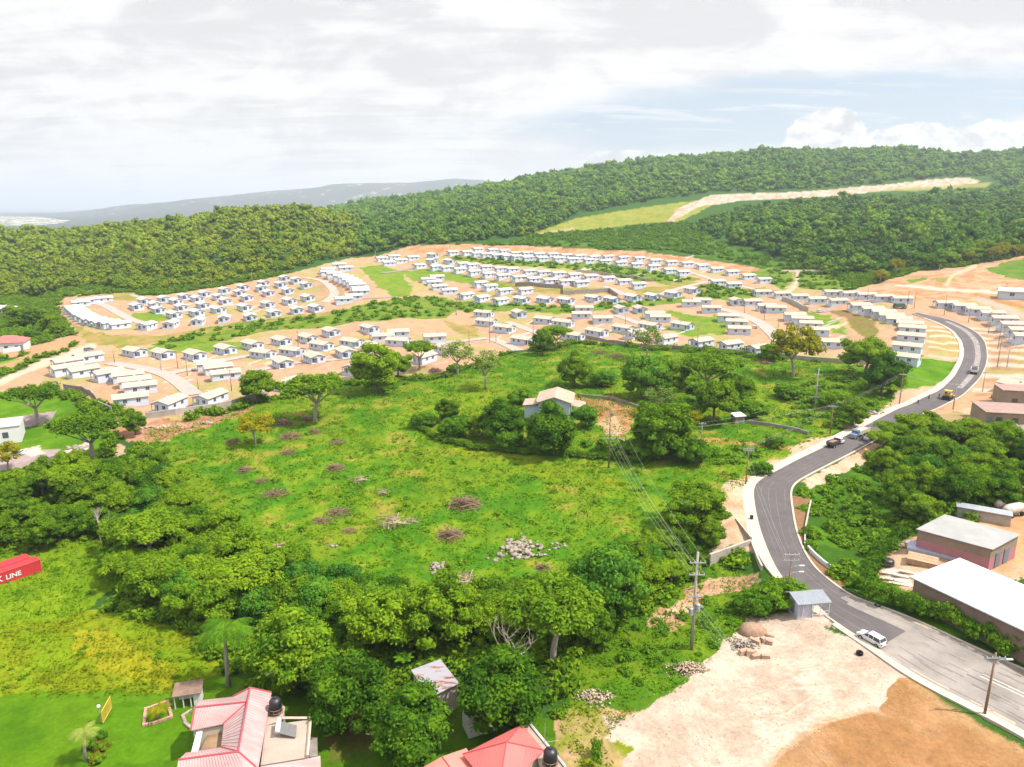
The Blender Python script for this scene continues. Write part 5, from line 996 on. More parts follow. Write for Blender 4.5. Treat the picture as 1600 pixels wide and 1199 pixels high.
for x, z, w_ in ((-.9,4.3,2.2),(1.6,1.4,1.2)): mb = MB(); mb.box((x,-4.2,z),(w_,.1,.9)); mb.build('window', mat('brown louvre', (.25,.17,.14), .5), fh)
mb = MB(); mb.box((3.2,-.5,1.1),(.1,1.2,2.2)); mb.build('door', M['door'], fh)
# white warehouse and pink workshop
def quadbuilding(name, pix, z, label, roofm, wallm, band=None, gz=.4, cat='building', tilt=0):
    c = [atz(x, y, z+(tilt if i in (0, 3) else 0)) for i, (x, y) in enumerate(pix)]; t = empty(name, (0,0,0), 0, label, cat); mb = MB(); mb.slab(c[::-1], .12); mb.slab([p+(0,0,.0) for p in c], .12) if False else None; mb.build('roof', roofm, t)
    s = shrink(c, .955); mb = MB(); mb.prism(s, gz-1.5, z-.12); mb.build('wall', wallm, t)
    if band: s2 = shrink(c, .9565); mb = MB(); mb.prism(s2, gz-1.4, gz+1.9); mb.build('painted_band', band, t)
    return t, c, s
whroof = mat('white sheet roof', (.52,.52,.53), .5, var=.03, scale=.15); greyroof = mat('pale grey sheet roof', (.25,.252,.25), .6, var=.15, scale=.3); corrugate(whroof, (5,3,0), .15)
t, c, s = WH = quadbuilding('warehouse', [(1499.7,871.7),(1421,901),(1760,1062),(1830,1010)], 4.4, 'long warehouse with bright white roof behind the green hedge', whroof, mat('brown block wall', (.25,.17,.13), .9, col2=(.17,.12,.1), scale=.6), gz=.5)
mb = MB(); c4 = [np.array(k) for k in c]
for k in np.linspace(.03, .97, 26): mb.tube([c4[0]*(1-k)+c4[3]*k+(0,0,.03), c4[1]*(1-k)+c4[2]*k+(0,0,.03)], .035, 3)
mb.build('roof_seam', mat('dull sheet joint', (.40,.40,.42), .6), t)
mb = MB(); mb.tube([c4[1]+(0,0,-.05), c4[2]+(0,0,-.05)], .11, 6); mb.build('gutter', M['metalgrey'], t)
pk = mat('pink painted wall', (.42,.17,.22), .9, col2=(.3,.15,.16), scale=.6); t, c, s = quadbuilding('workshop', [(1476.3,803.7),(1431.2,826.7),(1551.3,859),(1595.3,835.4)], 4.5, 'pink-walled workshop with a pale grey flat roof', greyroof, mat('tan bare wall', (.27,.2,.15), .9, col2=(.2,.15,.12), scale=.8), pk, .9, tilt=.3)
a, b = np.array(s[2]), np.array(s[3]); d = (b-a)/np.linalg.norm(b-a); nrm = np.array((d[1], -d[0])); ctr = np.mean(np.array(s), 0); nrm = nrm if nrm@(a-ctr) > 0 else -nrm
for k, w_ in ((.3,1.5),(.62,1.6)): mb = MB(); m_ = a+(b-a)*k+nrm*.06; mb.box((*m_, 2.1), (w_, .1, 2.4), rz=math.atan2(d[1], d[0])); mb.build('doorway', M['door'], t)
p = at(1535, 812); bb = boxhouse('lean_to', p, rad(-30), 8, 1.6, 1.8, M['concrete'], M['metalgrey'], .2, .2, 'long low grey lean-to roof behind the pink workshop', 'shed')
p = atz(1592,870,1.0); 
# yard stock
def stack(name, label, px, py, n, l, w_, h, rz, m, gap=.05, rows=1, cat='building material'):
    p = at(px, py); t = empty(name, p, rz, label, cat)
    for j in range(rows):
        for i in range(n): mb = MB(); mb.box((0, (i-(n-1)/2)*(w_+gap), h/2+j*(h+.03)), (l, w_, h), rz=random.uniform(-.01,.01)); mb.build('beam', m, t)
steel = mat('blue grey steel', (.30,.34,.42), .5, var=.15, scale=2); timber = mat('timber', (.34,.22,.14), .9, var=.25, scale=2)
stack('beam_stack', 'stack of long blue-grey beams against the pink workshop wall', 1459, 863, 7, 7.5, .42, .45, rad(-33), steel); stack('beam_stack', 'pile of short brown timber blocks in front of the blue-grey beams', 1441, 880, 3, 4.2, .9, .9, rad(-33), timber, .1)
for i, (x, y) in enumerate(((1398,908),(1410,902),(1420,896),(1392,898),(1404,914),(1385,906))):
    p = at(x, y); mb = MB(); mb.box((0,0,.12),(2.6,.7,.24)); o = mb.build('concrete_slab', M['pavement'], bevel=.02); o.location = tuple(p); o.rotation_euler = (0,0,rad(-32+i*2)); tag(o, f'pale concrete slab lying in the yard, {ORD[i]} of the loose slabs by the hedge', 'slab', 'loose slabs in the yard')
p = at(1386, 884); t = tank('water_tank', p, .95, 1.25, 'squat black tank standing at the back corner of the yard')
for i, (x, y, lb) in enumerate(((1570,796,'rear cream mixer drum lying beside the orange yard'),(1583,806,'front cream mixer drum on wheels beside the orange yard'))):
    p = at(x, y); t = empty('mixer_drum', p, rad(20), lb, 'tank'); mb = MB(); mb.tube([(-2.4,0,1.2),(-2.2,0,1.25),(-1.4,0,1.4),(1,0,1.5),(2,0,1.6),(2.3,0,1.6)], [.5,.75,.95,.95,.6,.35], 16); mb.build('drum', mat('dusty drum', (.42,.38,.34), .7, var=.2), t, sm=True)
    mb = MB(); mb.box((0,-.5,.5),(4.4,.15,.2)); mb.box((0,.5,.5),(4.4,.15,.2)); mb.box((-1.5,0,.75),(.2,1,.6)); mb.box((1.4,0,.75),(.2,1,.6)); mb.build('chassis', M['metalgrey'], t)
    for x_ in (-1.3, 1.3):
        for y_ in (-.7,.7): mb = MB(); mb.tube([(x_,y_-.12,.45),(x_,y_+.12,.45)], .45, 14); mb.build('wheel', M['rubber'], t)
boxhouse('shed', at(1604,778), rad(20), 5, 3, 2.6, mat('maroon wall', (.2,.07,.06), .8), M['houseroof'], .3, .3, 'small shed with cream roof and maroon wall at the right edge', 'shed')
# shelter by the road
p = at(1262, 958); bs = empty('roadside_hut', p, rad(8), 'small grey hut with open porch and zinc roof beside the lower road', 'hut')
mb = MB(); mb.slab([(-2.5,-1.5,2.35),(2.5,-1.5,2.35),(2.2,.5,3.2),(-2.8,.5,3.2)], .07); mb.slab([(-2.8,.5,3.2),(2.2,.5,3.2),(2.2,1.8,2.5),(-2.8,1.8,2.5)], .07); mb.build('roof', corrugate(mat('zinc roof', (.24,.26,.30), .5, var=.1), (14,0,0), .5), bs)
mb = MB(); mb.prism([(-2.2,-1.1),(-.1,-1.1),(-.1,1.3),(-2.2,1.3)], -.5, 2.45); mb.build('wall', mat('lilac wall', (.40,.41,.5), .8), bs); mb = MB(); mb.box((-2.2,.2,1.2),(.1,.9,1.9)); mb.build('door', M['door'], bs)
for x, y in ((2.3,-1.3),(1.0,-1.3),(-.1,-1.3),(-1.6,-1.35),(2.1,1.5)): mb = MB(); mb.tube([(x,y,-.3),(x,y,2.5)], .05, 6); mb.build('post', M['white'], bs)
mb = MB(); [mb.tube([(-.1,-1.3,z),(2.3,-1.3,z)], .03, 5) for z in (.5,.95)]; mb.build('rail', M['white'], bs)
mb = MB(); mb.box((1.1,0,.1),(2.4,2.6,.25)); mb.build('floor_slab', M['pavement'], bs)
# houses at the far left
def hipbox(name, p, rz, W_, D_, h, rise, rm, wm, label):
    t = empty(name, p, rz, label, 'house'); mb = MB(); mb.prism([(-W_/2,-D_/2),(W_/2,-D_/2),(W_/2,D_/2),(-W_/2,D_/2)], -1.5, h); mb.build('wall', wm, t); a, b = W_/2+.5, D_/2+.5; r0 = max(0, a-b); k = [(-a,-b,h),(a,-b,h),(a,b,h),(-a,b,h),(-r0,0,h+rise),(r0,0,h+rise)]
    mb = MB(); mb.add(k, [(0,1,5,4),(1,2,5),(2,3,4,5),(3,0,4),(0,3,2,1)]); mb.build('roof', rm, t)
    for i in range(3): mb = MB(); mb.box((-W_*.3+i*W_*.3,-D_/2,1.5),(1.2,.1,1.2)); mb.build('window', M['glassdark'], t)
    mb = MB(); mb.box((W_*.42,-D_/2,1.05),(1,.1,2.1)); mb.build('door', M['door'], t); return t
hipbox('house', at(16, 546), rad(20), 12, 9, 3.4, 2.2, redroof, M['white'], 'white house with pinkish red hipped roof at the far left edge'); hipbox('house', at(4, 490), rad(20), 12, 8, 3, 1.6, M['houseroof_white'], wallpale, 'pale-roofed house showing between trees at the far left edge')
mb = MB(); a = at(3,548); b = at(42,541); tag(wallrun('garden_wall', [(5,552),(25,549),(46,545)], 1.6, .25, M['white'], None), 'white garden wall in front of the far left red-roofed house', 'wall')
boxhouse('building', at(3, 688), rad(28), 9, 8, 4.2, M['white'], M['houseroof_white'], .2, .1, 'white flat-roofed building cut by the left edge beside the lawn', 'building', [(1.5,-4,1.2,1.4,2.2,'y'),(-2,-4,1.2,1.4,2.2,'y')])
put_tree('y', at(12, 735), 3.4, 'yellow-green tree in front of the white building at the left edge')
# ---------------------------------------------------------------- shipping containers with lettering
cred = mat('red container paint', (.50,.035,.045), .5, var=.08, scale=.5); corrugate(cred, (20,0,0), .5)
p1 = at(66, 893); p2 = at(0, 914); d = (p2-p1)[:2]; d /= np.linalg.norm(d); rz = math.atan2(-d[1], -d[0]); nrm = np.array((-d[1], d[0])); nrm = -nrm if nrm[1] > 0 else nrm
def container(off, shift, label, text):
    c = p1[:2]+d*(4.65+shift)-nrm*(.93+off); t = empty('shipping_container', (*c, float(height(*c))-.1), rz, label, 'container', None); t.scale = (.76,)*3; mb = MB(); mb.box((0,0,1.3),(12.1,2.4,2.5)); mb.build('box_shell', cred, t)
    mb = MB()
    for x in (-6.05,6.05):
        for y in (-1.18,1.18): mb.box((x,y,1.3),(.16,.16,2.62))
    for z in (.06,2.56):
        for y in (-1.2,1.2): mb.box((0,y,z),(12.1,.1,.14))
        for x in (-6.07,6.07): mb.box((x,0,z),(.1,2.3,.14))
    mb.build('corner_frame', mat('red frame paint', (.46,.05,.06), .5), t)
    for y in (-.6,.6): mb = MB(); mb.box((6.08,y,1.3),(.06,1.12,2.3)); dd = mb.build('door', cred, t); mb = MB(); [mb.tube([(6.14,y+e,.2),(6.14,y+e,2.45)], .025, 5) for e in (-.3,.3)]; mb.build('lock_bar', M['metalgrey'], dd)
    if text:
        for txt, x0, sz in (('K', -2.0, 1.35), ('LINE', -.35, 1.1)):
            cu = bpy.data.curves.new('lettering', 'FONT'); cu.body = txt; cu.size = sz*1.25; cu.extrude = .01; cu.offset = .035; ob = bpy.data.objects.new('tmp', cu); COL.objects.link(ob); bpy.context.view_layer.update()
            me = bpy.data.meshes.new_from_object(ob); bpy.data.objects.remove(ob); me.materials.clear(); me.materials.append(M['white']); lo_ = bpy.data.objects.new('lettering', me); COL.objects.link(lo_); lo_.parent = t; lo_.location = (x0, -1.27, .82); lo_.rotation_euler = (rad(90), 0, 0)
    return t
container(0, 0, 'near red shipping container with white lettering on the left field', True); container(2.1, .6, 'rear red shipping container just behind the lettered one', False)
# ---------------------------------------------------------------- vehicles
def wheel(t, x, y, r, w_=.24):
    mb = MB(); mb.tube([(x,y-w_/2,r),(x,y+w_/2,r)], r, 18); wh = mb.build('wheel', M['rubber'], t); s = 1 if y > 0 else -1; mb = MB(); mb.tube([(x,y+s*(w_/2-.03),r),(x,y+s*(w_/2+.01),r)], r*.62, 12); mb.build('rim', M['metalgrey'], wh)
def car(name, p, rz, paint_, label, suv=False, sc=1):
    t = empty(name, p, rz, label, 'car'); t.scale = (sc*.78,)*3; k = 1.12 if suv else 1.0; hw = .9
    prof = [(-2.2,.3),(-2.28,.55),(-2.22,.92*k),(-2.05,1.0*k),(1.1,.98*k),(2.0,.86*k),(2.25,.62),(2.28,.32)]; mb = MB(); n_ = len(prof)
    L2 = [(x,-hw*(1-.12*max(0,(abs(x)-1.6)/.7)),z) for x,z in prof]; R2 = [(x,-y,z) for x,y,z in L2]; mb.add(L2+R2, [tuple(range(n_)), tuple(range(2*n_-1,n_-1,-1))]+[(i,n_+i,n_+(i+1)%n_,(i+1)%n_) for i in range(n_)]); mb.build('body', paint_, t, bevel=.08)
    b0 = -2.1 if suv else -1.85; top = 1.66 if suv else 1.42; g_ = [(b0,.95*k),(b0+.28,top-.06),(-.2,top),(.35,top-.04),(1.15,.96*k)]
    def sec(f, y): return [(x,y*(1 if z < 1.2 else .82),z) for x,z in f]
    mb = MB(); a = sec(g_,-.84); b = sec(g_,.84); n_ = 5; mb.add(a+b, [tuple(range(n_)), tuple(range(2*n_-1,n_-1,-1))]+[(i,n_+i,n_+(i+1)%n_,(i+1)%n_) for i in range(n_)]); mb.build('windows', M['glassdark'], t)
    mb = MB(); mb.box((b0/2+.28,0,top),(abs(b0)+.1,1.36,.06)); rf = mb.build('roof', paint_, t, bevel=.03)
    mb = MB()
    for y in (-1,1):
        for f in ([(b0,.95*k),(b0+.28,top)],[(1.15,.96*k),(.35,top-.02)],[(-.75,.96*k),(-.75,top)],[(.1,.97*k),(.05,top)]): mb.tube([(f[0][0],y*.86,f[0][1]),(f[1][0],y*.71,f[1][1])], .045, 5)
    mb.build('pillar', paint_, t)
    for y in (-.62,.62):
        mb = MB(); mb.box((2.16,y,.72),(.16,.4,.16)); mb.build('headlight', M['white'], t); mb = MB(); mb.box((-2.24,y*1.1,.88),(.1,.28,.3)); mb.build('tail_light', cred, t)
    for x in (-1.42,1.42):
        for y in (-.82,.82): wheel(t, x, y, .35)
    return t
pw = mat('white car paint', (.62,.62,.64), .25, var=.01, spec=.6); pr_ed = mat('red car paint', (.4,.03,.03), .3, spec=.6); psil = mat('silver car paint', (.4,.42,.47), .3, metal=.3); 
def head(px, py, qx, qy): a = at(px, py); b = at(qx, qy); return math.atan2(b[1]-a[1], b[0]-a[0])
car('car', at(1361, 1003), head(1385,1014,1338,989), pw, 'white car parked on the worn asphalt beside the pavement', True)
car('car', at(1560, 623), head(1545,621,1575,624), pr_ed, 'red car parked behind the mauve-roofed block building'); car('car', at(1533, 646), head(1545,647,1520,644), psil, 'silver car parked left of the tan block building'); car('car', at(1530, 653), head(1520,648,1540,660), pw, 'white car nosed up beside the silver one by the scrub')
car('car', at(26, 711), rad(180), pw, 'small white car on the left parking bay', False); car('car', at(1281, 488), rad(35), pw, 'pale car on the dark patch above the brown cut bank', True)
car('car', at(1352, 474), rad(170), psil, 'silver car between the two terraces below the right forest'); car('car', at(1302, 468), rad(175), pr_ed, 'red car in front of the upper terrace below the right forest'); car('car', at(1177, 513), rad(170), pw, 'white car on the drive beside the curving concrete street')
car('car', at(139, 548), rad(60), mat('teal car paint', (.1,.16,.2), .4), 'dark teal vehicle at the bend of the pale earth track', True); car('car', at(693, 453.5), rad(80), M['black'], 'black vehicle at the end of the stacked white houses')
def truck(p, rz, label, bedm, cabm, load=None, bed_len=4.6, raised=False, sc=1.0):
    t = empty('truck', p, rz, label, 'truck'); t.scale = (sc*.8,)*3
    mb = MB(); mb.box((2.6,0,1.35),(1.1,2.1,1.1)); mb.box((3.7,0,1.1),(1.3,1.7,.85)); mb.box((2.55,0,2.15),(1.2,2.0,.65), taper=.88); mb.build('cab', cabm, t, bevel=.06)
    mb = MB(); mb.box((3.15,0,2.1),(.06,1.7,.5)); mb.build('windscreen', M['glassdark'], t); mb = MB(); mb.box((2.6,0,2.12),(.7,2.03,.42)); mb.build('side_window', M['glassdark'], t); mb = MB(); mb.box((4.38,0,1.1),(.06,1.2,.6)); mb.build('grille', M['metalgrey'], t); mb = MB(); mb.box((4.45,0,.6),(.2,2.2,.3)); mb.build('bumper', M['metalgrey'], t)
    mb = MB(); mb.box((0,-.45,.85),(8,.18,.3)); mb.box((0,.45,.85),(8,.18,.3)); mb.build('chassis', M['black'], t)
    x0 = -4.0; x1 = x0+bed_len+1.2; bx = MB(); cx_ = (x0+x1)/2; bl = x1-x0; bx.box((cx_,0,1.15),(bl,2.3,.14)); bx.box((cx_,-1.15,1.75),(bl,.1,1.2)); bx.box((cx_,1.15,1.75),(bl,.1,1.2)); bx.box((x1-.05,0,1.95),(.12,2.3,1.6)); bx.box((x0+.05,0,1.6),(.1,2.3,.9)); bd = bx.build('dump_bed', bedm, t)
    for i in range(6):
        for y in (-1.23,1.23): mb = MB(); mb.box((x0+.4+i*(bl-.8)/5,y,1.72),(.12,.08,1.1)); mb.build('rib', bedm, bd)
    if load: mb = MB(); mb.box((cx_-.1,0,1.75),(bl-.3,2.15,.9), taper=.75); mb.build('load', load, t)
    for x in (3.5,-1.4,-2.7):
        for y in (-.98,.98): wheel(t, x, y, .5, .32 if x > 0 else .5)
    return t
dkm = mat('dark dump bed', (.07,.055,.055), .7, var=.3, scale=2); tarp = mat('pale grey tarp', (.42,.42,.44), .7, var=.1)
truck(at(1305, 697), head(1290,699,1330,683), 'empty dark dump truck parked nearest on the upper road', dkm, M['white'], mat('brown load', (.2,.12,.1), .9), 3.6, sc=.82)
truck(at(1343, 682), head(1362,671,1322,688), 'blue-cabbed dump truck with pale covered load behind the dark truck', tarp, mat('blue cab', (.16,.24,.38), .4), M['pavement'], 5.4, sc=1.0)
truck(at(1522, 583), head(1522,583,1531,562), 'dump truck driving away up the curve of the new road', M['white'], M['white'], M['black'], 4.6)
# paver, roller
yel = mat('machine yellow', (.45,.28,.04), .6, var=.25, scale=2)
p = at(1480, 624); pv_ = empty('road_paver', p, head(1470,626,1492,612), 'yellow and black road paver working on the new asphalt', 'paving machine'); pv_.scale = (.8,)*3; mb = MB(); mb.box((0,0,.9),(4.2,2.4,1.0)); mb.build('body', M['black'], pv_, bevel=.05); mb = MB(); mb.box((.2,0,1.75),(2.6,2.3,.7)); mb.box((-1.3,-.8,1.8),(.5,.5,.9)); mb.box((-1.3,.8,1.8),(.5,.5,.9)); mb.build('deck', yel, pv_, bevel=.04)
mb = MB(); mb.box((2.6,0,.7),(1.4,3.0,.8), taper=1.15); mb.build('hopper', yel, pv_); mb = MB(); mb.box((-2.4,0,.35),(.9,3.6,.5)); mb.build('screed', M['black'], pv_)
for y in (-1,1): mb = MB(); mb.box((0,y*1.15,.4),(3.6,.4,.7)); mb.build('track', M['rubber'], pv_, bevel=.1)
mb = MB(); [mb.tube([(x,y,2),(x,y,3.1)], .04, 5) for x in (-.9,.9) for y in (-1,1)]; mb.box((0,0,3.15),(2.3,2.4,.08)); mb.build('canopy', yel, pv_)
for i, (x, y) in enumerate(((-.5,-.6),(.4,.5),(-.2,.7))): mb = MB(); mb.box((x,y,2.3),(.4,.4,.45)); mb.build('seat', M['black'], pv_)
p = at(1357, 688); rl = empty('road_roller', p, head(1350,688,1364,682), 'yellow road roller half hidden by trees beside the trucks', 'road roller'); rl.scale = (.8,)*3; mb = MB(); mb.box((0,0,1.2),(2.6,1.5,.9)); mb.build('body', yel, rl, bevel=.06)
for x in (-1.3,1.4): mb = MB(); mb.tube([(x,-.85,.65),(x,.85,.65)], .65, 18); mb.build('roller_drum', M['metalgrey'], rl)
mb = MB(); [mb.tube([(x,y,1.6),(x,y,2.7)], .04, 5) for x in (-.5,.7) for y in (-.6,.6)]; mb.box((.1,0,2.75),(1.7,1.6,.1)); mb.build('canopy', yel, rl)
p = at(1404, 482); ex = empty('cement_mixer_truck', p, rad(10), 'dark green covered truck at the start of the new asphalt', 'truck'); ex.scale = (.85,)*3; mb = MB(); mb.box((0,0,1.7),(6,2.4,1.9), taper=.82); mb.build('cover', mat('dark green tarp', (.05,.075,.05), .8, var=.3), ex, bevel=.15); mb = MB(); mb.box((3.6,0,1.4),(1.3,2.2,1.7)); mb.build('cab', M['metalgrey'], ex, bevel=.08)
for x in (-2,3.4):
    for y in (-1,1): wheel(ex, x, y, .5)
# ---------------------------------------------------------------- people
def person(p, rz, shirt, trous, label, helmet, lean=0.0, stride=.15):
    t = empty('person', p, rz, label, 'person'); t.scale = (.85,)*3; mb = MB()
    V = [(0,0,.95),(0,0,1.15),(0,0,1.38),(0,0,1.5),(0,.02,1.62),(0,.02,1.72),(-.12,0,.9),(-.13,stride,.5),(-.13,stride*.6,.06),(-.13,stride*.6+.16,.03),(.12,0,.9),(.13,-stride,.5),(.13,-stride*1.4,.06),(.13,-stride*1.4+.16,.03),(-.2,0,1.4),(-.27,.05,1.12),(-.25,.22,.9),(-.24,.28,.84),(.2,0,1.4),(.28,0,1.12),(.27,.12,.88),(.26,.16,.81)]
    E = [(0,1),(1,2),(2,3),(3,4),(4,5),(0,6),(6,7),(7,8),(8,9),(0,10),(10,11),(11,12),(12,13),(2,14),(14,15),(15,16),(16,17),(2,18),(18,19),(19,20),(20,21)]
    Rr_ = [.15,.14,.15,.06,.1,.09,.1,.075,.05,.05,.1,.075,.05,.05,.06,.05,.04,.035,.06,.05,.04,.035]
    me = bpy.data.meshes.new('body'); me.from_pydata(V, E, []); o = bpy.data.objects.new('body', me); COL.objects.link(o); o.parent = t; sk_ = o.modifiers.new('Skin', 'SKIN'); su = o.modifiers.new('Sub', 'SUBSURF'); su.levels = 1; su.render_levels = 1
    lay = me.skin_vertices[0].data if me.skin_vertices else None
    if lay is None: bpy.context.view_layer.update(); lay = me.skin_vertices[0].data
    for i, r in enumerate(Rr_): lay[i].radius = (r, r)
    lay[0].use_root = True; me.materials.append(mat('skin', (.14,.07,.045), .6))
    mb = MB(); mb.tube([(0,0,.98),(0,0,1.2),(0,0,1.42),(0,0,1.47)], [.175,.18,.2,.12], 12); mb.tube([(-.2,0,1.42),(-.27,.04,1.2)], [.085,.075], 8); mb.tube([(.2,0,1.42),(.28,0,1.2)], [.085,.075], 8); mb.build('shirt', shirt, t, sm=True)
    mb = MB(); mb.tube([(0,0,.86),(0,0,1.0)], [.17,.175], 12); mb.tube([(-.12,0,.92),(-.13,stride,.5),(-.13,stride*.6,.1)], [.12,.095,.075], 8); mb.tube([(.12,0,.92),(.13,-stride,.5),(.13,-stride*1.4,.1)], [.12,.095,.075], 8); mb.build('trousers', trous, t, sm=True)
    mb = MB(); mb.tube([(0,.02,1.68),(0,.02,1.71),(0,.02,1.78),(0,.02,1.83)], [.15,.12,.1,.03], 12); mb.build('hard_hat', helmet, t, sm=True)
vest = mat('orange vest', (.5,.12,.03), .7); navy = mat('navy cloth', (.02,.03,.07), .8); redc = mat('red cloth', (.35,.03,.03), .8)
person(at(1347, 689), rad(200), yel, navy, 'person in a yellow top standing in front of the road roller', M['white']); person(at(1467, 622), rad(100), redc, navy, 'person in a red top standing at the left of the paver', yel); person(at(1451, 624), rad(60), redc, navy, 'person in dark clothes and red top walking on the road below the paver', M['white']); person(at(1434, 632), rad(30), navy, navy, 'person in navy standing on the edge of the pavement farthest from the paver', M['white'])
# ---------------------------------------------------------------- poles and cables
PT = {}
def pole(key, px, py, pyt, label, m=None, r=.13, arms=(), lamp=(), trafo=False, group='utility poles', rot=0.0, pxt=None, armw=1.1):
    P_ = at(px, py); h = htop(P_, pyt); t = empty('utility_pole', P_, rot, label, 'utility pole', group); m = m or M['wood']; mb = MB(); mb.tube([(0,0,-.3),(0,0,h)], [r*1.2,r*.75], 8); mb.build('pole_shaft', m, t, sm=True); ends = []
    for k in arms:
        z = h*k; mb = MB(); mb.box((0,-r,z),(armw*2,.1,.13)); ar = mb.build('crossarm', M['metalgrey'], t)
        for x in (-armw*.9,-armw*.35,armw*.35,armw*.9): mb = MB(); mb.tube([(x,-r,z+.05),(x,-r,z+.28)], [.06,.04], 6); mb.build('insulator', M['white'], ar); ends.append(np.array((P_[0]+x*math.cos(rot), P_[1]+x*math.sin(rot), P_[2]+z+.28)))
    for k in lamp: z = h*k; mb = MB(); mb.tube([(0,0,z),(.5,0,z+.35),(1.3,0,z+.45)], .04, 6); la = mb.build('lamp_arm', M['metalgrey'], t); mb = MB(); mb.box((1.6,0,z+.44),(.7,.22,.12)); mb.build('lamp_head', M['white'], la)
    if trafo:
        for x, z in ((-.42,.41),(.42,.45)): mb = MB(); mb.tube([(x,-.2,h*z-.5),(x,-.2,h*z+.45),(x,-.2,h*z+.55)], [.3,.3,.1], 12); mb.build('transformer', M['metalgrey'], t)
    if not ends: ends = [P_+np.array((0,0,h-.2))]
    PT[key] = ends; return t
pole('a', 1080, 1015, 863, 'tall grey pole with twin transformers and four crossarms above the gully', M['polegrey'], .2, (.45,.56,.78,.9), trafo=True, armw=1.0)
pole('b', 951, 731, 638, 'dark pole in the meadow below the bare yard', M['wood'], .15, (.5,.57,.92), armw=1.2); pole('c', 1538, 1118, 1020, 'leaning brown pole with a street lamp at the lower right road edge', M['wood'], .13, (.92,), (.84,))
pole('d', 1229, 945, 866, 'wooden pole with two lamp arms beside the roadside hut', M['wood'], .12, (.88,.99), (.6,.72)); pole('e', 1165, 757, 698, 'pole with a pale crossarm at the left of the road bend', M['wood'], .12, (.95,.9)); pole('f', 1297, 678, 634, 'pole on the verge behind the parked dark dump truck', M['wood'], .13, (.97,))
pole('g', 1272, 648, 575, 'grey lattice-armed pole in the grass left of the road', M['polegrey'], .16, (.38,.62,.85), armw=1.0); pole('h', 1405, 632, 583, 'pole beside the pale verge below the lawn', M['wood'], .12, (.95,)); pole('i', 1489, 640, 600, 'pole standing in front of the road paver', M['polegrey'], .13, (.95,), (.88,))
SM = [(1095,697,660),(1558,574,530),(1559,545,508),(1544,522,486),(1513,504,481),(1475,493,459),(1535,612,580),(1418,476,454),(1428,482,455),(1310,464,445),(1355,470,449),(179,567,547),(252,579,550),(278,576,547),(293,588,562),(310,609,575),(362,611,577),(466,542,516),(472,570,532),(578,530,512),(765,536,486),(775,535,510),(733,540,515),(1089,547,510),(977,507,482),(1003,500,477),(833,523,498),(1216,512,493),(1163,490,470),(1194,500,478),(548,402,383),(555,401,384),(505,352,345),(587,402,393),(620,397,391),(447,432,424),(394,441,425),(247,465,458),(1573,448,442),(1573,574,545)]
DES = {0:'slim pole behind the short grass left of the orange dirt track'}
for i, (px, py, pt) in enumerate(SM):
    nm_ = 'left of' if px < 800 else 'right of'; sect = 'in the upper estate' if py < 500 and px < 1250 else ('on the right slope' if px > 1250 else 'in the lower estate')
    same = sorted([q[0] for q in SM[1:] if (('in the upper estate' if q[1] < 500 and q[0] < 1250 else ('on the right slope' if q[0] > 1250 else 'in the lower estate')) == sect)])
    lab = DES.get(i) or f'thin dark pole standing {sect}, {ORD[same.index(px)]} from the left'
    pole('s%d' % i, px, py, pt, lab, M['wood'] if i % 3 else M['polegrey'], .11, (.93,) if py-pt > 22 else (), group='thin poles of the estate', armw=.8)
def cable(a, b, sag, label, r=.022):
    r *= .6
    a = np.array(a); b = np.array(b); pts_ = [a+(b-a)*t-np.array((0,0,4*sag*t*(1-t))) for t in np.linspace(0,1,13)]; mb = MB(); mb.tube(pts_, r, 3, cap=False); tag(mb.build('overhead_cable', M['wire']), label, 'cable', 'overhead cables')
def span(A2, B2, txt, n_=4, sag=1.2, r=.022):
    for i in range(n_): cable(A2[i % len(A2)], B2[i % len(B2)], sag, f'{ORD[i]} thin cable of the span {txt}', r)
span([PT['b'][k] for k in (0,1,2,3,8,11)], [PT['a'][k] for k in (8,9,10,11,12,15)], 'from the meadow pole to the transformer pole', 6, 1.5, .022)
span(PT['b'][4:8], PT['f'], 'from the meadow pole over the large yard tree', 3, 1.2, .014); span(PT['f'], PT['h'], 'from the dump truck pole to the lawn pole', 3, .8, .014); span(PT['e'], PT['f'], 'following the road up to the dump truck', 3, .8, .014)
span(PT['d'], PT['e'], 'hanging over the road bend', 2, 1.0); span(PT['c'], PT['d'], 'from the leaning brown pole to the hut', 3, .8); span(PT['h'], PT['i'], 'from the lawn pole towards the paver', 2, .5); span(PT['g'], PT['s0'], 'crossing the short grass left of the road', 2, .8)
e0 = np.array((at(1225,1199)[0]-1, at(1225,1199)[1]-14, 9.5)); span([PT['a'][k] for k in (0,1,2,3,4)], [e0+np.array((i*.5,0,0)) for i in range(5)], 'running from the transformer pole towards the viewer', 5, .6, .016)
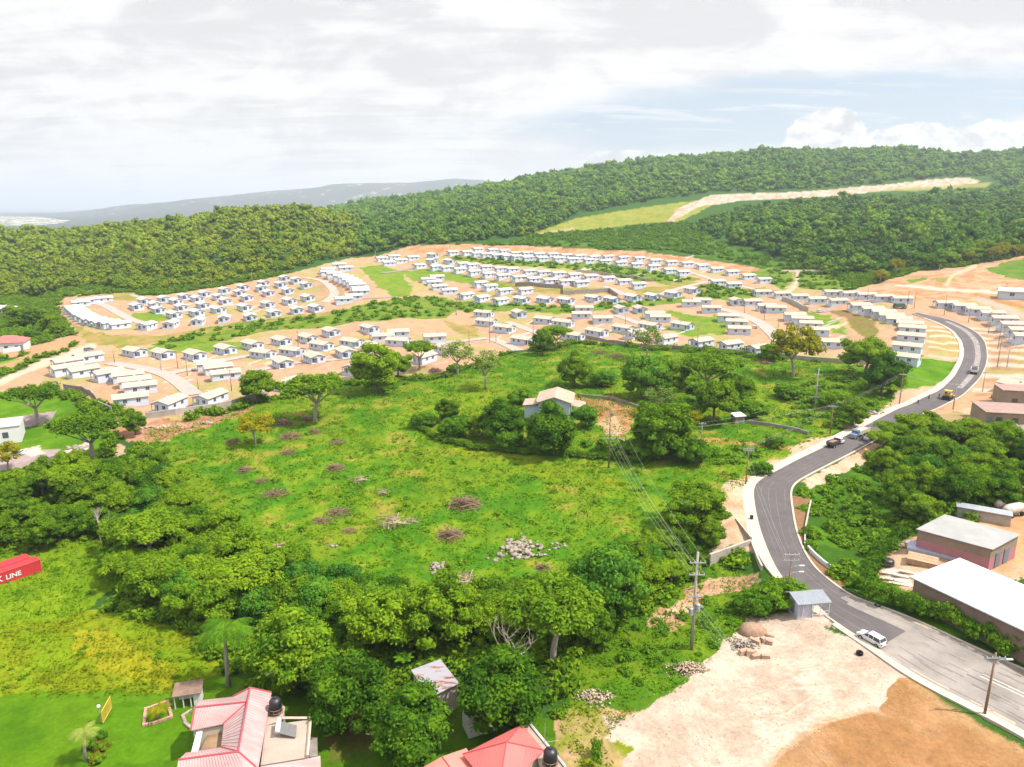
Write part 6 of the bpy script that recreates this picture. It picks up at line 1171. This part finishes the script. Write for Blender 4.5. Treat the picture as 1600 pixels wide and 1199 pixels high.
# ---------------------------------------------------------------- brushwood, rocks, rubble
def brushpile(rs, n_=110, long=1.0):
    mb = MB()
    for _ in range(n_):
        a = rs.uniform(0,6.28); r = rs.uniform(0,.85)**.8; c = np.array((math.cos(a)*r*long, math.sin(a)*r, .38*(1-r*r)*rs.uniform(.2,1.1)+.04)); d = np.array((rs.gauss(0,1), rs.gauss(0,1), rs.gauss(0,.28))); d /= np.linalg.norm(d); l = rs.uniform(.2,.55); mb.tube([c-d*l, c+d*l*.2+np.array((0,0,.03)), c+d*l], rs.uniform(.008,.022), 3, cap=False)
    return mb
rs = random.Random(2); BP = [brushpile(rs, 130).mesh('brush_pile', M['twig']), brushpile(rs, 120, 1.5).mesh('brush_pile', M['twig']), brushpile(rs, 60, 1.2).mesh('brush_pile', mat('grey brushwood', (.30,.22,.17), .9, var=.3))]
BL = [(727,785,52,0,'large round brown pile of dead branches right of centre in the clearing'),(705,834,44,0,'round pile of dead branches below the largest one'),(530,797,44,1,'long dark brush pile at the lower left of the clearing, upper half'),(505,811,36,1,'long dark brush pile at the lower left of the clearing, lower half'),(546,827,28,1,'small brush pile just right of the long dark one'),
 (612,812,50,2,'spread pale branches with bare sticks between the two larger piles'),(645,812,22,2,'small pale branch heap right of the spread sticks'),(442,660,30,0,'brush pile nearest the estate wall at the left'),(455,679,42,1,'wide brush pile second below the estate wall at the left'),(492,674,22,0,'small brush pile right of the wide second one'),
 (451,705,30,1,'low brown brush pile in the left middle of the clearing'),(524,730,30,0,'dark tangled brush pile in the upper centre of the clearing'),(528,689,28,1,'faint brush pile above the dark tangled one'),(432,768,46,1,'long tan brush pile leaning left at the clearing edge'),(410,749,26,1,'small brush pile above the long tan one'),(382,733,26,0,'round brush pile near the left side of the clearing'),
 (363,690,22,0,'tiny round brush pile near the slender light tree'),(560,748,28,2,'flat tan brush patch in the middle of the clearing'),(598,767,22,2,'small dark scrub heap in the middle of the clearing'),(726,902,50,2,'loose reddish branches at the lower edge of the clearing'),(848,886,26,0,'brown brush heap beside the pale boulders'),
 (660,832+0,0,0,''),(680,578,22,0,'dark brush heap below the lower estate by the umbrella tree'),(963,554,30,1,'brown heap by the meadow wall, right one of two'),(938,549,26,1,'brown heap by the meadow wall, left one of two'),(1152,612,22,0,'brown brush heap in the grass right of the dark trees'),(1195,565,26,1,'brown brush heap below the pale estate wall'),(478,655,20,0,'small brush heap under the umbrella tree'),(1030,640,0,0,'')]
for px, py, w_, k, lab in BL:
    if not w_: continue
    p = at(px, py+w_*.12); R = .5*w_/ppm(p)/(1.5 if k == 1 else 1.1); o = link('brush_pile', BP[k]); o.location = tuple(p-(0,0,.05)); o.scale = (R*1.15,R*1.1,R*1.2); o.rotation_euler = (0,0,random.uniform(-.4,.4)); tag(o, lab, 'brush pile', 'brush piles in the clearing')
def rockmesh(rs_, n_, spread, r0, r1, hmax, m):
    Vs = []; Qs = []; o = 0
    for _ in range(n_):
        V, Qq = cubesphere(rs_, .38, 1 if rs_.random() < .5 else 2); r = rs_.uniform(r0, r1); V = V*np.array((r*rs_.uniform(.7,1.3), r*rs_.uniform(.6,1.1), r*rs_.uniform(.4,.8))); th = rs_.uniform(0,6.28); a, b = V[:,0]*math.cos(th)-V[:,1]*math.sin(th), V[:,0]*math.sin(th)+V[:,1]*math.cos(th); q_ = rs_.normal(size=2)*.4; d2 = min(1, q_@q_)
        V = np.stack([a+q_[0]*spread[0], b+q_[1]*spread[1], V[:,2]+hmax*(1-d2)*rs_.random()], 1); Vs.append(V); Qs.append(Qq+o); o += len(V)
    return npmesh('rock_pile', np.vstack(Vs), np.vstack(Qs), m)
r2 = np.random.default_rng(8); pinkrock = mat('pink rubble', (.33,.25,.19), .9, var=.3, scale=1)
for px, py, n_, sp_, a, b, hm, mt, lab, nm in ((812,858,150,(5,5),.12,.6,.5,M['rock'],'big scatter of pale boulders at the lower right of the clearing','rock_pile'),(683,887,40,(2.2,1.8),.12,.45,.4,M['rock'],'small cluster of pale boulders at the lower centre of the clearing','rock_pile'),(875,852,26,(1.6,1.4),.1,.4,.3,M['rock'],'few pale rocks right of the big boulder scatter','rock_pile'),
 (521,853,26,(.9,.6),.1,.35,.2,M['rock'],'tiny pale rock group left of centre near the lower wood','rock_pile'),(1075,1046,420,(3.0,1.5),.04,.2,.8,pinkrock,'pinkish rubble heap at the grass edge of the pale lot','rubble_pile'),(1162,1010,140,(2.6,2.2),.08,.3,.6,M['rock'],'whitish rubble with metal scraps beside the broken concrete blocks','rubble_pile'),
 (928,1092,220,(3.2,2),.05,.24,.5,pinkrock,'stony bank where the grass meets the pale lot','rubble_pile'),(1357,645,50,(3,2),.3,.9,.5,M['rock'],'line of large pale rocks along the verge of the upper road','rock_pile'),(1322,668,26,(2,1.5),.3,.8,.4,M['rock'],'pinkish rocks on the verge above the blue truck','rock_pile'),(1540,672,60,(10,3.5),.4,1.2,.5,M['rock'],'pale rocky ground below the tan block building','rock_pile'),(1592,668,30,(5,2.5),.4,1.1,.5,M['rock'],'pale rocks at the right edge under the tan building','rock_pile'),
 (1385,868,0,(1,1),.1,.2,.2,pinkrock,'',''),(1418,852,120,(2.6,1.4),.12,.35,.5,pinkrock,'heap of broken stone behind the blue-grey beams','rubble_pile'),(250,668,90,(9,2.2),.2,.6,.3,pinkrock,'reddish rubble spread below the lowest left houses','rubble_pile'),(325,662,30,(1.6,.9),.15,.6,.5,M['rock'],'grey rock heap in the rubble near the clearing','rock_pile'),(124,700,40,(3.6,1.2),.2,.7,.15,M['rock'],'pale broken paving beside the leaning umbrella tree','rubble_pile'),(480,652+0,24,(1.3,.7),.1,.35,.2,M['rock'],'pale stones between the brush piles near the estate wall','rock_pile')):
    if n_: p = at(px, py); o = link(nm, rockmesh(r2, n_, sp_, a, b, hm, mt)); o.location = tuple(p-(0,0,.05)); tag(o, lab, 'rocks' if 'rock' in nm else 'rubble')
def gravel(poly, n_, r0, r1, m, seed):
    rs_ = np.random.default_rng(seed); W2 = world_poly(poly); lo = W2.min(0); hi = W2.max(0); x = rs_.uniform(lo[0], hi[0], n_*3); y = rs_.uniform(lo[1], hi[1], n_*3); k = inpoly(x, y, W2) & (rs_.random(n_*3) < fbm(x/4, y/4, seed)*1.6-.3); x = x[k][:n_]; y = y[k][:n_]; Vs = []; Qs = []; o = 0
    for a, b in zip(x, y):
        V, Qq = cubesphere(rs_, .3, 1); r = rs_.uniform(r0, r1)*rs_.random()**.5; Vs.append(V*np.array((r, r*.8, r*.5))+(a, b, float(height(a, b)))); Qs.append(Qq+o); o += len(V)
    link('gravel', npmesh('gravel', np.vstack(Vs), np.vstack(Qs), m))['kind'] = 'stuff'
gravel([(930,1112),(1000,1095),(1098,1042),(1160,968),(1290,957),(1345,997),(1436,1070),(1370,1105),(1180,1199),(960,1199)], 1500, .05, .16, pinkrock, 4)
gravel([(1385,1085),(1428,1062),(1540,1136),(1600,1166),(1600,1199),(1190,1199),(1300,1122)], 900, .05, .15, M['dirt'], 5)
# broken concrete blocks, dirt mound, tyre, inspection posts
for i, (x, y, l, w_, h, rz) in enumerate(((1162,1022,1.9,.8,1.0,20),(1172,1024,1.6,.8,1.0,-8),(1180,1028,1.5,.8,.8,5),(1196,1028,1.6,.8,.8,-5),(1180,1004,2.0,.8,.8,-38),(1192,1003,.9,.9,.9,30),(1202,1006,1.1,.9,.8,-30),(1204,995,1.6,.5,.4,-25),(1178,992,2.0,.4,.4,-30))):
    p = at(x, y); mb = MB(); mb.box((0,0,h*.35),(l*.8,w_*.85,h*.75), taper=.8, off=(random.uniform(-.1,.1),random.uniform(-.1,.1))); mb.v = [(a*random.uniform(.85,1.1), b*random.uniform(.85,1.15), c*random.uniform(.85,1.1)) for a, b, c in mb.v]; o = mb.build('concrete_block', mat('broken concrete', (.33,.22,.16), .9, var=.15) if i == 0 else bpy.data.materials['broken concrete'], bevel=.05); o.location = tuple(p); o.rotation_euler = (0,rad(random.uniform(-6,6)),rad(rz)); tag(o, f'broken tan concrete block at the edge of the pale lot, {ORD[i]} of nine', 'concrete block', 'broken concrete blocks')
V, Qq = cubesphere(r2, .07, 6); V = V*np.array((1.9,1.5,1.2)); o = link('dirt_mound', npmesh('dirt_mound', V, Qq, mat('brown grey soil', (.25,.16,.11), .95, var=.25, scale=2, bump=.4), True)); o.location = tuple(at(1176, 988)); tag(o, 'smooth brown dirt mound behind the broken concrete blocks', 'mound')
mb = MB(); mb.tube([(math.cos(a)*.32, math.sin(a)*.32, .12) for a in np.linspace(0,6.283,17)], .12, 8, cap=False); mb.tube([(math.cos(a)*.32, math.sin(a)*.32, .34) for a in np.linspace(0,6.283,17)], .12, 8, cap=False); o = mb.build('tyre_stack', M['rubber']); o.location = tuple(at(1343, 1023)); tag(o, 'pair of black tyres on the dirt beside the pavement below the white car', 'tyres')
mb = MB(); mb.tube([(math.cos(a)*.32, math.sin(a)*.32, .12) for a in np.linspace(0,6.283,17)], .12, 8, cap=False); o = mb.build('tyre', M['rubber']); o.location = tuple(at(1371, 948)+np.array((0,0,.1))); tag(o, 'black tyre lying at the right kerb of the road', 'tyre')
mb = MB(); mb.box((0,0,.35),(.5,.5,.75)); o = mb.build('utility_box', M['black'], bevel=.03); o.location = tuple(at(1174, 812)+np.array((0,0,.1))); tag(o, 'small dark box standing on the pavement at the road bend', 'utility box')
# white metal parts
boxhouse('shack', at(1152, 660), rad(15), 2.6, 2.2, 1.8, M['wallgrey'], M['white'], .3, .3, 'tiny shack with white roof in the grass left of the road', 'hut', doors=[(.4,-1.1,.7,1.5,'y')])
boxhouse('stone_hut', at(707, 655), rad(15), 3.2, 2.6, 1.2, M['rock'], M['rock'], .2, .3, 'low round-shouldered stone heap hut in the bushes left of the farmhouse', 'hut')
# hedge between road verge and warehouse
def hedge(line, wid, hgt, label, dens=7, seed=3):
    rs_ = np.random.default_rng(seed); P_ = resample([at(*p)[:2] for p in line], .8); Vs = []; Qs = []; o = 0
    for c in P_:
        for _ in range(int(dens*.25)+1):
            x, y = c+rs_.normal(size=2)*wid*.22; z = float(height(x, y)); V, Qq = crown(rs_, 6, .42, (.95,.95,.95), 260, .12, core=.5, updir=.4, jit=.9); V = V*np.array((wid*.5,wid*.5,hgt*.52))+np.array((x,y,z+hgt*.48*rs_.uniform(.85,1.1))); Vs.append(V); Qs.append(Qq+o); o += len(V)
    tag(link('hedge', npmesh('hedge', np.vstack(Vs), np.vstack(Qs), M['leaf_bush'])), label, 'hedge')
hedge([(1340,930),(1372,943),(1400,952),(1450,968),(1500,990),(1560,1018),(1640,1055)], 2.4, 3.3, 'long vine-covered hedge between the road verge and the white-roofed warehouse')
hedge([(1352,915),(1362,890),(1375,870),(1395,855),(1410,838)], 2.0, 2.2, 'overgrown hedge climbing from the road to the stone heap', 7, 5); hedge([(655,672),(690,690),(740,702),(800,708),(860,712),(920,716),(990,722)], 1.8, 1.7, 'dark hedge row along the lower edge of the farmhouse garden', 7, 6)
hedge([(1000,720),(1050,712),(1110,712)], 2.4, 2.4, 'line of dark rounded shrubs left of the orange dirt track', 5, 8)
mb = MB(); a = at(922,1120); pts_ = [at(905,1105), at(930,1135), at(960,1165), at(985,1199)]
hedge([(933,1185),(934,1199)], 1.2, 2.6, 'vine-covered post at the bottom edge left of the pale lot', 7, 9)
put_tree('b', at(1120, 1199+0) if False else at(150, 1165), 1.2, 'small leafy shrub beside the short garden palm'); 
# red flower shrubs by the lawn
rs_ = np.random.default_rng(3); V, Qq = crown(rs_, 10, .4, (1,1,.7), 300, .1, updir=.5, jit=.8)
for x, y, R, lab in ((158,1172,.9,'red flowering shrub on the lower left lawn, upper one'),(152,1190,.8,'red flowering shrub on the lower left lawn, lower one')):
    t = empty('flowering_shrub', at(x, y), 0, lab, 'shrub', 'flowering shrubs'); t.scale = (R,)*3; v2 = V.copy(); v2[:,2] += .5; link('foliage', npmesh('foliage', v2, Qq, M['leaf_bush']), t); v3, q3 = leafquads(v2[rs_.integers(0,len(v2),220)]*1.04, rs_.normal(size=(220,3))+(0,0,1), .08, rs_); link('blossom', npmesh('blossom', v3, q3, M['flower']), t)
_w = [o.name for o in bpy.data.objects if 'label' in o and len(o['label'].split()) > 16]; print('LONG', len(_w), [bpy.data.objects[k]['label'] for k in _w[:400:12]])
from collections import Counter
_c = Counter(o['label'] for o in bpy.data.objects if 'label' in o); print('DUP', [k for k, v in _c.items() if v > 1][:20])
# ---------------------------------------------------------------- air, light, sky, camera
SUN_AZ = rad(100); SUN_EL = rad(57)      # azimuth clockwise from +Y
sd = np.array((math.sin(SUN_AZ)*math.cos(SUN_EL), math.cos(SUN_AZ)*math.cos(SUN_EL), math.sin(SUN_EL)))
from mathutils import Vector
ld = bpy.data.lights.new('sun', 'SUN'); ld.energy = 3.9; ld.angle = rad(.8); ld.color = (1, .935, .83)
lo = bpy.data.objects.new('sun', ld); COL.objects.link(lo); lo.rotation_euler = Vector(tuple(sd)).to_track_quat('Z', 'Y').to_euler()
w = bpy.data.worlds.new('World'); SC.world = w; w.use_nodes = True; nt = w.node_tree; N = nt.nodes; L = nt.links; bg = N['Background']; bg.inputs[1].default_value = 1
sk = N.new('ShaderNodeTexSky'); sk.sky_type = 'NISHITA'; sk.sun_disc = False; sk.sun_elevation = SUN_EL; sk.sun_rotation = SUN_AZ; sk.air_density = 1; sk.dust_density = 2; sk.altitude = 100
def mth(op, a, b=None, c=None):
    n = N.new('ShaderNodeMath'); n.operation = op
    for i, v in enumerate((a, b, c)):
        if v is None: continue
        if isinstance(v, (int, float)): n.inputs[i].default_value = v
        else: L.new(v, n.inputs[i])
    return n.outputs[0]
def ramp(v, a, b, lo=0.0, hi=1.0):
    n = N.new('ShaderNodeMapRange'); n.interpolation_type = 'SMOOTHSTEP'; L.new(v, n.inputs[0])
    for i, q in enumerate((a, b, lo, hi)): n.inputs[i+1].default_value = q
    return n.outputs[0]
def noise(vec, sc, det=6, ro=.6, dist=0.0):
    n = N.new('ShaderNodeTexNoise'); n.inputs['Scale'].default_value = sc; n.inputs['Detail'].default_value = det; n.inputs['Roughness'].default_value = ro; n.inputs['Distortion'].default_value = dist; L.new(vec, n.inputs['Vector']); return n.outputs['Fac']
def comb(x, y, z=0.0):
    n = N.new('ShaderNodeCombineXYZ')
    for i, v in enumerate((x, y, z)):
        if isinstance(v, (int, float)): n.inputs[i].default_value = v
        else: L.new(v, n.inputs[i])
    return n.outputs[0]
def mixc(f, a, b):
    n = N.new('ShaderNodeMix'); n.data_type = 'RGBA'
    if isinstance(f, (int, float)): n.inputs[0].default_value = f
    else: L.new(f, n.inputs[0])
    for i, v in ((6, a), (7, b)):
        if isinstance(v, tuple): n.inputs[i].default_value = (*v, 1)
        else: L.new(v, n.inputs[i])
    return n.outputs[2]
tc = N.new('ShaderNodeTexCoord'); sp = N.new('ShaderNodeSeparateXYZ'); L.new(tc.outputs['Generated'], sp.inputs[0]); X, Y, Z = sp.outputs
zz = mth('MAXIMUM', Z, 0.0); dn = mth('ADD', zz, .10); cx = mth('DIVIDE', X, dn); cy = mth('DIVIDE', Y, dn)
yy = mth('MAXIMUM', Y, .05); U = mth('DIVIDE', X, yy); S = mth('DIVIDE', Z, yy)
layer = noise(comb(mth('MULTIPLY', cx, .55), cy), 1.1, 9, .6, .5)
detail = noise(comb(mth('MULTIPLY', cx, .5), mth('MULTIPLY', cy, 1.6), 3.0), 2.2, 9, .62, .8)
wob = mth('MULTIPLY', mth('SUBTRACT', noise(comb(mth('MULTIPLY', U, 1.0), mth('MULTIPLY', S, 4.0), 7.0), 5.0, 8, .6), .5), 1.5)
e1 = mth('DIVIDE', mth('SUBTRACT', U, .41), .42); e2 = mth('DIVIDE', mth('SUBTRACT', S, mth('MULTIPLY_ADD', U, .06, .098)), .052)
gap = mth('ADD', mth('ADD', mth('MULTIPLY', e1, e1), mth('MULTIPLY', e2, e2)), wob)
g2a = mth('DIVIDE', mth('SUBTRACT', U, -.20), .06); g2b = mth('DIVIDE', mth('SUBTRACT', S, .265), .012)
gap2 = mth('ADD', mth('ADD', mth('MULTIPLY', g2a, g2a), mth('MULTIPLY', g2b, g2b)), mth('MULTIPLY', wob, 1.6))
opn = mth('MAXIMUM', ramp(gap, 1.25, .45), mth('MULTIPLY', ramp(gap2, 1.2, .1), .7))
cover = mth('SUBTRACT', ramp(layer, .18, .40), mth('MULTIPLY', opn, .95)); cover = mth('MAXIMUM', cover, mth('MULTIPLY', ramp(detail, .50, .66), .7)); cover = mth('MAXIMUM', mth('MINIMUM', cover, 1.0), 0.0)
blue = mixc(.3, (.265, .30, .34), N.new('ShaderNodeVectorMath').outputs[0])
sc_ = [n for n in N if n.type == 'VECT_MATH'][0]; sc_.operation = 'SCALE'; sc_.inputs['Scale'].default_value = .12; L.new(sk.outputs[0], sc_.inputs[0])
mot = noise(comb(mth('MULTIPLY', U, 1.0), mth('MULTIPLY', S, 2.6), 21.0), 5.5, 9, .62, .5)
shade = ramp(mth('MULTIPLY_ADD', mot, .75, mth('MULTIPLY', noise(comb(mth('MULTIPLY', cx, .45), mth('MULTIPLY', cy, 1.5), 9.0), 1.6, 8, .6, .6), .5)), .53, .70)
cloudc = mixc(shade, (.395, .398, .403), (.49, .488, .483))
hor = ramp(S, .13, .02); cloudc = mixc(mth('MULTIPLY', hor, .35), cloudc, (.435, .438, .44))
col = mixc(cover, blue, cloudc)
def cumulus(u0, s0, ru, rs, sc, seed, amp=1.1):
    nn = mth('MULTIPLY', mth('SUBTRACT', noise(comb(mth('MULTIPLY', U, 1.0), mth('MULTIPLY', S, 1.5), seed), sc, 9, .6), .5), amp*2)
    a = mth('DIVIDE', mth('SUBTRACT', U, u0), ru); b = mth('DIVIDE', mth('SUBTRACT', S, s0), rs)
    return ramp(mth('ADD', mth('ADD', mth('MULTIPLY', a, a), mth('MULTIPLY', b, b)), nn), 1.05, .85)
cm = cumulus(.42, .072, .065, .05, 13, 1.0)
for a in ((.55, .07, .12, .036, 12, 2.0), (.66, .07, .12, .04, 12, 8.0), (.76, .07, .12, .04, 13, 3.0), (.155, .058, .06, .016, 20, 4.0, .8)): cm = mth('MAXIMUM', cm, cumulus(*a))
cn = noise(comb(U, mth('MULTIPLY', S, 1.6), 5.0), 26, 7, .6)
cumc = mixc(ramp(cn, .36, .58), (.36, .365, .375), (.52, .52, .51)); col = mixc(cm, col, cumc)
lf = mth('MULTIPLY', ramp(U, -.2, -.5), ramp(noise(comb(U, mth('MULTIPLY', S, 2.0), 15.0), 11, 8, .6), .52, .66)); lf = mth('MULTIPLY', lf, ramp(S, .12, .07)); lf = mth('MULTIPLY', lf, ramp(S, .0, .02))
col = mixc(mth('MULTIPLY', lf, .75), col, (.44, .44, .44))
vb = N.new('ShaderNodeVectorMath'); vb.operation = 'SCALE'; L.new(col, vb.inputs[0]); L.new(ramp(Z, .33, .75, 1.0, 2.0), vb.inputs['Scale']); L.new(vb.outputs[0], bg.inputs[0])   # overhead sky, above the frame, brightened to add fill light
hz = bpy.data.materials.new('haze'); hz.use_nodes = True; n2 = hz.node_tree.nodes; n2.clear(); o2 = n2.new('ShaderNodeOutputMaterial'); pv = n2.new('ShaderNodeVolumePrincipled')
pv.inputs['Color'].default_value = (.76, .86, 1, 1); pv.inputs['Density'].default_value = HAZE; pv.inputs['Anisotropy'].default_value = .2; hz.node_tree.links.new(pv.outputs[0], o2.inputs['Volume'])
if HAZE > 0:
    top = max(CAMH, float(ZG.max()))+25
    mb = MB(); mb.box((0, 0, (top-62)/2), (128000, 128000, top+62)); tag(mb.build('haze', hz), kind='stuff')
cd = bpy.data.cameras.new('camera'); cd.lens = 36*F/1600; cd.sensor_width = 36; cd.clip_start = .5; cd.clip_end = 200000
co = bpy.data.objects.new('camera', cd); COL.objects.link(co); co.location = (0, 0, CAMH); co.rotation_euler = (rad(90)-TH, 0, 0); SC.camera = co
SC.view_settings.view_transform = 'Standard'; SC.view_settings.look = 'None'; SC.view_settings.gamma = 1; SC.view_settings.exposure = EXPO
SC.cycles.max_bounces = 5; SC.cycles.diffuse_bounces = 3; SC.cycles.transmission_bounces = 3; SC.cycles.volume_bounces = 0; SC.cycles.transparent_max_bounces = 4; SC.cycles.use_denoising = True
SC.cycles.caustics_reflective = False; SC.cycles.caustics_refractive = False
